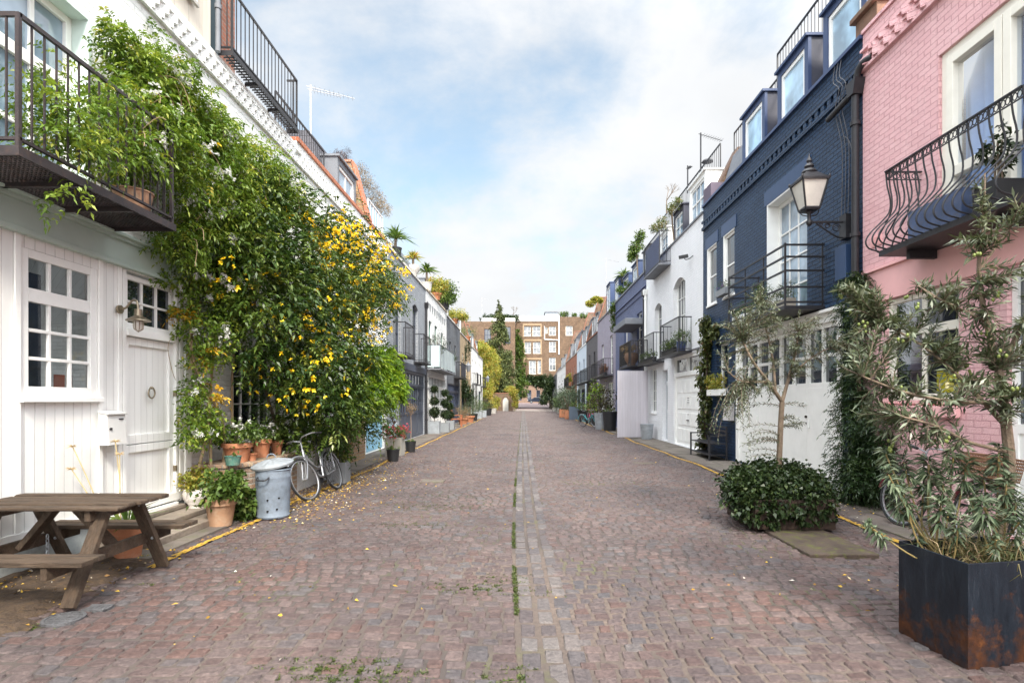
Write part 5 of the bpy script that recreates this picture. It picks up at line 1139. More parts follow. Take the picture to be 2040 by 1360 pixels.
# ------------------------------------------------------------ big climbers on the left house front
def PL(px, py, d, rx, rz, ry=None, rd=None):
    Y = (4.35-d)*FOC/(1042-px); k = Y/FOC; c = P(px, py, Y); return (tuple(c), (rd or d*.63, (ry or rx)*k*1.5, rz*k))
def jasmine():
    r = thing('jasmine_climber', 'light green climber with white blossom spilling over the white house balcony', 'climbing plant', (-4.2, 7.3, 0))
    B = [PL(235, 95, .30, 40, 32), PL(290, 150, .38, 60, 50), PL(345, 175, .42, 55, 50), PL(270, 230, .5, 60, 60), PL(400, 240, .42, 60, 55), PL(350, 310, .5, 70, 70), PL(440, 290, .45, 55, 55), PL(460, 370, .5, 60, 60), PL(410, 430, .42, 60, 60), PL(520, 330, .45, 45, 45), PL(240, 300, .55, 45, 40), PL(360, 480, .35, 45, 40), PL(560, 380, .5, 45, 45), PL(480, 440, .5, 50, 55)]
    n0 = frondcrown('foliage', B, 7600, .11, LG_J, r, 11, 3, .050, .021, .5, 5, .6, .2, .45)
    thin = [PL(120, 220, .65, 45, 45), PL(95, 260, .68, 30, 20), PL(180, 180, .6, 40, 40), PL(165, 300, .68, 40, 40), PL(200, 80, .2, 25, 15), PL(95, 385, .72, 10, 8), PL(330, 130, .25, 40, 20), PL(310, 60, .06, 16, 10)]
    frondcrown('foliage', thin, 620, .11, LG_J, r, 12, 3, .048, .020, .4, 3, .6, .25, .4)
    low = [PL(390, 560, .22, 28, 50), PL(380, 640, .2, 26, 60), PL(395, 720, .22, 26, 55), PL(390, 800, .25, 25, 50), PL(385, 860, .3, 25, 40), PL(330, 560, .08, 30, 20), PL(440, 560, .35, 30, 60), PL(430, 680, .35, 30, 60), PL(320, 500, .12, 40, 14), PL(345, 620, .06, 22, 12), PL(420, 850, .3, 22, 40), PL(470, 600, .4, 40, 70)]
    crown('foliage', low, 6400, .06, .03, LG_J, r, 13, shell=.35, clump=9)
    flowers('blossoms', B[2:]+low[:8], 1900, .030, PW, r, 14, clump=14, spread=.09)
    mb = MB()
    for k, (a, b) in enumerate((((396, 932), (400, 600)), ((420, 932), (430, 560)), ((445, 930), (380, 640)), ((466, 928), (470, 500)))):
        A = Vector(PL(*a, .25, 1, 1)[0]); Bq = Vector(PL(*b, .2, 1, 1)[0]); mb.tube(smoothline([A, A.lerp(Bq, .35)+Vector((.08*(-1)**k, .08, 0)), A.lerp(Bq, .7)+Vector((-.05, -.1*(-1)**k, 0)), Bq], 5), [.02-.0006*i for i in range(16)], 6)
    rg = random.Random(6)
    for k in range(26):
        b = rg.choice(B); q = Vector(b[0]); e = q+Vector((rg.uniform(.1, .4), rg.uniform(-.3, .5), rg.uniform(-.5, .5))); mb.tube(smoothline([q, q.lerp(e, .5)+Vector((.1, 0, .15)), e], 4), .004, 4)
    A = Vector(S_p(LS, 7.0, 2.45, .06)); mb.tube(smoothline([A, S_p(LS, 6.7, 2.2, .05), S_p(LS, 6.75, 1.9, .05), S_p(LS, 6.85, 1.75, .04)], 4), .004, 4)
    mb.build('stem', paint('pale_stem', (.30, .22, .13), .8, .25), r, smooth=True)
def S_p(S, y, z, d): return Vector(S.p(y, z, d))
jasmine()
def yellow_climber():
    r = thing('yellow_flowered_climber', 'huge dark green climber with yellow flowers bulging over the street', 'climbing plant', (-4.1, 10.5, 0))
    B = [PL(500, 400, .5, 50, 60), PL(560, 420, .65, 60, 60), PL(630, 450, .75, 60, 55), PL(690, 480, .85, 55, 50), PL(530, 500, .75, 60, 60), PL(600, 530, .9, 65, 65), PL(670, 560, 1.0, 60, 60), PL(735, 540, .95, 45, 50), PL(560, 610, .9, 60, 65), PL(640, 640, 1.0, 65, 65), PL(715, 620, 1.0, 50, 60), PL(600, 720, 1.0, 55, 65), PL(670, 730, 1.1, 60, 60), PL(650, 810, 1.05, 60, 50), PL(700, 830, 1.05, 45, 50), PL(620, 850, .9, 40, 40), PL(490, 600, .6, 45, 60), PL(500, 700, .55, 35, 50), PL(480, 500, .55, 45, 60), PL(760, 580, .9, 24, 40), PL(560, 770, .7, 40, 45)]
    frondcrown('foliage', B, 5200, .18, LG_K, r, 21, 4, .074, .030, .62, 5, .5, .18, .62)
    inner = [(c, tuple(q*.66 for q in rr)) for c, rr in B]; crown('foliage', inner, 4200, .10, .06, LG_K, r, 22, shell=.2, clump=8)
    F = [PL(615, 450, .85, 45, 35), PL(650, 470, .9, 55, 40), PL(690, 490, .95, 45, 45), PL(720, 510, .95, 40, 45), PL(745, 535, .98, 30, 45), PL(700, 555, 1.05, 40, 45), PL(745, 590, 1.0, 28, 45), PL(660, 520, 1.0, 45, 45), PL(700, 640, 1.1, 45, 45), PL(775, 555, .95, 14, 30)]
    flowers('blossoms', F, 1350, .044, PY, r, 23, petals=4, clump=7, shell=.95, spread=.11)
    flowers('blossoms', [PL(500, 560, .7, 60, 60), PL(590, 720, 1.05, 70, 100), PL(520, 400, .6, 50, 50), PL(450, 330, .5, 60, 50), PL(600, 600, 1.0, 60, 60), PL(660, 690, 1.1, 60, 60), PL(590, 660, .95, 50, 60)], 330, .042, PY, r, 24, petals=4, clump=4)
    yl = [PL(372, 625, .2, 10, 12), PL(405, 705, .3, 14, 12), PL(368, 790, .2, 6, 6), PL(420, 800, .3, 10, 30)]
    frondcrown('yellowed_foliage', yl, 46, .16, leafmat('yellowed_leaf', [(0, (.55, .35, .03)), (.7, (.70, .42, .03)), (1, (.35, .36, .06))], .5, .35), r, 25, 5, .06, .022, .3, 3)
    mb = MB()
    for k, (a, b) in enumerate((((560, 905), (560, 600)), ((590, 905), (640, 640)), ((625, 905), (680, 700)), ((575, 905), (500, 520)), ((610, 905), (600, 560)))):
        A = Vector(PL(*a, .35, 1, 1)[0]); Bq = Vector(PL(*b, .6, 1, 1)[0]); mb.tube(smoothline([A, A.lerp(Bq, .4)+Vector((-.12, .1*(-1)**k, 0)), Bq], 5), [.03-.0015*i for i in range(11)], 7)
    mb.build('stem', BARK, r, smooth=True)
yellow_climber()
def wisteria():
    r = thing('wisteria', 'bright lime green wisteria at the far end of the big climber', 'climbing plant', (-4.1, 13.6, 0))
    B = [PL(735, 720, 1.15, 32, 30), PL(765, 740, 1.25, 30, 35), PL(780, 775, 1.2, 20, 32), PL(745, 785, 1.2, 32, 30), PL(770, 712, 1.1, 16, 14), PL(725, 805, 1.0, 14, 16), PL(774, 795, 1.15, 12, 14), PL(712, 790, 1.2, 22, 30)]
    B = [(c, (min(q[0], .30), q[1], q[2])) for c, q in B]
    frondcrown('foliage', B, 2100, .14, LG_M, r, 26, 4, .08, .032, .6, 5, .32, .16, .75)
    mb = MB(); mb.tube(smoothline([(-4.2, 13.6, 0), (-4.05, 13.5, 1.2), (-3.6, 13.3, 1.7), (-3.2, 13.2, 1.8)], 5), .035, 7); mb.build('stem', BARK, r, smooth=True)
wisteria()
# ------------------------------------------------------------ pots and plants
BLACKP = paint('black_plastic', (.02, .02, .022), .5, .2, 6, .05); ZINC = paint('galvanised_zinc', (.40, .43, .46), .42, .22, 5, .1, 30, metal=.55, dirt=(.25, .26, .27))
SOILM = paint('potting_soil', (.045, .032, .025), .95, .4, 20, .6)
PG = 'plant pots standing along the mews'
def potprof(r, h, kind='terra'):
    if kind == 'terra': return [(r*.66, 0), (r*.86, h*.74), (r*.88, h*.76), (r*1.0, h*.77), (r*1.02, h), (r*.90, h), (r*.86, h*.86), (.001, h*.86)]
    if kind == 'urn': return [(r*.6, 0), (r*.6, h*.16), (r*.95, h*.45), (r*1.02, h*.75), (r*.92, h), (r*.82, h), (r*.8, h*.9), (.001, h*.9)]
    return [(r*.78, 0), (r*.98, h*.93), (r*1.04, h*.94), (r*1.04, h), (r*.94, h), (r*.92, h*.9), (.001, h*.9)]
def pot(parent, c, r, h, m, kind='terra', square=False):
    mb = MB(); c = Vector(c)
    if square:
        t = .02; mb.box(c.x-r, c.x+r, c.y-r, c.y-r+t, c.z, c.z+h); mb.box(c.x-r, c.x+r, c.y+r-t, c.y+r, c.z, c.z+h); mb.box(c.x-r, c.x-r+t, c.y-r+t, c.y+r-t, c.z, c.z+h); mb.box(c.x+r-t, c.x+r, c.y-r+t, c.y+r-t, c.z, c.z+h)
        o = mb.build('pot', m, parent, bevel=.004); s = MB(); s.box(c.x-r+t, c.x+r-t, c.y-r+t, c.y+r-t, c.z+.02, c.z+h*.9); s.build('soil', SOILM, o)
    else: o = mb.lathe(c, potprof(r, h, kind), 26, cap=False).build('pot', m, parent, smooth=True); s = MB(); s.lathe(c, [(r*.8, h*.8), (r*.8, h*.885), (.001, h*.9)], 16, cap=False); s.build('soil', SOILM, o)
    return o
_seed = [100]
def potplant(c, r, h, label, pm=None, kind='terra', square=False, plant='bush', ph=.3, pw=None, lm=None, n=900, L=.05, W=.028, fl=None, nf=60, name='potted_plant', stemh=.5, group=PG, cat='potted plant'):
    _seed[0] += 1; sd = _seed[0]; t = thing(name, label, cat, c, group); c = Vector(c); pot(t, c, r, h, pm or TERRA, kind, square)
    pw = pw or r*1.3; top = c+Vector((0, 0, h*.9)); rg = random.Random(sd); rng = np.random.default_rng(sd); lm = lm or LG_G
    def stems(k, hh, w):
        mb = MB()
        for i in range(k):
            a = rg.uniform(0, 6.28); e = top+Vector((math.cos(a)*w*rg.random(), math.sin(a)*w*rg.random(), hh)); mb.tube(smoothline([top+Vector((rg.gauss(0, r*.2), rg.gauss(0, r*.2), -.02)), top.lerp(e, .5)+Vector((0, 0, .05*hh)), e], 3), .006+.004*ph, 5)
        mb.build('stem', BARK, t)
    if plant == 'bush':
        B = [((top.x, top.y, top.z+ph*.45), (pw, pw, ph*.55))]
        for i in range(5): a = rg.uniform(0, 6.28); B.append(((top.x+pw*.6*math.cos(a), top.y+pw*.6*math.sin(a), top.z+ph*rg.uniform(.2, .75)), (pw*.5, pw*.5, ph*.3)))
        stems(5, ph*.6, pw*.7); crown('foliage', B, n, L, W, lm, t, sd, shell=.45, clump=8)
        if fl: flowers('blossoms', B, int(nf*1.3), .038, fl, t, sd+500, clump=6, spread=.18, shell=1.0)
    elif plant == 'spiky':
        k = n; a = rng.uniform(0, 6.28, k); e = rng.uniform(.15, 1.45, k); d = np.stack([np.cos(a)*np.cos(e), np.sin(a)*np.cos(e), np.sin(e)], 1); p = np.tile(np.array(top)+np.array((0, 0, stemh)), (k, 1))
        V = leaves(p, d, ph*rng.uniform(.7, 1.1, k), W, rng, droop=.35); npmesh('foliage', V, lm, t, rnd=rng.random(k))
        if stemh > .05: mb = MB(); mb.tube([top, top+Vector((0, 0, stemh))], .05, 8); mb.build('stem', BARK, t)
    elif plant == 'ball':
        nb = 1 if ph < 1.0 else 3; mb = MB(); mb.tube([top-Vector((0, 0, .03)), top+Vector((0, 0, ph))], .018, 7); mb.build('stem', BARK, t)
        B = [((top.x, top.y, top.z+ph*(.3+.35*i if nb > 1 else .9)), (pw*(1-.15*i),)*3) for i in range(nb)]; crown('foliage', B, n, L, W, lm, t, sd, shell=.8, clump=5)
    elif plant == 'standard':
        mb = MB(); tp = top+Vector((rg.gauss(0, .02), 0, stemh)); mb.tube(smoothline([top-Vector((0, 0, .03)), top.lerp(tp, .5)+Vector((.012, .01, 0)), tp], 4), .013, 6)
        for i in range(26): a = rg.uniform(0, 6.28); e = tp+Vector((math.cos(a)*pw*rg.uniform(.4, 1), math.sin(a)*pw*rg.uniform(.4, 1), ph*rg.uniform(.2, 1))); mb.tube(smoothline([tp, tp.lerp(e, .5)+Vector((0, 0, .03)), e], 3), .0035, 4)
        mb.build('trunk', paint('grey_twig', (.22, .16, .12), .9), t); crown('foliage', [((tp.x, tp.y, tp.z+ph*.6), (pw, pw, ph*.5))], n, L, W, lm, t, sd, shell=.3, clump=4)
        crown('underplanting', [((top.x, top.y, top.z+.03), (r*.9, r*.9, .06))], 160, .05, .02, LG_G, t, sd+3)
    return t
# brick bed under the climbers, with its pots
BED = brick('mixed_bed_brick', (.36, .22, .13), (.27, .19, .14), (.36, .32, .27), .8, .85, .21, .075, .014, .3, stain=(.42, .38, .31), samt=.6)
def bed():
    r = thing('brick_planter_bed', 'low curved brick bed beneath the climbers topped with terracotta pots', 'planter bed', (-4.0, 8.5, 0))
    mb = MB(); n = 12
    out = [(-4.33, 7.22), (-4.1, 7.20), (-3.9, 7.24), (-3.76, 7.33), (-3.68, 7.5), (-3.66, 7.7), (-3.68, 9.0)]
    mb.prism([(x, y, 0) for x, y in out]+[(-4.33, 9.0, 0)], (0, 0, .60)); mb.build('wall', BED, r, bevel=.012)
    mb = MB(); mb.prism([(x+(.02 if x > -4.3 else 0), y-.02, .602) for x, y in out]+[(-4.33, 9.0, .602)], (0, 0, .055)); mb.build('coping', brick('bed_coping', (.42, .32, .22), (.34, .22, .15), (.3, .26, .22), .6, .85, .11, .2, .012, .3), r, bevel=.014)
    mb = MB(); mb.box(-4.33, -3.70, 9.003, 10.9, 0, .62); mb.build('rendered_front', paint('pale_render', (.58, .58, .57), .7, .1, 4, .1), r, bevel=.01)
    mb = MB(); mb.box(-4.33, -3.68, 9.0, 10.95, .622, .68); mb.build('ledge', STONE, r, bevel=.01)
    mb = MB(); mb.box(-4.345, -4.10, 13.2, 14.35, 0, 1.05); mb.build('brick_pier', brick('pier_brick', (.42, .27, .14), (.32, .19, .11), (.38, .33, .28), .8, .85, stain=(.2, .15, .1)), org=(-4.2, 13.8, 0), label='short brown brick pier under the bright wisteria beside the blue garage', cat='pier', bevel=.01)
bed()
def onpix(px, py, Y): q = P(px, py, Y); return q
def pz(px, X, z): Y = X*FOC/(px-1042); return (X, Y, z)
bz = .657
potplant(pz(473, -3.93, bz), .20, .26, 'large terracotta bowl with white geraniums on the brick bed', plant='bush', ph=.30, pw=.30, fl=PW, nf=46, n=1300)
potplant(pz(520, -3.90, bz), .15, .27, 'tall terracotta pot of white geraniums behind the dustbin', plant='bush', ph=.28, pw=.22, fl=PW, nf=50, n=900)
potplant(pz(502, -3.80, bz), .075, .11, 'small empty looking terracotta pot at the edge of the bed', plant='bush', ph=.05, pw=.05, n=30, L=.03)
potplant(pz(551, -3.85, bz), .10, .22, 'narrow terracotta pot on a saucer at the end of the bed', plant='bush', ph=.25, pw=.15, n=500)
potplant(pz(464, -3.78, bz), .105, .12, 'small green glazed pot in front of the white geraniums', paint('green_glaze', (.07, .16, .13), .2, .5, 8, 0, dirt=(.30, .27, .2)), 'tub', plant='bush', ph=.03, pw=.05, n=20)
potplant(pz(562, -4.0, bz+.0), .12, .2, 'grassy fern arching over the brick bed', BLACKP, 'tub', plant='spiky', ph=.55, W=.014, n=190, stemh=0, name='fern', cat='fern')
potplant((-4.13, 6.98, .15), .15, .24, 'white mosaic patterned pot with a yellowing geranium by the door step', paint('mosaic_pot', (.62, .58, .54), .6, .12, 30, .5, 34, dirt=(.20, .13, .10), damt=.9), 'urn', plant='bush', ph=.28, pw=.20, lm=LG_A, n=800)
potplant((-3.63, 6.63, 0), .185, .335, 'big plain terracotta pot with a leafy geranium beside the yellow line', paint('sandy_terracotta', (.34, .20, .12), .85, .25, 4, .2, 50, dirt=(.42, .32, .23), damt=.7), plant='bush', ph=.32, pw=.25, n=1000, L=.07, W=.05, lm=LG_G)
t = thing('bushy_plant', 'low leafy geranium growing on the ground against the brick bed', 'plant', (-3.62, 7.05, 0)); crown('foliage', [((-3.62, 7.0, .14), (.2, .18, .18)), ((-3.5, 7.0, .22), (.14, .14, .16))], 900, .07, .05, LG_G, t, 71)
t = potplant((-3.36, 10.1, 0), .155, .38, 'square grey planter with a leafy shrub behind the bicycle', paint('grey_planter', (.22, .235, .25), .5, .1), square=True, plant='bush', ph=.75, pw=.3, n=1300, L=.09, W=.035, lm=LG_K)
potplant((783-1042)*1650/122/FOC and (-3.19, 13.55, 0), .16, .30, 'black pot with a bare stemmed standard tree, nearest of two', BLACKP, 'tub', plant='standard', stemh=.62, ph=.35, pw=.16, n=160, lm=LG_D, L=.05)
potplant((-3.28, 16.1, 0), .16, .31, 'black pot with a dry standard tree, the farther of two', BLACKP, 'tub', plant='standard', stemh=.75, ph=.4, pw=.18, n=160, lm=LG_D, L=.05)
potplant((-3.48, 15.0, 0), .22, .50, 'tall grey pot of red geraniums between the two standard trees', paint('stone_grey_pot', (.38, .36, .32), .7), square=True, plant='bush', ph=.4, pw=.33, fl=PR, nf=110, n=1000)
potplant((-4.0, 24.9, 0), .25, .56, 'square zinc planter with a triple ball topiary', ZINC, square=True, plant='ball', ph=1.5, pw=.20, n=2600, L=.06, W=.045, lm=LG_I)
potplant((-3.66, 25.9, 0), .20, .44, 'square grey planter with a darker triple ball topiary', paint('grey_planter', (.22, .235, .25), .5), square=True, plant='ball', ph=1.45, pw=.19, n=2600, L=.06, W=.045, lm=LG_I)
potplant((-3.75, 28.3, 0), .23, .46, 'square planter beyond the topiary pair', paint('grey_planter', (.22, .235, .25), .5), square=True, plant='ball', ph=1.2, pw=.18, n=2200, L=.06, W=.045, lm=LG_I)
potplant((-3.75, 34.5, 0), .35, .4, 'terracotta pot with a dry brown shrub near the timber chair', plant='bush', ph=.8, pw=.55, lm=LG_D, n=1100)
potplant((-3.65, 37.5, 0), .38, .45, 'terracotta pot of silvery shrub on the left', plant='bush', ph=1.1, pw=.7, lm=LG_E, n=1500)
potplant((-3.7, 41, 0), .35, .5, 'dark pot of loose grey green shrub beyond the silvery one', BLACKP, 'tub', plant='bush', ph=1.6, pw=.7, lm=LG_E, n=1500, L=.08)
potplant((-3.7, 45, 0), .35, .6, 'grey planter with tall pale foliage further down the left', ZINC, square=True, plant='bush', ph=1.5, pw=.6, lm=LG_G, n=1200, L=.08)
potplant((-3.6, 49, 0), .35, .6, 'grey square planter with green grass, fourth from the far wall', ZINC, square=True, plant='bush', ph=.9, pw=.5, lm=LG_G, n=900, L=.1)
potplant((-3.5, 55, 0), .4, .7, 'black tub of dark shrub near the far left end', BLACKP, 'tub', plant='bush', ph=.9, pw=.5, lm=LG_I, n=900, L=.1)
potplant((-3.4, 62, 0), .45, .6, 'stone coloured pot before the far garden wall', STONE, 'tub', plant='bush', ph=1.0, pw=.6, lm=LG_A, n=900, L=.1)
# roof terraces on the left
def roofpot(px, z, d, *a, S=LS, **k): x = S.sg*(S.w-d); return potplant((x, x*FOC/(px-1042), z), *a, group='plants along the roof edges', **k)
roofpot(788, 6.502, -.22, .22, .45, 'spiky yucca on the grey house roof nearest the party wall', BLACKP, 'tub', plant='spiky', ph=.85, W=.05, n=110, stemh=.35, lm=LG_G)
roofpot(823, 6.502, -.08, .26, .42, 'round stone pot with grasses and a small palm on the grey roof', STONE, 'urn', plant='spiky', ph=.6, W=.05, n=110, stemh=.3, lm=LG_A)
roofpot(850, 6.502, -.08, .25, .4, 'pale pot with a shaggy palm at the roof boundary', STONE, 'tub', plant='spiky', ph=.75, W=.07, n=80, stemh=.5, lm=LG_G)
roofpot(884, 6.532, -.05, .3, .4, 'bushy evergreen on the roof of the white triangle frieze house', BLACKP, 'tub', plant='bush', ph=1.2, pw=.75, n=4200, L=.12, W=.07, lm=LG_G)
roofpot(868, 6.532, -.05, .3, .35, 'rusty coloured shrub on the white house roof', TERRA, plant='bush', ph=.8, pw=.6, n=2200, L=.1, W=.05, lm=LG_A)
roofpot(905, 6.382, -.05, .3, .3, 'low autumn shrub on the dark grey roof', TERRA, plant='bush', ph=.6, pw=.9, n=2200, L=.1, W=.06, lm=LG_A)
roofpot(931, 6.232, -.05, .3, .3, 'pale green trailing plant on the yellow brick parapet', TERRA, plant='bush', ph=.8, pw=1.0, n=900, L=.1, lm=LG_G)
t = thing('dry_shrub', 'grey brown dry shrubs behind the red brick party wall', 'shrub', tuple(P(745, 400, 16.3)))
crown('foliage', [PB(722, 352, 16.4, 14, 20, 30), PB(735, 375, 16.8, 16, 20, 30), PB(752, 398, 17.3, 16, 18, 30), PB(766, 418, 18, 12, 12, 30)], 3800, .07, .012, LG_D, t, 81, shell=.4, clump=10)
t = thing('dry_shrub', 'dark twiggy shrub above the grey dormer', 'shrub', tuple(P(680, 318, 15.8)))
crown('foliage', [PB(675, 312, 16, 18, 9, 20), PB(690, 305, 16, 10, 8, 14)], 1100, .09, .008, leafmat('dark_twig', [(0, (.06, .045, .05)), (1, (.16, .12, .11))], .7, .05), t, 82, shell=.4)
# plants on the left balconies
potplant((-3.78, 5.35, 3.315), .17, .2, 'stone trough pot on the near left balcony under the jasmine', paint('mossy_stone_pot', (.42, .24, .15), .8, .3, 7, .2, dirt=(.45, .45, .36)), 'tub', plant='bush', ph=.25, pw=.2, n=300, lm=LG_J, group='plants on the balconies')
potplant((-3.95, 25.5, 2.96), .2, .3, 'ball shaped tree standing on the frosted glass balcony', BLACKP, 'tub', plant='ball', ph=.95, pw=.42, n=1400, lm=LG_I, group='plants on the balconies')
potplant((-4.0, 30.2, 2.96), .2, .3, 'dark leafy plant at the far end of the glass balcony', BLACKP, 'tub', plant='bush', ph=.9, pw=.4, n=700, lm=LG_I, group='plants on the balconies')
# ------------------------------------------------------------ plants on the right
def olive_in_ivy():
    r = thing('ivy_planter', 'square dark timber planter overflowing with ivy on the right cobbles', 'planter', (3.12, 6.75, 0))
    wood = paint('dark_planter_wood', (.035, .022, .016), .75, .35, 7, .3, dirt=(.07, .035, .016)); mb = MB(); X0, X1, Y0, Y1 = 2.66, 3.58, 6.32, 7.2
    mb.box(X0, X1, Y0, Y0+.04, .02, .36); mb.box(X0, X1, Y1-.04, Y1, .02, .36); mb.box(X0, X0+.04, Y0+.04, Y1-.04, .02, .36); mb.box(X1-.04, X1, Y0+.04, Y1-.04, .02, .36); mb.build('box', wood, r, bevel=.006)
    s = MB(); s.box(X0+.04, X1-.04, Y0+.04, Y1-.04, .05, .33); s.build('soil', SOILM, r)
    B = [((3.08, 6.8, .42), (.56, .5, .28)), ((2.75, 6.65, .36), (.30, .32, .25)), ((3.42, 6.7, .38), (.26, .34, .26)), ((3.1, 6.42, .36), (.50, .22, .22)), ((2.9, 6.9, .5), (.32, .3, .2)), ((3.35, 6.9, .52), (.32, .3, .2)), ((2.66, 6.4, .25), (.2, .16, .15)), ((3.12, 7.1, .4), (.5, .3, .25)), ((3.3, 6.33, .22), (.3, .09, .14)), ((2.8, 6.30, .16), (.14, .08, .12))]
    crown('ivy', B, 12500, .052, .046, LG_I, r, 51, shell=.84, clump=5, out=.75, droop=.35, spread=.09)
    t = thing('olive_tree', 'slim young olive tree growing out of the ivy planter', 'tree', (3.2, 6.9, .33))
    f = lambda px, py, y=6.9: tuple(P(px, py, y))
    base = (3.2, 6.9, .33)
    limbs = [([base, f(1552, 930), f(1555, 850), f(1558, 800)], .040, .032), ([f(1558, 800), f(1530, 760, 6.8), f(1500, 720, 6.75), f(1480, 680, 6.8)], .026, .010), ([f(1558, 800), f(1572, 750, 6.95), f(1585, 700, 7.0), f(1590, 660, 7.0)], .026, .010), ([f(1545, 785), f(1540, 720, 7.1), f(1525, 650, 7.15), f(1515, 610, 7.1)], .018, .008), ([f(1530, 760, 6.8), f(1480, 760, 6.6), f(1450, 740, 6.5)], .014, .006), ([f(1572, 750, 6.95), f(1620, 710, 7.1), f(1660, 690, 7.1)], .014, .006)]
    B = [PB(1480, 640, 6.8, 45, 40), PB(1520, 620, 6.9, 50, 45), PB(1470, 700, 6.7, 50, 45), PB(1540, 690, 6.9, 55, 50), PB(1600, 660, 7.0, 45, 40), PB(1640, 690, 7.0, 45, 40), PB(1690, 690, 7.1, 35, 30), PB(1500, 770, 6.7, 55, 45), PB(1470, 820, 6.6, 35, 40), PB(1490, 880, 6.6, 20, 30), PB(1510, 580, 7.0, 30, 25), PB(1440, 660, 6.7, 25, 30), PB(1590, 830, 6.9, 14, 40), PB(1580, 730, 6.9, 40, 35), PB(1425, 850, 6.6, 12, 25)]
    twigtree(t, limbs, B, 420, LG_O, 52, .054, .0115, 32, sag=.04, twr=.0025, frac=.05, droop=.1)
olive_in_ivy()
def steel_planter():
    r = thing('steel_planter', 'large rusty dark steel planter in the right corner', 'planter', (2.78, 3.38, 0))
    m, nt, b, o = _new('rusty_steel'); L = nt.links.new; tc = nd(nt, 'ShaderNodeTexCoord'); sp = nd(nt, 'ShaderNodeSeparateXYZ'); L(tc.outputs['Object'], sp.inputs[0])
    n = nd(nt, 'ShaderNodeTexNoise', Scale=5, Detail=9, Roughness=.72); L(tc.outputs['Object'], n.inputs['Vector'])
    n2 = nd(nt, 'ShaderNodeTexNoise', Scale=16, Detail=8, Roughness=.7); L(tc.outputs['Object'], n2.inputs['Vector'])
    z = nd(nt, 'ShaderNodeMapRange'); L(sp.outputs[2], z.inputs[0]); z.inputs[1].default_value = 0; z.inputs[2].default_value = .45; z.inputs[3].default_value = .17; z.inputs[4].default_value = -.09
    ad = nd(nt, 'ShaderNodeMath', operation='ADD'); L(n.outputs['Fac'], ad.inputs[0]); L(z.outputs[0], ad.inputs[1])
    k = nd(nt, 'ShaderNodeMapRange'); L(ad.outputs[0], k.inputs[0]); k.inputs[1].default_value = .55; k.inputs[2].default_value = .68
    rr = ramp(nt, [(.3, (.014, .007, .005)), (.55, (.060, .021, .008)), (.75, (.14, .052, .014))]); L(n2.outputs['Fac'], rr.inputs[0])
    mp = nd(nt, 'ShaderNodeMapping'); mp.inputs['Scale'].default_value = (9, 9, 1.5); L(tc.outputs['Object'], mp.inputs[0]); n3 = nd(nt, 'ShaderNodeTexNoise', Scale=2, Detail=7, Roughness=.7); L(mp.outputs[0], n3.inputs['Vector'])
    rs = ramp(nt, [(.3, (.005, .008, .013)), (.6, (.014, .020, .029)), (.8, (.055, .064, .077))]); L(n3.outputs['Fac'], rs.inputs[0])
    L(mixc(nt, k.outputs[0], rs.outputs[0], rr.outputs[0]), b.inputs['Base Color']); b.inputs['Metallic'].default_value = .1; b.inputs['Specular IOR Level'].default_value = .28
    rg = nd(nt, 'ShaderNodeMapRange'); L(k.outputs[0], rg.inputs[0]); rg.inputs[3].default_value = .42; rg.inputs[4].default_value = .9; L(rg.outputs[0], b.inputs['Roughness'])
    bp = nd(nt, 'ShaderNodeBump', Strength=.3, Distance=.01); L(n2.outputs['Fac'], bp.inputs['Height']); L(bp.outputs[0], b.inputs['Normal'])
    V = [(2.434, 3.58), (2.47, 3.065), (3.09, 3.17), (3.07, 3.70)]; c = Vector((sum(v[0] for v in V)/4, sum(v[1] for v in V)/4, 0)); mb = MB(); H_ = .592
    for i in range(4):
        a = Vector((*V[i], 0)); q = Vector((*V[(i+1) % 4], 0)); ai = a.lerp(c, .045); qi = q.lerp(c, .045); mb.prism([a, q, qi, ai], (0, 0, H_))
    mb.build('box', m, r, bevel=.003)
    mb = MB(); mb.prism([Vector((*v, .02)).lerp(c+Vector((0, 0, .02)), .05) for v in V], (0, 0, .46)); mb.build('soil', SOILM, r)
    # olive tree at the planter's far right
    t = thing('olive_tree', 'big silvery olive tree spreading from the steel planter before the pink house', 'tree', (3.0, 3.5, .48))
    f = lambda px, py, y=3.45: tuple(P(px, py, y))
    limbs = [([(2.98, 3.5, .48), f(2010, 960), f(2005, 850), f(1990, 740)], .034, .026), ([f(1990, 740), f(1965, 640), f(1950, 540), f(1960, 430), f(1962, 345)], .020, .004), ([f(1990, 740), f(2040, 640), f(2080, 540), f(2090, 450)], .018, .006), ([f(2005, 850), f(1920, 760, 3.5), f(1840, 690, 3.6), f(1750, 640, 3.7)], .016, .005), ([f(1995, 800), f(1900, 800, 3.4), f(1800, 780, 3.45), f(1720, 750, 3.5)], .014, .005), ([f(1965, 640), f(1880, 600, 3.5), f(1830, 570, 3.6)], .012, .005), ([f(2008, 900), f(1930, 880, 3.4), f(1870, 850, 3.4), f(1800, 830, 3.4)], .012, .005), ([f(1950, 540), f(2000, 470), f(2040, 420)], .009, .004)]
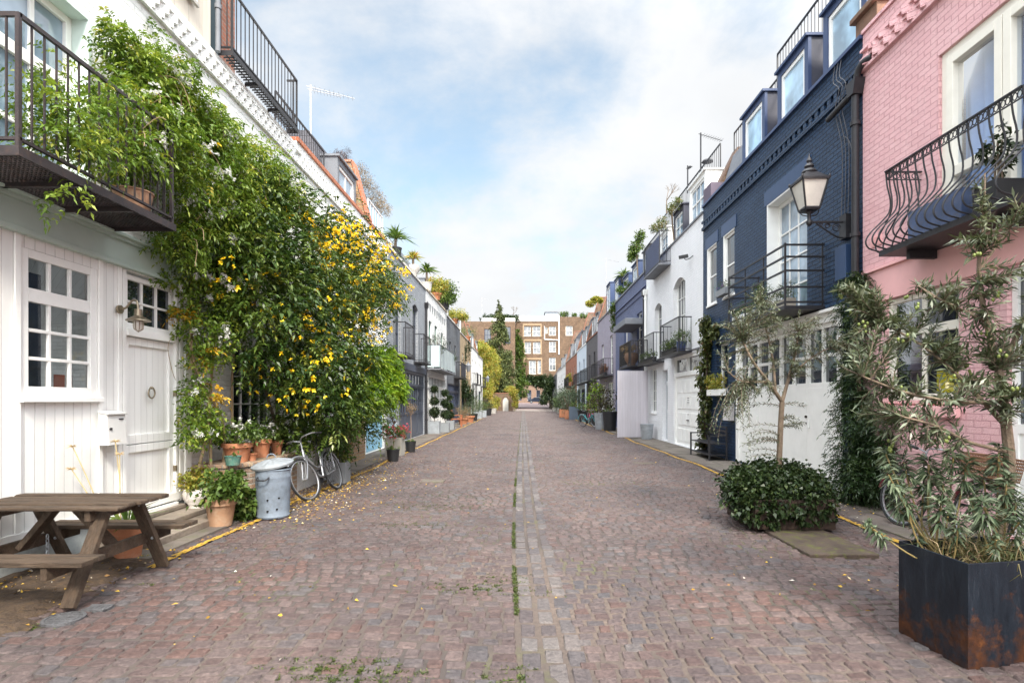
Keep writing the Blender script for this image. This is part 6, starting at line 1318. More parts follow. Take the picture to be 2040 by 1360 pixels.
    B = [PB(1730, 620, 3.7, 50, 50), PB(1760, 690, 3.6, 60, 50), PB(1710, 720, 3.6, 40, 40), PB(1700, 590, 3.7, 25, 25), PB(1840, 640, 3.6, 60, 50), PB(1850, 580, 3.6, 50, 30), PB(1900, 700, 3.5, 70, 55), PB(1930, 600, 3.45, 60, 50), PB(1990, 560, 3.4, 55, 50), PB(1950, 480, 3.4, 45, 45), PB(1960, 385, 3.4, 22, 40), PB(2020, 440, 3.4, 40, 40), PB(2010, 680, 3.4, 55, 60), PB(1960, 780, 3.4, 70, 50), PB(1860, 800, 3.45, 70, 45), PB(1780, 780, 3.5, 50, 40), PB(1740, 830, 3.6, 45, 40), PB(2020, 800, 3.35, 40, 60), PB(1880, 880, 3.4, 50, 30), PB(1800, 880, 3.5, 40, 25), PB(2060, 560, 3.4, 40, 60)]
    twigtree(t, limbs, B, 450, LG_O, 53, .070, .0135, 38, sag=-.12, twr=.0028, angle=.8, frac=.04, droop=.04)
    rng = np.random.default_rng(54); p, _, _ = blobpts(B, 90, rng, .5, 3, .1); mb = MB(); mb.lathe((0, 0, 0), [(.001, -.013), (.007, -.008), (.0095, 0), (.007, .009), (.001, .013)], 7, cap=False)
    ov = mb.build('olive', paint('green_olive', (.16, .20, .05), .35), None, smooth=True); ov.parent = t; ov.location = Vector(p[0])-ORG[t.name]
    for q in p[1:]: oc = ov.copy(); COL.objects.link(oc); oc.parent = t; oc.location = Vector(q)-ORG[t.name]
    # whorled spurge heads on yellow stems
    e = thing('spurge_plant', 'grey green whorled spurge on bare yellow stems in the steel planter', 'plant', (2.7, 3.4, .48))
    heads = [((1850, 925), 3.55, .21, 120), ((1900, 900), 3.6, .17, 70), ((1735, 1050), 3.45, .105, 60), ((1960, 1010), 3.3, .18, 100), ((1800, 920), 3.6, .14, 70), ((2005, 960), 3.35, .16, 80), ((1930, 990), 3.5, .14, 60), ((1985, 1075), 3.2, .10, 40), ((1820, 1050), 3.5, .08, 30), ((1770, 945), 3.5, .12, 60), ((2030, 1040), 3.25, .13, 60), ((1880, 965), 3.45, .15, 70), ((1800, 985), 3.5, .15, 70), ((1875, 1010), 3.4, .16, 80), ((1925, 930), 3.5, .17, 80), ((1990, 900), 3.45, .15, 70), ((1840, 975), 3.6, .15, 70), ((1780, 1000), 3.55, .11, 50), ((1960, 955), 3.5, .15, 70), ((1910, 1040), 3.3, .12, 50), ((2025, 1000), 3.3, .14, 60), ((1765, 905), 3.6, .12, 50)]
    mb = MB(); pos = []; di = []; ln = []
    for (px, Y, s, n) in [(h[0], h[1], h[2]*.70, int(h[3]*1.6)) for h in heads]:
        c = np.array(P(px[0], px[1], Y)); b0 = np.array((2.62+.02*rng.normal(), 3.42+.03*rng.normal(), .48)) if px[0] < 1930 else np.array((2.86, 3.36, .48)); mid = (b0+c)/2+np.array((0, 0, -.06))+rng.normal(size=3)*.03; mb.tube(smoothline([b0, mid, c], 5), .0075 if s > .12 else .005, 6)
        ax = unit(c-b0+np.array((0, 0, .25))); u = rng.random(n)*1.0; q = c+ax*((u-.75)*.16)[:, None]; a = unit(np.cross(rng.normal(size=(n, 3)), ax)); d = unit(a+ax*(1.1*u[:, None]-.45)); pos.append(q); di.append(d); ln.append(s*rng.uniform(.6, 1.05, n))
    mb.build('stem', paint('yellow_stem', (.24, .18, .07), .6, .2), e, smooth=True)
    pos = np.concatenate(pos); di = np.concatenate(di); ln = np.concatenate(ln); npmesh('foliage', leaves(pos, di, ln, .0145, rng, .2, .36), LG_E, e, rnd=rng.random(len(pos)))
    dr = thing('dry_grass', 'wispy straw coloured grass tuft at the back of the steel planter', 'plant', (2.95, 3.4, .48)); n = 420; p = np.array((2.86, 3.42, .48))+rng.normal(size=(n, 3))*(.13, .10, .0); d = unit(rng.normal(size=(n, 3))*(.45, .45, .1)+np.array((-.1, 0, .8))); npmesh('foliage', leaves(p, d, rng.uniform(.2, .48, n), .006, rng, .1, .45), leafmat('straw_grass', [(0, (.07, .10, .04)), (.5, (.20, .20, .09)), (.8, (.34, .24, .13)), (1, (.40, .30, .19))], .6, .2), dr, rnd=rng.random(n))
steel_planter()
def dark_climber():
    t = thing('dark_climber', 'tall dark feathery climber between the garage and the pink house', 'climbing plant', (4.95, 8.2, 0))
    B = [PB(1715, 985, 8.1, 55, 50, 30), PB(1710, 920, 8.2, 50, 60, 30), PB(1720, 850, 8.3, 42, 60, 28), PB(1715, 770, 8.35, 32, 60, 24), PB(1718, 690, 8.4, 28, 60, 20), PB(1722, 620, 8.4, 26, 50, 18), PB(1745, 950, 7.7, 45, 60, 30), PB(1745, 860, 7.8, 35, 60, 25), PB(1680, 1000, 8.2, 35, 25, 25), PB(1730, 575, 8.4, 20, 25, 14), PB(1740, 560, 8.2, 14, 22, 10)]
    B = [((min(c[0], 5.0), c[1], c[2]), r_) for c, r_ in B]
    frondcrown('foliage', B, 3300, .15, leafmat('feathery_leaf', [(0, (.012, .028, .010)), (.6, (.03, .06, .018)), (1, (.085, .13, .035))], .4, .15), t, 55, 5, .055, .014, .5, 5, .6, .15)
    mb = MB(); mb.tube(smoothline([(5.0, 8.2, 0), (5.05, 8.25, 1.2), (5.02, 8.35, 2.6), (5.1, 8.3, 3.3)], 5), .03, 7); mb.build('stem', BARK, t, smooth=True)
    t = thing('climbing_vine', 'red and green vine climbing the seam of the blue and white houses', 'climbing plant', (5.05, 15.4, 0))
    B = [PB(1410, 650, 15.3, 18, 22, 14), PB(1416, 680, 15.2, 20, 22, 12), PB(1408, 720, 15.3, 14, 25, 12), PB(1404, 765, 15.3, 12, 25, 12), PB(1408, 800, 15.2, 13, 22, 12), PB(1402, 840, 15.3, 10, 25, 10), PB(1398, 880, 15.3, 8, 18, 10), PB(1430, 660, 14.6, 12, 14, 10)]
    B = [((min(c[0], 5.08), c[1], c[2]), (min(r_[0], .2), r_[1], r_[2])) for c, r_ in B]
    crown('foliage', B, 3600, .085, .07, leafmat('vine_leaf', [(0, (.03, .035, .015)), (.4, (.06, .08, .025)), (.75, (.13, .15, .04)), (1, (.18, .075, .04))], .4, .2), t, 56, shell=.3, clump=8, droop=.5)
    mb = MB()
    for k in range(3): mb.tube(smoothline([(5.05, 15.3+.1*k, 0), (5.0+.05*k, 15.2+.12*k, 1.1), (5.05, 15.35-.08*k, 2.2), (5.08, 15.3, 3.2)], 5), .018, 6)
    mb.build('stem', paint('dark_vine_stem', (.07, .05, .04), .9), t, smooth=True)
dark_climber()
bg_ = 'plants on the balconies'
def trough(y0, y1, z, d, label, S=RS, m=None, lm=None, n=700, ph=.28, L=.06, W=.012, h=.16):
    a = S.p((y0+y1)/2, z, d); t = thing('window_box', label, 'window box', a, bg_); mb = MB(); fb(mb, S, y0, y1, z, z+h, d-.08, d+.08); mb.build('trough', m or paint('grey_planter', (.22, .235, .25), .5), t, bevel=.005)
    k = max(2, int((y1-y0)/.25)); B = [((a[0], y0+(y1-y0)*(i+.5)/k, z+h+ph*.45), (.13, .16, ph*.6)) for i in range(k)]; _seed[0] += 1; crown('foliage', B, n, L, W, lm or LG_E, t, _seed[0], shell=.2, clump=9, out=.5); return t
trough(9.6, 10.15, 3.125, .5, 'weathered timber trough on the near end of the blue house balcony', m=planks('weathered_plank', (.40, .36, .30), .08, .8, .3, .05, 2))
trough(10.35, 11.1, 3.125, .55, 'grey trough of airy green plants on the blue house balcony', n=900, ph=.5, lm=LG_G)
trough(11.3, 12.0, 3.125, .55, 'white trough at the far end of the blue house balcony', m=WHITE, n=500, lm=LG_G)
trough(13.9, 14.9, 1.62, .14, 'white window box with yellow flowers under the small blue house window', m=WHITE, n=900, lm=LG_A, L=.06, W=.03, ph=.38)
trough(13.55, 14.2, 4.125, .14, 'small window sill plant on the blue house with violet flowers', n=300, ph=.2, lm=leafmat('violet_mix', [(0, (.05, .09, .03)), (.6, (.1, .15, .05)), (.8, (.25, .12, .4)), (1, (.4, .25, .5))]))
potplant((4.95, 5.75, 3.435), .15, .32, 'black square pot with a small leafy camellia on the bombe balcony', BLACKP, square=True, plant='bush', ph=.75, pw=.16, n=240, L=.07, W=.035, lm=LG_I, group=bg_)
trough(6.1, 6.95, 3.435, .25, 'blue glazed trough on the bombe balcony', m=paint('blue_trough', (.055, .085, .17), .35, .3, 5, .05, dirt=(.14, .12, .10)), n=40, ph=.05, h=.42)
potplant((4.9, 17.1, 3.03), .16, .28, 'blue pot with trailing plants on the white house juliet balcony', paint('navy_pot', (.04, .06, .14), .35), 'tub', plant='bush', ph=.4, pw=.3, n=600, lm=LG_G, group=bg_)
trough(17.6, 19.1, 3.03, .3, 'trailing trough of mixed greenery on the near white house balcony', n=800, ph=.35, lm=LG_G, L=.07, W=.03, m=BLACKP)
trough(20.5, 22.6, 2.96, .3, 'black trough on the far white house balcony', n=500, ph=.3, lm=LG_G, L=.07, W=.03, m=BLACKP)
potplant((4.75, 24.2, 3.01), .3, .55, 'brown pot of dry grasses on the periwinkle house balcony', paint('brown_pot', (.14, .08, .05), .7), 'urn', plant='bush', ph=.5, pw=.4, n=700, lm=LG_D, L=.1, W=.02, group=bg_)
trough(31.8, 33.6, 2.96, .4, 'brown heather trough on the lilac house balcony', n=1000, ph=.55, lm=leafmat('heather', [(0, (.10, .05, .04)), (.6, (.2, .09, .06)), (1, (.3, .16, .09))]), L=.1, W=.03, m=BLACKP)
trough(55, 59.5, 2.92, .45, 'orange potted flowers along the red brick balcony', n=1300, ph=.9, lm=LG_A, L=.14, W=.07, m=TERRA, h=.4)
# trees and plants above the right hand roofs
def rooft(px, py, Y, label, blobs, n, lm, L, W, sd, name='roof_plant'):
    t = thing(name, label, 'plant', tuple(P(px, py, Y)), 'plants along the roof edges'); sm = MB(); c0 = Vector(blobs[0][0]); sm.tube([(c0.x+.1, c0.y, 6.9), (c0.x+.03, c0.y, (6.9+c0.z)/2), c0], .03, 5); sm.build('stem', BARK, t); crown('foliage', blobs, n, L, W, lm, t, sd, shell=.3, clump=9); return t
rooft(1270, 500, 26, 'yellow green tree rising over the periwinkle roof', [PB(1268, 490, 26, 12, 16), PB(1275, 470, 26, 10, 14), PB(1262, 505, 26, 10, 10), PB(1258, 512, 27, 8, 8)], 1500, LG_G, .11, .06, 61)
rooft(1345, 410, 19, 'pink tinged terrace plants above the white right house', [PB(1338, 415, 19, 10, 12), PB(1350, 405, 18.5, 10, 12), PB(1318, 445, 20, 12, 10), PB(1305, 455, 21, 10, 8)], 1500, leafmat('terrace_mix', [(0, (.08, .12, .04)), (.6, (.17, .2, .07)), (.85, (.34, .2, .14)), (1, (.4, .28, .24))]), .07, .03, 62)
bare_tree(*P(1328, 425, 20.5), 1.3, 'bare twiggy shrub standing on the white house roof terrace')
roofpot(1243, 8.135, -.55, .2, .3, 'spiky palm on the periwinkle roof', BLACKP, 'tub', plant='spiky', ph=.8, W=.06, n=60, stemh=.1, S=RS)
rooft(1235, 580, 29, 'low green planting along the periwinkle parapet', [PB(1238, 578, 29, 12, 6), PB(1250, 566, 27.5, 8, 6)], 700, LG_G, .09, .05, 63)
rooft(1228, 650, 30.5, 'trailing creeper on the corner of the lilac house', [PB(1224, 640, 31, 7, 26), PB(1222, 615, 31, 6, 16)], 900, LG_G, .1, .06, 64)
# pots standing on the right, from near to far
potplant((3.95, 21.9, 0) and (4.8, 21.4, 0), .26, .58, 'grey metal bucket standing by the timber screen', ZINC, 'tub', plant='bush', ph=.02, pw=.1, n=10, name='metal_bucket', cat='bucket', group=None)
potplant((4.25, 27.0, 0), .36, .95, 'large black tub behind the timber screen', BLACKP, 'tub', plant='bush', ph=.4, pw=.3, n=300)
potplant((4.0, 28.5, 0), .33, .85, 'round zinc tub with a dark purple leaved shrub', ZINC, 'tub', plant='bush', ph=1.7, pw=.7, n=900, L=.13, W=.07, lm=leafmat('purple_leaf', [(0, (.03, .03, .025)), (.6, (.07, .06, .04)), (1, (.16, .14, .08))]))
potplant((4.35, 33, 0), .35, .6, 'black tub with a lime green tall shrub', BLACKP, 'tub', plant='bush', ph=2.1, pw=.55, n=900, L=.14, W=.07, lm=LG_M)
potplant((4.0, 43, 0), .4, 1.0, 'tall blue grey square planter on the right', paint('blue_grey_planter', (.10, .13, .17), .5), square=True, plant='bush', ph=.5, pw=.4, n=400, L=.12)
potplant((3.75, 44.5, 0), .38, .7, 'square terracotta pot with an olive bush, the nearer one', TERRA, square=True, plant='bush', ph=2.0, pw=1.0, n=2200, L=.13, W=.04, lm=LG_E)
potplant((3.6, 49, 0), .38, .7, 'second square terracotta pot with an olive bush', TERRA, square=True, plant='bush', ph=2.0, pw=1.0, n=2000, L=.13, W=.04, lm=LG_E)
potplant((4.2, 38.5, 0), .4, .8, 'dark green tub with small grasses on the right', BLACKP, 'tub', plant='bush', ph=.6, pw=.5, n=500, L=.12)
potplant((4.4, 57, 0), .4, .7, 'far green pot with tall climbing leaves by the red brick house', BLACKP, 'tub', plant='bush', ph=2.6, pw=.7, n=1200, L=.16, W=.08, lm=LG_I)
potplant((4.3, 64, 0), .4, .6, 'far right pale pot of green foliage', STONE, 'tub', plant='bush', ph=1.4, pw=.8, n=1000, L=.16, W=.08, lm=LG_G)
potplant((4.2, 73, 0), .4, .6, 'farthest pot on the right with dark leaves', STONE, 'tub', plant='bush', ph=1.6, pw=.9, n=900, L=.18, W=.09, lm=LG_I)
# ------------------------------------------------------------ street objects
def picnic_table():
    wood = paint('weathered_oak', (.070, .046, .029), .8, .6, 3, .9, 40, stretch=(.7, 6, 6), dirt=(.145, .105, .075), damt=.75)
    woodv = paint('weathered_oak_upright', (.076, .050, .032), .8, .45, 3, .8, 30, stretch=(14, 4, 4), dirt=(.14, .115, .09), damt=.6)
    r = thing('picnic_table', 'weathered brown timber picnic table with attached benches by the white wall', 'picnic table', (-3.7, 4.45, 0))
    x0, x1 = -4.30, -3.05; zt = .70
    mb = MB(); ys = np.linspace(4.12, 4.78, 6); rg = random.Random(2)
    for a, b in zip(ys[:-1], ys[1:]): j = rg.uniform(-.012, .012); mb.box(x0+j, x1+j, a+.013, b-.013, zt-.035+rg.uniform(-.002, .002), zt+rg.uniform(-.006, .004))
    mb.build('tabletop', wood, r, bevel=.010)
    for yc in (3.88, 5.02):
        mb = MB()
        for a, b in ((yc-.115, yc-.006), (yc+.006, yc+.115)): j = rg.uniform(-.01, .01); mb.box(x0+j, x1+.03+j, a, b, .355+rg.uniform(-.002, .002), .392+rg.uniform(-.002, .002))
        mb.build('seat', wood, r, bevel=.005)
    for xf in (-3.24, -4.08):
        for sg in (-1, 1):
            mb = MB(); mb.bar((xf, 4.45+sg*.52, .018), (xf, 4.45+sg*.17, zt-.037), .045, .10, up=(1, 0, 0)); o = mb.build('leg', woodv, r, bevel=.004)
        mb = MB(); mb.box(xf-.068, xf-.024, 3.78, 5.12, .262, .353); mb.box(xf-.068, xf-.024, 4.16, 4.74, zt-.115, zt-.037); mb.build('crossbeam', woodv, r, bevel=.004)
        bt = MB()
        for y, z in ((4.12, .31), (4.78, .31), (4.28, zt-.075), (4.62, zt-.075)): bt.tube([(xf+.024, y, z), (xf+.034, y, z)], .012, 8)
        bt.build('bolt', ZINC, r)
    for a, b in (((-3.28, 4.45, .31), (-3.62, 4.45, zt-.037)), ((-4.04, 4.45, .31), (-3.74, 4.45, zt-.037))): mb = MB(); mb.bar(a, b, .045, .09, up=(0, 1, 0)); mb.build('brace', woodv, r, bevel=.004)
    ch = MB()
    for k in range(9):
        c = Vector((-3.98, 4.62, .36-.035*k)); ch.tube([(c.x+(.011*math.cos(t) if k % 2 else 0), c.y+(0 if k % 2 else .011*math.cos(t)), c.z+.023*math.sin(t)) for t in np.linspace(0, 2*math.pi, 11)], .004, 5, cap=False)
    ch.build('chain', ZINC, r, smooth=True)
picnic_table()
def steps():
    r = thing('door_step', 'low flagstone step in front of the white stable door', 'step', (-4, 6.3, 0)); mb = MB()
    mb.box(-4.35, -3.72, 5.55, 6.95, 0, .085); mb.box(-4.35, -3.98, 5.75, 7.1, .086, .15); mb.box(-4.35, -4.24, 5.92, 6.98, .151, .205); mb.build('slab', paint('worn_step_stone', (.20, .165, .135), .85, .35, 3, .5, 35, dirt=(.12, .11, .05)), r, bevel=.012)
steps()
def agapanthus():
    rng = np.random.default_rng(91); t = potplant((-3.78, 5.28, 0), .16, .3, 'terracotta pot of strap leaved plants behind the picnic table', plant='spiky', ph=.5, W=.028, n=46, stemh=0, group=None)
    for px, py, Y, lab in ((145, 890, 5.2, 'single dried allium stalk leaning left by the mailbox'), (230, 880, 5.3, 'upright dried allium stalk below the mailbox'), (238, 905, 5.3, 'shorter dried allium stalk below the mailbox'), (143, 935, 5.2, 'small bent dried allium head above the picnic table')):
        q = thing('dried_allium', lab, 'dried flower', (-4.0, 5.25, .2), 'dried allium stalks'); e = Vector(P(px, py, Y)); b = Vector((-3.85+.1*rng.normal(), 5.27, .25)) if px > 200 else Vector((-3.95, 5.25, .22)); mb = MB(); mb.tube(smoothline([b, b.lerp(e, .5)+Vector((.015, 0, .02)), e], 5), .0045, 5); mb.build('stalk', paint('straw_stem', (.42, .33, .16), .7), q)
        n = 60; a = rng.uniform(0, 6.28, n); d = unit(np.stack([np.cos(a), np.sin(a), rng.uniform(0, .9, n)], 1)); V = leaves(np.tile(np.array(e), (n, 1)), d, rng.uniform(.035, .065, n), .006, rng); npmesh('flower_head', V, leafmat('straw_head', [(0, (.45, .32, .17)), (1, (.62, .50, .32))], .7, .2), q, rnd=rng.random(n))
agapanthus()
def wall_letterbox():
    r = thing('mailbox', 'white metal mailbox with sloping lid beside the stable door', 'mailbox', LS.p(5.72, 1.2), None); mb = MB(); S = LS; y0, y1 = 5.60, 5.86
    mb.prism([S.p(y0, 1.04, .037), S.p(y0, 1.37, .037), S.p(y0, 1.355, .13), S.p(y0, 1.04, .15)], (0, y1-y0, 0)); m = paint('white_mailbox', (.63, .63, .61), .35, .04); mb.build('body', m, r, bevel=.004)
    l = MB(); l.prism([S.p(y0-.008, 1.372, .037), S.p(y0-.008, 1.392, .037), S.p(y0-.008, 1.37, .15), S.p(y0-.008, 1.352, .15)], (0, y1-y0+.016, 0)); l.build('lid', m, r, bevel=.003)
    k = MB(); fb(k, S, 5.62, 5.63, 1.2, 1.215, .13, .15); fb(k, S, 5.76, 5.82, 1.30, 1.312, .1, .142); fb(k, S, 5.63, 5.65, 1.195, 1.22, .14, .15); k.build('lock', IRON, r)
    r = thing('mailbox', 'pale grey metal letterbox on the blue house wall', 'mailbox', RS.p(13.75, 1.2)); mb = MB(); S = RS
    mb.prism([S.p(13.5, 1.0, .002), S.p(13.5, 1.4, .002), S.p(13.5, 1.36, .13), S.p(13.5, 1.0, .16)], (0, .36, 0)); m = paint('grey_letterbox', (.52, .50, .49), .45, .06); mb.build('body', m, r, bevel=.006)
    l = MB(); fb(l, S, 13.49, 13.87, 1.4, 1.42, .002, .15); l.build('lid', m, r); k = MB(); k.tube([S.p(13.68, 1.2, .14), S.p(13.68, 1.2, .158)], .02, 12); k.build('lock', LEAD, r)
wall_letterbox()
def bulkhead():
    r = thing('wall_lamp', 'small brass swan neck wall lamp between window and stable door', 'lamp', LS.p(5.90, 2.47)); m = paint('aged_brass', (.30, .25, .18), .35, .2, 9, .05, metal=.8); S = LS; mb = MB()
    mb.tube([S.p(5.90, 2.47, .03), S.p(5.90, 2.47, .055)], .045, 14); mb.tube(smoothline([S.p(5.90, 2.47, .05), S.p(5.90, 2.49, .11), S.p(5.90, 2.56, .17), S.p(5.90, 2.56, .22), S.p(5.90, 2.47, .24)], 5), .011, 8); mb.build('bracket', m, r, smooth=True)
    c = S.p(5.90, 2.27, .24); sh = MB(); sh.lathe(c, [(.035, .20), (.04, .13), (.115, .085), (.118, .075), (.045, .10), (.04, .09)], 20, cap=False); sh.lathe(c, [(.04, .075), (.046, .09), (.04, .105)], 14); sh.build('shade', m, r, smooth=True)
    g = MB(); g.lathe(c, [(.038, .085), (.042, .05), (.04, 0), (.02, -.03), (.001, -.035)], 16, cap=False); g.build('globe', glassmat('lamp_glass', (.45, .42, .38), 1.5, .15, 0), r, smooth=True)
    w = MB()
    for k in range(4): t = k*math.pi/4; w.tube([(c[0]+math.cos(t)*q, c[1]+math.sin(t)*q, c[2]+z) for q, z in ((.045, .08), (.048, .03), (.044, -.01), (0, -.042), (-.044, -.01), (-.048, .03), (-.045, .08))], .0035, 5)
    w.build('cage', m, r)
bulkhead()
def lantern():
    S = RS; r = thing('wall_lantern', 'large black victorian lantern on a scrolled bracket over the blue house', 'lantern', S.p(8.78, 4.3)); Y = 8.78; X = 4.55; mb = MB()
    z = 4.33; mb.box(5.08, 5.169, Y-.09, Y+.09, 4.06, 4.44); mb.bar((5.1, Y, z), (X, Y, z), .028, .028); mb.tube(smoothline([(5.09, Y, 4.08), (4.98, Y, 4.10), (4.82, Y, 4.20), (4.66, Y, 4.31)], 5), .013, 6)
    for cx, cz, q in ((4.98, 4.24, .07), (4.84, 4.27, .045), (4.74, 4.295, .026)): mb.tube([(cx+q*math.cos(t)*(1-.06*t), Y, cz+q*math.sin(t)*(1-.06*t)) for t in np.linspace(0, 9, 26)], .008, 5)
    mb.lathe((X, Y, 4.27), [(.02, 0), (.045, .03), (.045, .07), (.025, .10), (.03, .18), (.055, .22), (.02, .25)], 12); 
    for sg in (-1, 1): mb.tube(smoothline([(X, Y, 4.42), (X+sg*.11, Y, 4.44), (X+sg*.15, Y, 4.50), (X+sg*.11, Y, 4.54)], 4), .008, 5)
    mb.build('bracket', IRON, r, smooth=True)
    z0, z1, a, b = 4.53, 4.96, .11, .20; fr = MB(); cs = ((-1, -1), (1, -1), (1, 1), (-1, 1))
    for i, (u, v) in enumerate(cs):
        u2, v2 = cs[(i+1) % 4]; fr.bar((X+u*a, Y+v*a, z0), (X+u*b, Y+v*b, z1), .024); fr.bar((X+u*a, Y+v*a, z0), (X+u2*a, Y+v2*a, z0), .03); fr.bar((X+u*b, Y+v*b, z1), (X+u2*b, Y+v2*b, z1), .036); fr.lathe((X+u*(b+.012), Y+v*(b+.012), z1), [(.012, 0), (.02, .03), (.004, .06)], 8)
    fr.box(X-a, X+a, Y-a, Y+a, z0-.03, z0-.005); fr.build('frame', IRON, r)
    rf = MB(); p4 = [(X+u*(b+.02), Y+v*(b+.02), z1+.005) for u, v in cs]; q4 = [(X+u*.09, Y+v*.09, z1+.14) for u, v in cs]
    rf.add(p4+q4, [(0, 1, 5, 4), (1, 2, 6, 5), (2, 3, 7, 6), (3, 0, 4, 7), (4, 5, 6, 7), (3, 2, 1, 0)]); rf.lathe((X, Y, z1+.12), [(.09, 0), (.115, .04), (.10, .07), (.055, .10), (.075, .13), (.06, .16), (.03, .19), (.045, .22), (.035, .25), (.015, .28), (.004, .34)], 16); rf.build('roof', IRON, r, smooth=True)
    g = MB()
    for i, (u, v) in enumerate(cs): u2, v2 = cs[(i+1) % 4]; g.quad((X+u*a*.97, Y+v*a*.97, z0), (X+u2*a*.97, Y+v2*a*.97, z0), (X+u2*b*.97, Y+v2*b*.97, z1), (X+u*b*.97, Y+v*b*.97, z1))
    g.build('pane', paint('frosted_lantern_glass', (.58, .55, .49), .3, .12, 4, 0, spec=.6), r); l = MB(); l.lathe((X, Y, z0), [(.05, 0), (.05, .12), (.03, .16), (.035, .3), (.001, .33)], 10); l.box(X-.09, X+.09, Y-.09, Y+.09, z1-.02, z1-.012); l.build('lamp_holder', paint('lamp_white', (.75, .73, .68), .5), r)
lantern()
def dustbin():
    c = Vector((-3.24, 7.16, .0)); r = thing('dustbin', 'dented galvanised dustbin with tilted lid by the brick bed', 'dustbin', c); n = 48; R_ = .21; Hh = .62; mb = MB(); vs = []; prof = [(0, .93), (.02, .96), (.03, .93), (.10, .94), (.45, .985), (.50, 1.0), (.52, 1.03), (.54, 1.0), (.60, 1.01), (.61, 1.06), (.62, 1.0), (.60, .96), (.05, .90)]
    fs = []; m = len(prof)
    for z, k in prof:
        for i in range(n): t = 2*math.pi*i/n; w = .0045*math.cos(i*math.pi) if .1 <= z <= .45 else 0; vs.append((c.x+(R_*k+w)*math.cos(t), c.y+(R_*k+w)*math.sin(t), z))
    fs = [(j*n+i, j*n+(i+1) % n, (j+1)*n+(i+1) % n, (j+1)*n+i) for j in range(m-1) for i in range(n)]; mb.add(vs, fs); zn = paint('dull_zinc', (.165, .20, .245), .65, .3, 5, .15, 30, metal=.1, dirt=(.11, .115, .12)); mb.build('body', zn, r, smooth=True)
    h = MB(); h.tube(smoothline([(c.x-.10, c.y-.205, .53), (c.x-.09, c.y-.26, .50), (c.x+.02, c.y-.275, .50), (c.x+.05, c.y-.225, .53)], 4), .009, 6); h.build('handle', IRON, r, smooth=True)
    hl = MB()
    for x, z in ((.02, .10), (.12, .12), (.02, .24), (.14, .26)): hl.tube([(c.x+x, c.y-math.sqrt(R_**2*.9-x*x)-.012, z), (c.x+x, c.y-math.sqrt(R_**2*.9-x*x)+.01, z)], .011, 10)
    hl.build('drain_hole', paint('hole_black', (.004, .004, .004), .9), r)
    # ribbed lid, sitting askew
    L_ = MB(); cz = Vector((-.02, .02, .69)); vs = []; pr = [(.255, -.035), (.26, -.01), (.25, 0), (.10, .04), (.03, .05)]; rot = Matrix.Rotation(R(-6), 3, 'Y') @ Matrix.Rotation(R(8), 3, 'X'); o = Vector((c.x-.02, c.y+.02, .685))
    for q, z in pr:
        for i in range(n): t = 2*math.pi*i/n; w = .008*(1 if i % 4 < 2 else -1) if .05 < q < .245 else 0; vs.append(o+rot @ Vector((q*math.cos(t), q*math.sin(t), z+w)))
    L_.add(vs, [(j*n+i, j*n+(i+1) % n, (j+1)*n+(i+1) % n, (j+1)*n+i) for j in range(4) for i in range(n)]+[tuple(4*n+i for i in range(n))]); lid = L_.build('lid', paint('lid_zinc', (.24, .26, .28), .6, .25, 5, .15, 30, metal=.2), r, smooth=True)
    k = MB(); k.tube(smoothline([o+rot @ Vector((-.06, 0, .075)), o+rot @ Vector((-.03, 0, .115)), o+rot @ Vector((.03, 0, .115)), o+rot @ Vector((.06, 0, .075))], 4), .008, 6); k.build('handle', zn, lid, smooth=True)
    bagm = paint('bin_bag', (.03, .03, .033), .3, .3, 10, .6, 20); bg = MB(); rg = random.Random(4)
    bg.lathe((c.x, c.y, .58), [(.16, 0), (.185, .03), (.15, .07), (.08, .085), (.001, .08)], 18, cap=False); tb = thing('bin_bag', 'crumpled rubbish bag swelling under the dustbin lid', 'rubbish bag', (c.x, c.y, .58)); b = bg.build('bag', bagm, tb, smooth=True)
    tx = MB(); tx.add([(c.x+.05, c.y-.12, .63), (c.x+.18, c.y-.06, .65), (c.x+.17, c.y, .68), (c.x+.06, c.y-.05, .67)], [(0, 1, 2, 3)]); tx.build('tissue', WHITE, tb)
dustbin()
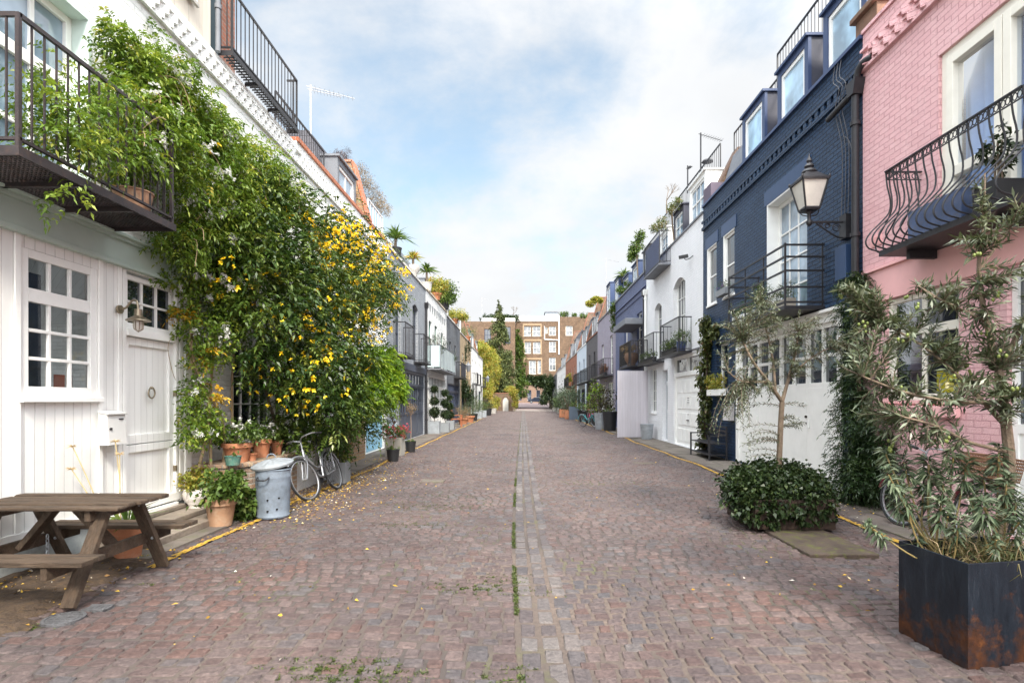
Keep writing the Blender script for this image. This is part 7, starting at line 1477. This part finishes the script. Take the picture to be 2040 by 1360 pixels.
def bicycle(loc, heading, lean, label, fc, tc=None, r=.335, steer=.3, rack=True, wheelbase=1.04, straight=False, basket=False, seatc=None):
    """built along local +x, front wheel at +x; the root turns and leans the whole bicycle"""
    t = thing('bicycle', label, 'bicycle', (0, 0, 0)); fm = fc; ty = paint('tyre', (.015, .015, .016), .8); rm = paint('bright_rim', (.32, .33, .35), .35, .05, 3, 0, metal=.7)
    xf, xr = wheelbase/2, -wheelbase/2; hd = Vector((xf-.20, 0, .78)); hb = Vector((xf-.165, 0, .62)); bb = Vector((-.10, 0, .29)); st = Vector((-.24, 0, .72)); fa = Vector((xf, 0, r)); rA = Vector((xr, 0, r))
    def steerp(p): d = Vector(p)-hb; ax = (hd-hb).normalized(); return hb+Matrix.Rotation(steer, 3, ax) @ d
    def wheel(c, f):
        a = np.linspace(0, 2*math.pi, 37); w = MB(); w.tube([f((c.x+(r-.017)*math.cos(q), 0, c.z+(r-.017)*math.sin(q))) for q in a], .018, 7, cap=False); o = w.build('tyre', ty, None)
        rim = MB(); rim.tube([f((c.x+(r-.042)*math.cos(q), 0, c.z+(r-.042)*math.sin(q))) for q in a], .011, 6, cap=False)
        for k in range(24): q = k*math.pi/12; rim.tube([f((c.x+.02*math.cos(q+.5*(-1)**k), .022*(-1)**k, c.z+.02*math.sin(q+.5*(-1)**k))), f((c.x+(r-.045)*math.cos(q), 0, c.z+(r-.045)*math.sin(q)))], .0014, 3, cap=False)
        rim.tube([f((c.x, -.04, c.z)), f((c.x, .04, c.z))], .02, 8); q = rim.build('wheel', rm, t, smooth=True); o.parent = q; ORG[o.name] = ORG[t.name]; return q
    idf = lambda p: Vector(p)
    wheel(fa, steerp); wheel(rA, idf)
    f = MB(); f.tube([hd, hb], .02, 8)
    if straight: f.tube([hd-Vector((0, 0, .03)), st+Vector((.02, 0, -.06))], .015, 8); f.tube([hb, bb], .018, 8)
    else: f.tube(smoothline([hb+Vector((.01, 0, .04)), (xf-.36, 0, .44), (0.05, 0, .33), bb], 5), .02, 8); f.tube(smoothline([hd-Vector((0, 0, .04)), (xf-.34, 0, .56), (0, 0, .46), (-.16, 0, .48)], 5), .015, 8)
    f.tube([bb, st], .016, 8)
    for s in (-.05, .05): f.tube([bb+Vector((0, s*.5, 0)), rA+Vector((0, s, 0))], .010, 6); f.tube([st+Vector((.02, s*.3, -.10)), rA+Vector((0, s, 0))], .009, 6)
    for s in (-.045, .045): f.tube(smoothline([steerp(hb), steerp(hb+Vector((.03, s, -.06))), steerp(fa+Vector((0, s, 0)))], 3), .011, 6)
    f.build('frame', fm, t, smooth=True)
    h = MB(); top = hd+Vector((-.03, 0, .13)); h.tube([steerp(hd), steerp(top)], .013, 7)
    for s in (-1, 1): h.tube(smoothline([steerp(top), steerp(top+Vector((.06, s*.10, .05))), steerp(top+Vector((.0, s*.24, .06))), steerp(top+Vector((-.14, s*.28, .03)))], 4), .011, 7)
    hb_ = h.build('handlebar', rm, t, smooth=True); g = MB()
    for s in (-1, 1): g.tube([steerp(top+Vector((-.04, s*.265, .045))), steerp(top+Vector((-.16, s*.285, .027)))], .016, 8)
    g.build('grip', BLACKP, hb_)
    s = MB(); c = st+Vector((-.03, 0, .16)); s.tube([st, c], .012, 7); s.add([c+Vector(p) for p in ((.16, -.02, .02), (.16, .02, .02), (0, .05, .04), (-.12, .085, .05), (-.12, -.085, .05), (0, -.05, .04), (.1, 0, -.02), (-.1, 0, -.01))], [(0, 1, 2, 5), (5, 2, 3, 4), (0, 6, 1), (1, 6, 7, 3), (1, 3, 2), (0, 5, 4), (0, 4, 7, 6), (3, 7, 4)]); s.build('saddle', seatc or BLACKP, t)
    mg = MB(); mg.tube([rA+Vector(((r+.03)*math.cos(q), 0, (r+.03)*math.sin(q))) for q in np.linspace(.3, 2.9, 16)], .02, 6); mg.tube([steerp(fa+Vector(((r+.03)*math.cos(q), 0, (r+.03)*math.sin(q)))) for q in np.linspace(.2, 2.6, 16)], .02, 6); mg.build('mudguard', tc or rm, t, smooth=True)
    cr = MB(); cr.tube([bb+Vector((0, -.06, 0)), bb+Vector((0, .06, 0))], .022, 10); cr.tube([bb+Vector((0, -.055, 0)), bb+Vector((.0, -.045, 0))], .09, 18)
    for sg in (-1, 1): e = bb+Vector((.10*sg, .07*sg, -.12*sg)); cr.bar(bb+Vector((0, .07*sg, 0)), e, .014, .02); cr.box(e.x-.05, e.x+.05, e.y-.05+.05*sg, e.y+.05+.05*sg, e.z-.012, e.z+.012)
    cr.build('crank', BLACKP, t)
    if rack:
        k = MB()
        for q in (-.06, 0, .06): k.tube([(-.30, q, .715), (xr-.14, q, .72)], .006, 5)
        for q in (-.055, .055): k.tube([(xr-.05, q, .72), rA+Vector((0, q, 0))], .006, 5); k.tube([(xr+.08, q, .715), rA+Vector((0, q, 0))], .006, 5)
        for x in (-.34, -.5, xr-.12): k.tube([(x, -.06, .717), (x, .06, .717)], .006, 5)
        k.build('rack', rm, t)
    if basket:
        bk = MB(); x0, x1, z0, z1 = xr-.22, xr+.16, .735, .95; n = 22
        for k in range(8): z = z0+(z1-z0)*k/7; w = .13+.03*k/7; bk.tube([(x0-.0*k, -w, z), (x1, -w, z), (x1, w, z), (x0, w, z), (x0, -w, z)], .009, 5, cap=False)
        for k in range(n): f_ = k/(n-1); bk.tube([(x0+(x1-x0)*f_, -.13, z0), (x0+(x1-x0)*f_, -.16, z1)], .006, 4); bk.tube([(x0+(x1-x0)*f_, .13, z0), (x0+(x1-x0)*f_, .16, z1)], .006, 4)
        bk.box(x0, x1, -.13, .13, z0-.01, z0); bk.build('basket', paint('brown_wicker', (.20, .10, .055), .7, .3, 30), t)
    t.location = loc; t.rotation_mode = 'XYZ'; t.rotation_euler = (Matrix.Rotation(heading, 3, 'Z') @ Matrix.Rotation(lean, 3, 'X')).to_euler(); return t
SILV = paint('silver_frame', (.24, .25, .27), .35, .06, 4, 0, metal=.5)
bicycle((-3.12, 8.78, 0), R(-92), R(19), 'silver step through city bicycle leaning on the brick bed', SILV, steer=-.22)
bicycle((4.52, 6.08, 0), R(93), R(10), 'pink and white bicycle parked behind the steel planter', paint('cream_pink_frame', (.62, .50, .45), .3), paint('red_mudguard', (.09, .014, .022), .35), steer=.1, straight=True, basket=True, seatc=paint('brown_saddle', (.12, .05, .03), .5))
bicycle((3.72, 30.9, 0), R(-55), R(10), 'teal wheeled bicycle by the lilac house', paint('teal_frame', (.08, .30, .32), .35), paint('teal_guard', (.1, .32, .34), .35), steer=.2)
bicycle((4.5, 36.2, 0), R(-80), R(8), 'pink bicycle with bright seat among the right hand pots', paint('hot_pink_frame', (.60, .06, .20), .35), paint('pink_guard', (.6, .12, .25), .35), steer=.2, seatc=paint('pink_seat', (.6, .08, .25), .6), r=.3)
def bench():
    r = thing('metal_bench', 'black metal garden bench frame against the blue house wall', 'bench', (4.9, 14.6, 0)); mb = MB(); S = RS; y0, y1 = 13.7, 15.2
    for y in (y0, y1):
        for d in (.12, .55): fb(mb, S, y-.018, y+.018, .01, .62 if d > .3 else .85, d-.018, d+.018)
        fb(mb, S, y-.018, y+.018, .60, .63, .14, .57)
    mb.build('frame', IRON, r)
    s = MB()
    for k in range(5): fb(s, S, y0+.02, y1-.02, .40, .425, .13+.085*k, .20+.085*k)
    s.build('seat', IRON, r); b = MB()
    for z in (.6, .7, .8): fb(b, S, y0+.02, y1-.02, z, z+.05, .105, .125)
    b.build('backrest', IRON, r); lo = MB(); fb(lo, S, y0+.02, y1-.02, .12, .145, .14, .53); lo.build('stretcher', IRON, r)
bench()
def screen():
    r = thing('timber_screen', 'pale lilac boarded timber screen standing out from the wall', 'screen', (4.5, 22.2, 0)); m = planks('lilac_boards', (.52, .49, .525), .105, .6, .08, .08, dirt=(.5, .44, .46))
    mb = MB(); mb.box(3.83, 5.0, 22.18, 22.22, .02, 2.68); mb.build('boards', m, r); f = MB(); f.box(3.80, 3.86, 22.221, 22.28, 0, 2.7); f.box(4.97, 5.03, 22.221, 22.28, 0, 2.7); f.box(3.86, 4.97, 22.221, 22.26, .3, .4); f.box(3.86, 4.97, 22.221, 22.26, 2.2, 2.3); f.build('frame', m, r)
screen()
def chair(x, y):
    r = thing('garden_chair', 'reddish brown timber garden chair on the left pavement', 'chair', (x, y, 0)); m = paint('red_brown_wood', (.30, .10, .045), .6, .2); mb = MB(); mb.box(x-.3, x+.3, y-.28, y+.28, .42, .46); mb.build('seat', m, r)
    b = MB(); b.box(x-.3, x-.26, y-.28, y+.28, .85, .95)
    for k in range(6): b.box(x-.29, x-.27, y-.26+k*.1, y-.22+k*.1, .46, .86)
    b.build('backrest', m, r)
    for a, q in ((-.27, -.25), (-.27, .25), (.27, -.25), (.27, .25)): l = MB(); l.box(x+a-.025, x+a+.025, y+q-.025, y+q+.025, 0, .42 if a < 0 else .64); l.build('leg', m, r)
    for q in (-.26, .26): l = MB(); l.box(x-.3, x+.3, y+q-.03, y+q+.03, .641, .67); l.build('armrest', m, r)
chair(-3.75, 31.2)
def camera_box():
    S = RS; r = thing('security_camera', 'small black security camera on the white right house', 'camera', S.p(16.9, 5.9)); mb = MB(); mb.tube(smoothline([S.p(16.75, 5.88, .01), S.p(16.8, 5.8, .12), S.p(16.9, 5.8, .2), S.p(16.95, 5.88, .22)], 4), .014, 6); mb.build('bracket', IRON, r); b = MB(); b.bar(S.p(16.95, 5.93, .1), S.p(17.05, 5.9, .36), .09, .09); b.build('body', BLACKP, r)
camera_box()
def lamp_far():
    for y, lab in ((58.6, 'small hanging lantern on the last white left house'), (37.8, 'dark lantern beside the grey left house')):
        S = LS; r = thing('wall_lantern', lab, 'lantern', S.p(y, 3.6)); mb = MB(); mb.bar(S.p(y, 3.9, 0), S.p(y, 3.9, .6), .04); mb.build('bracket', IRON, r); c = S.p(y, 3.45, .6); b = MB(); b.lathe(c, [(.1, 0), (.2, .4), (.22, .42), (.06, .6), (.02, .7)], 6); b.build('lamp_head', LEAD, r)
lamp_far()
def doorlamp():
    S = LS; r = thing('wall_lamp', 'small lit glass lamp by the slate blue garage doors', 'lamp', S.p(19.25, 2.0)); mb = MB(); fb(mb, S, 19.2, 19.3, 1.75, 1.9, .002, .1); mb.build('base', IRON, r); m, nt, b, o = _new('lamp_glow'); b.inputs['Emission Color'].default_value = (1, .8, .5, 1); b.inputs['Emission Strength'].default_value = 1.2; g = MB(); g.lathe(S.p(19.25, 1.9, .07), [(.04, 0), (.06, .05), (.05, .2), (.02, .24)], 10); g.build('globe', m, r)
doorlamp()
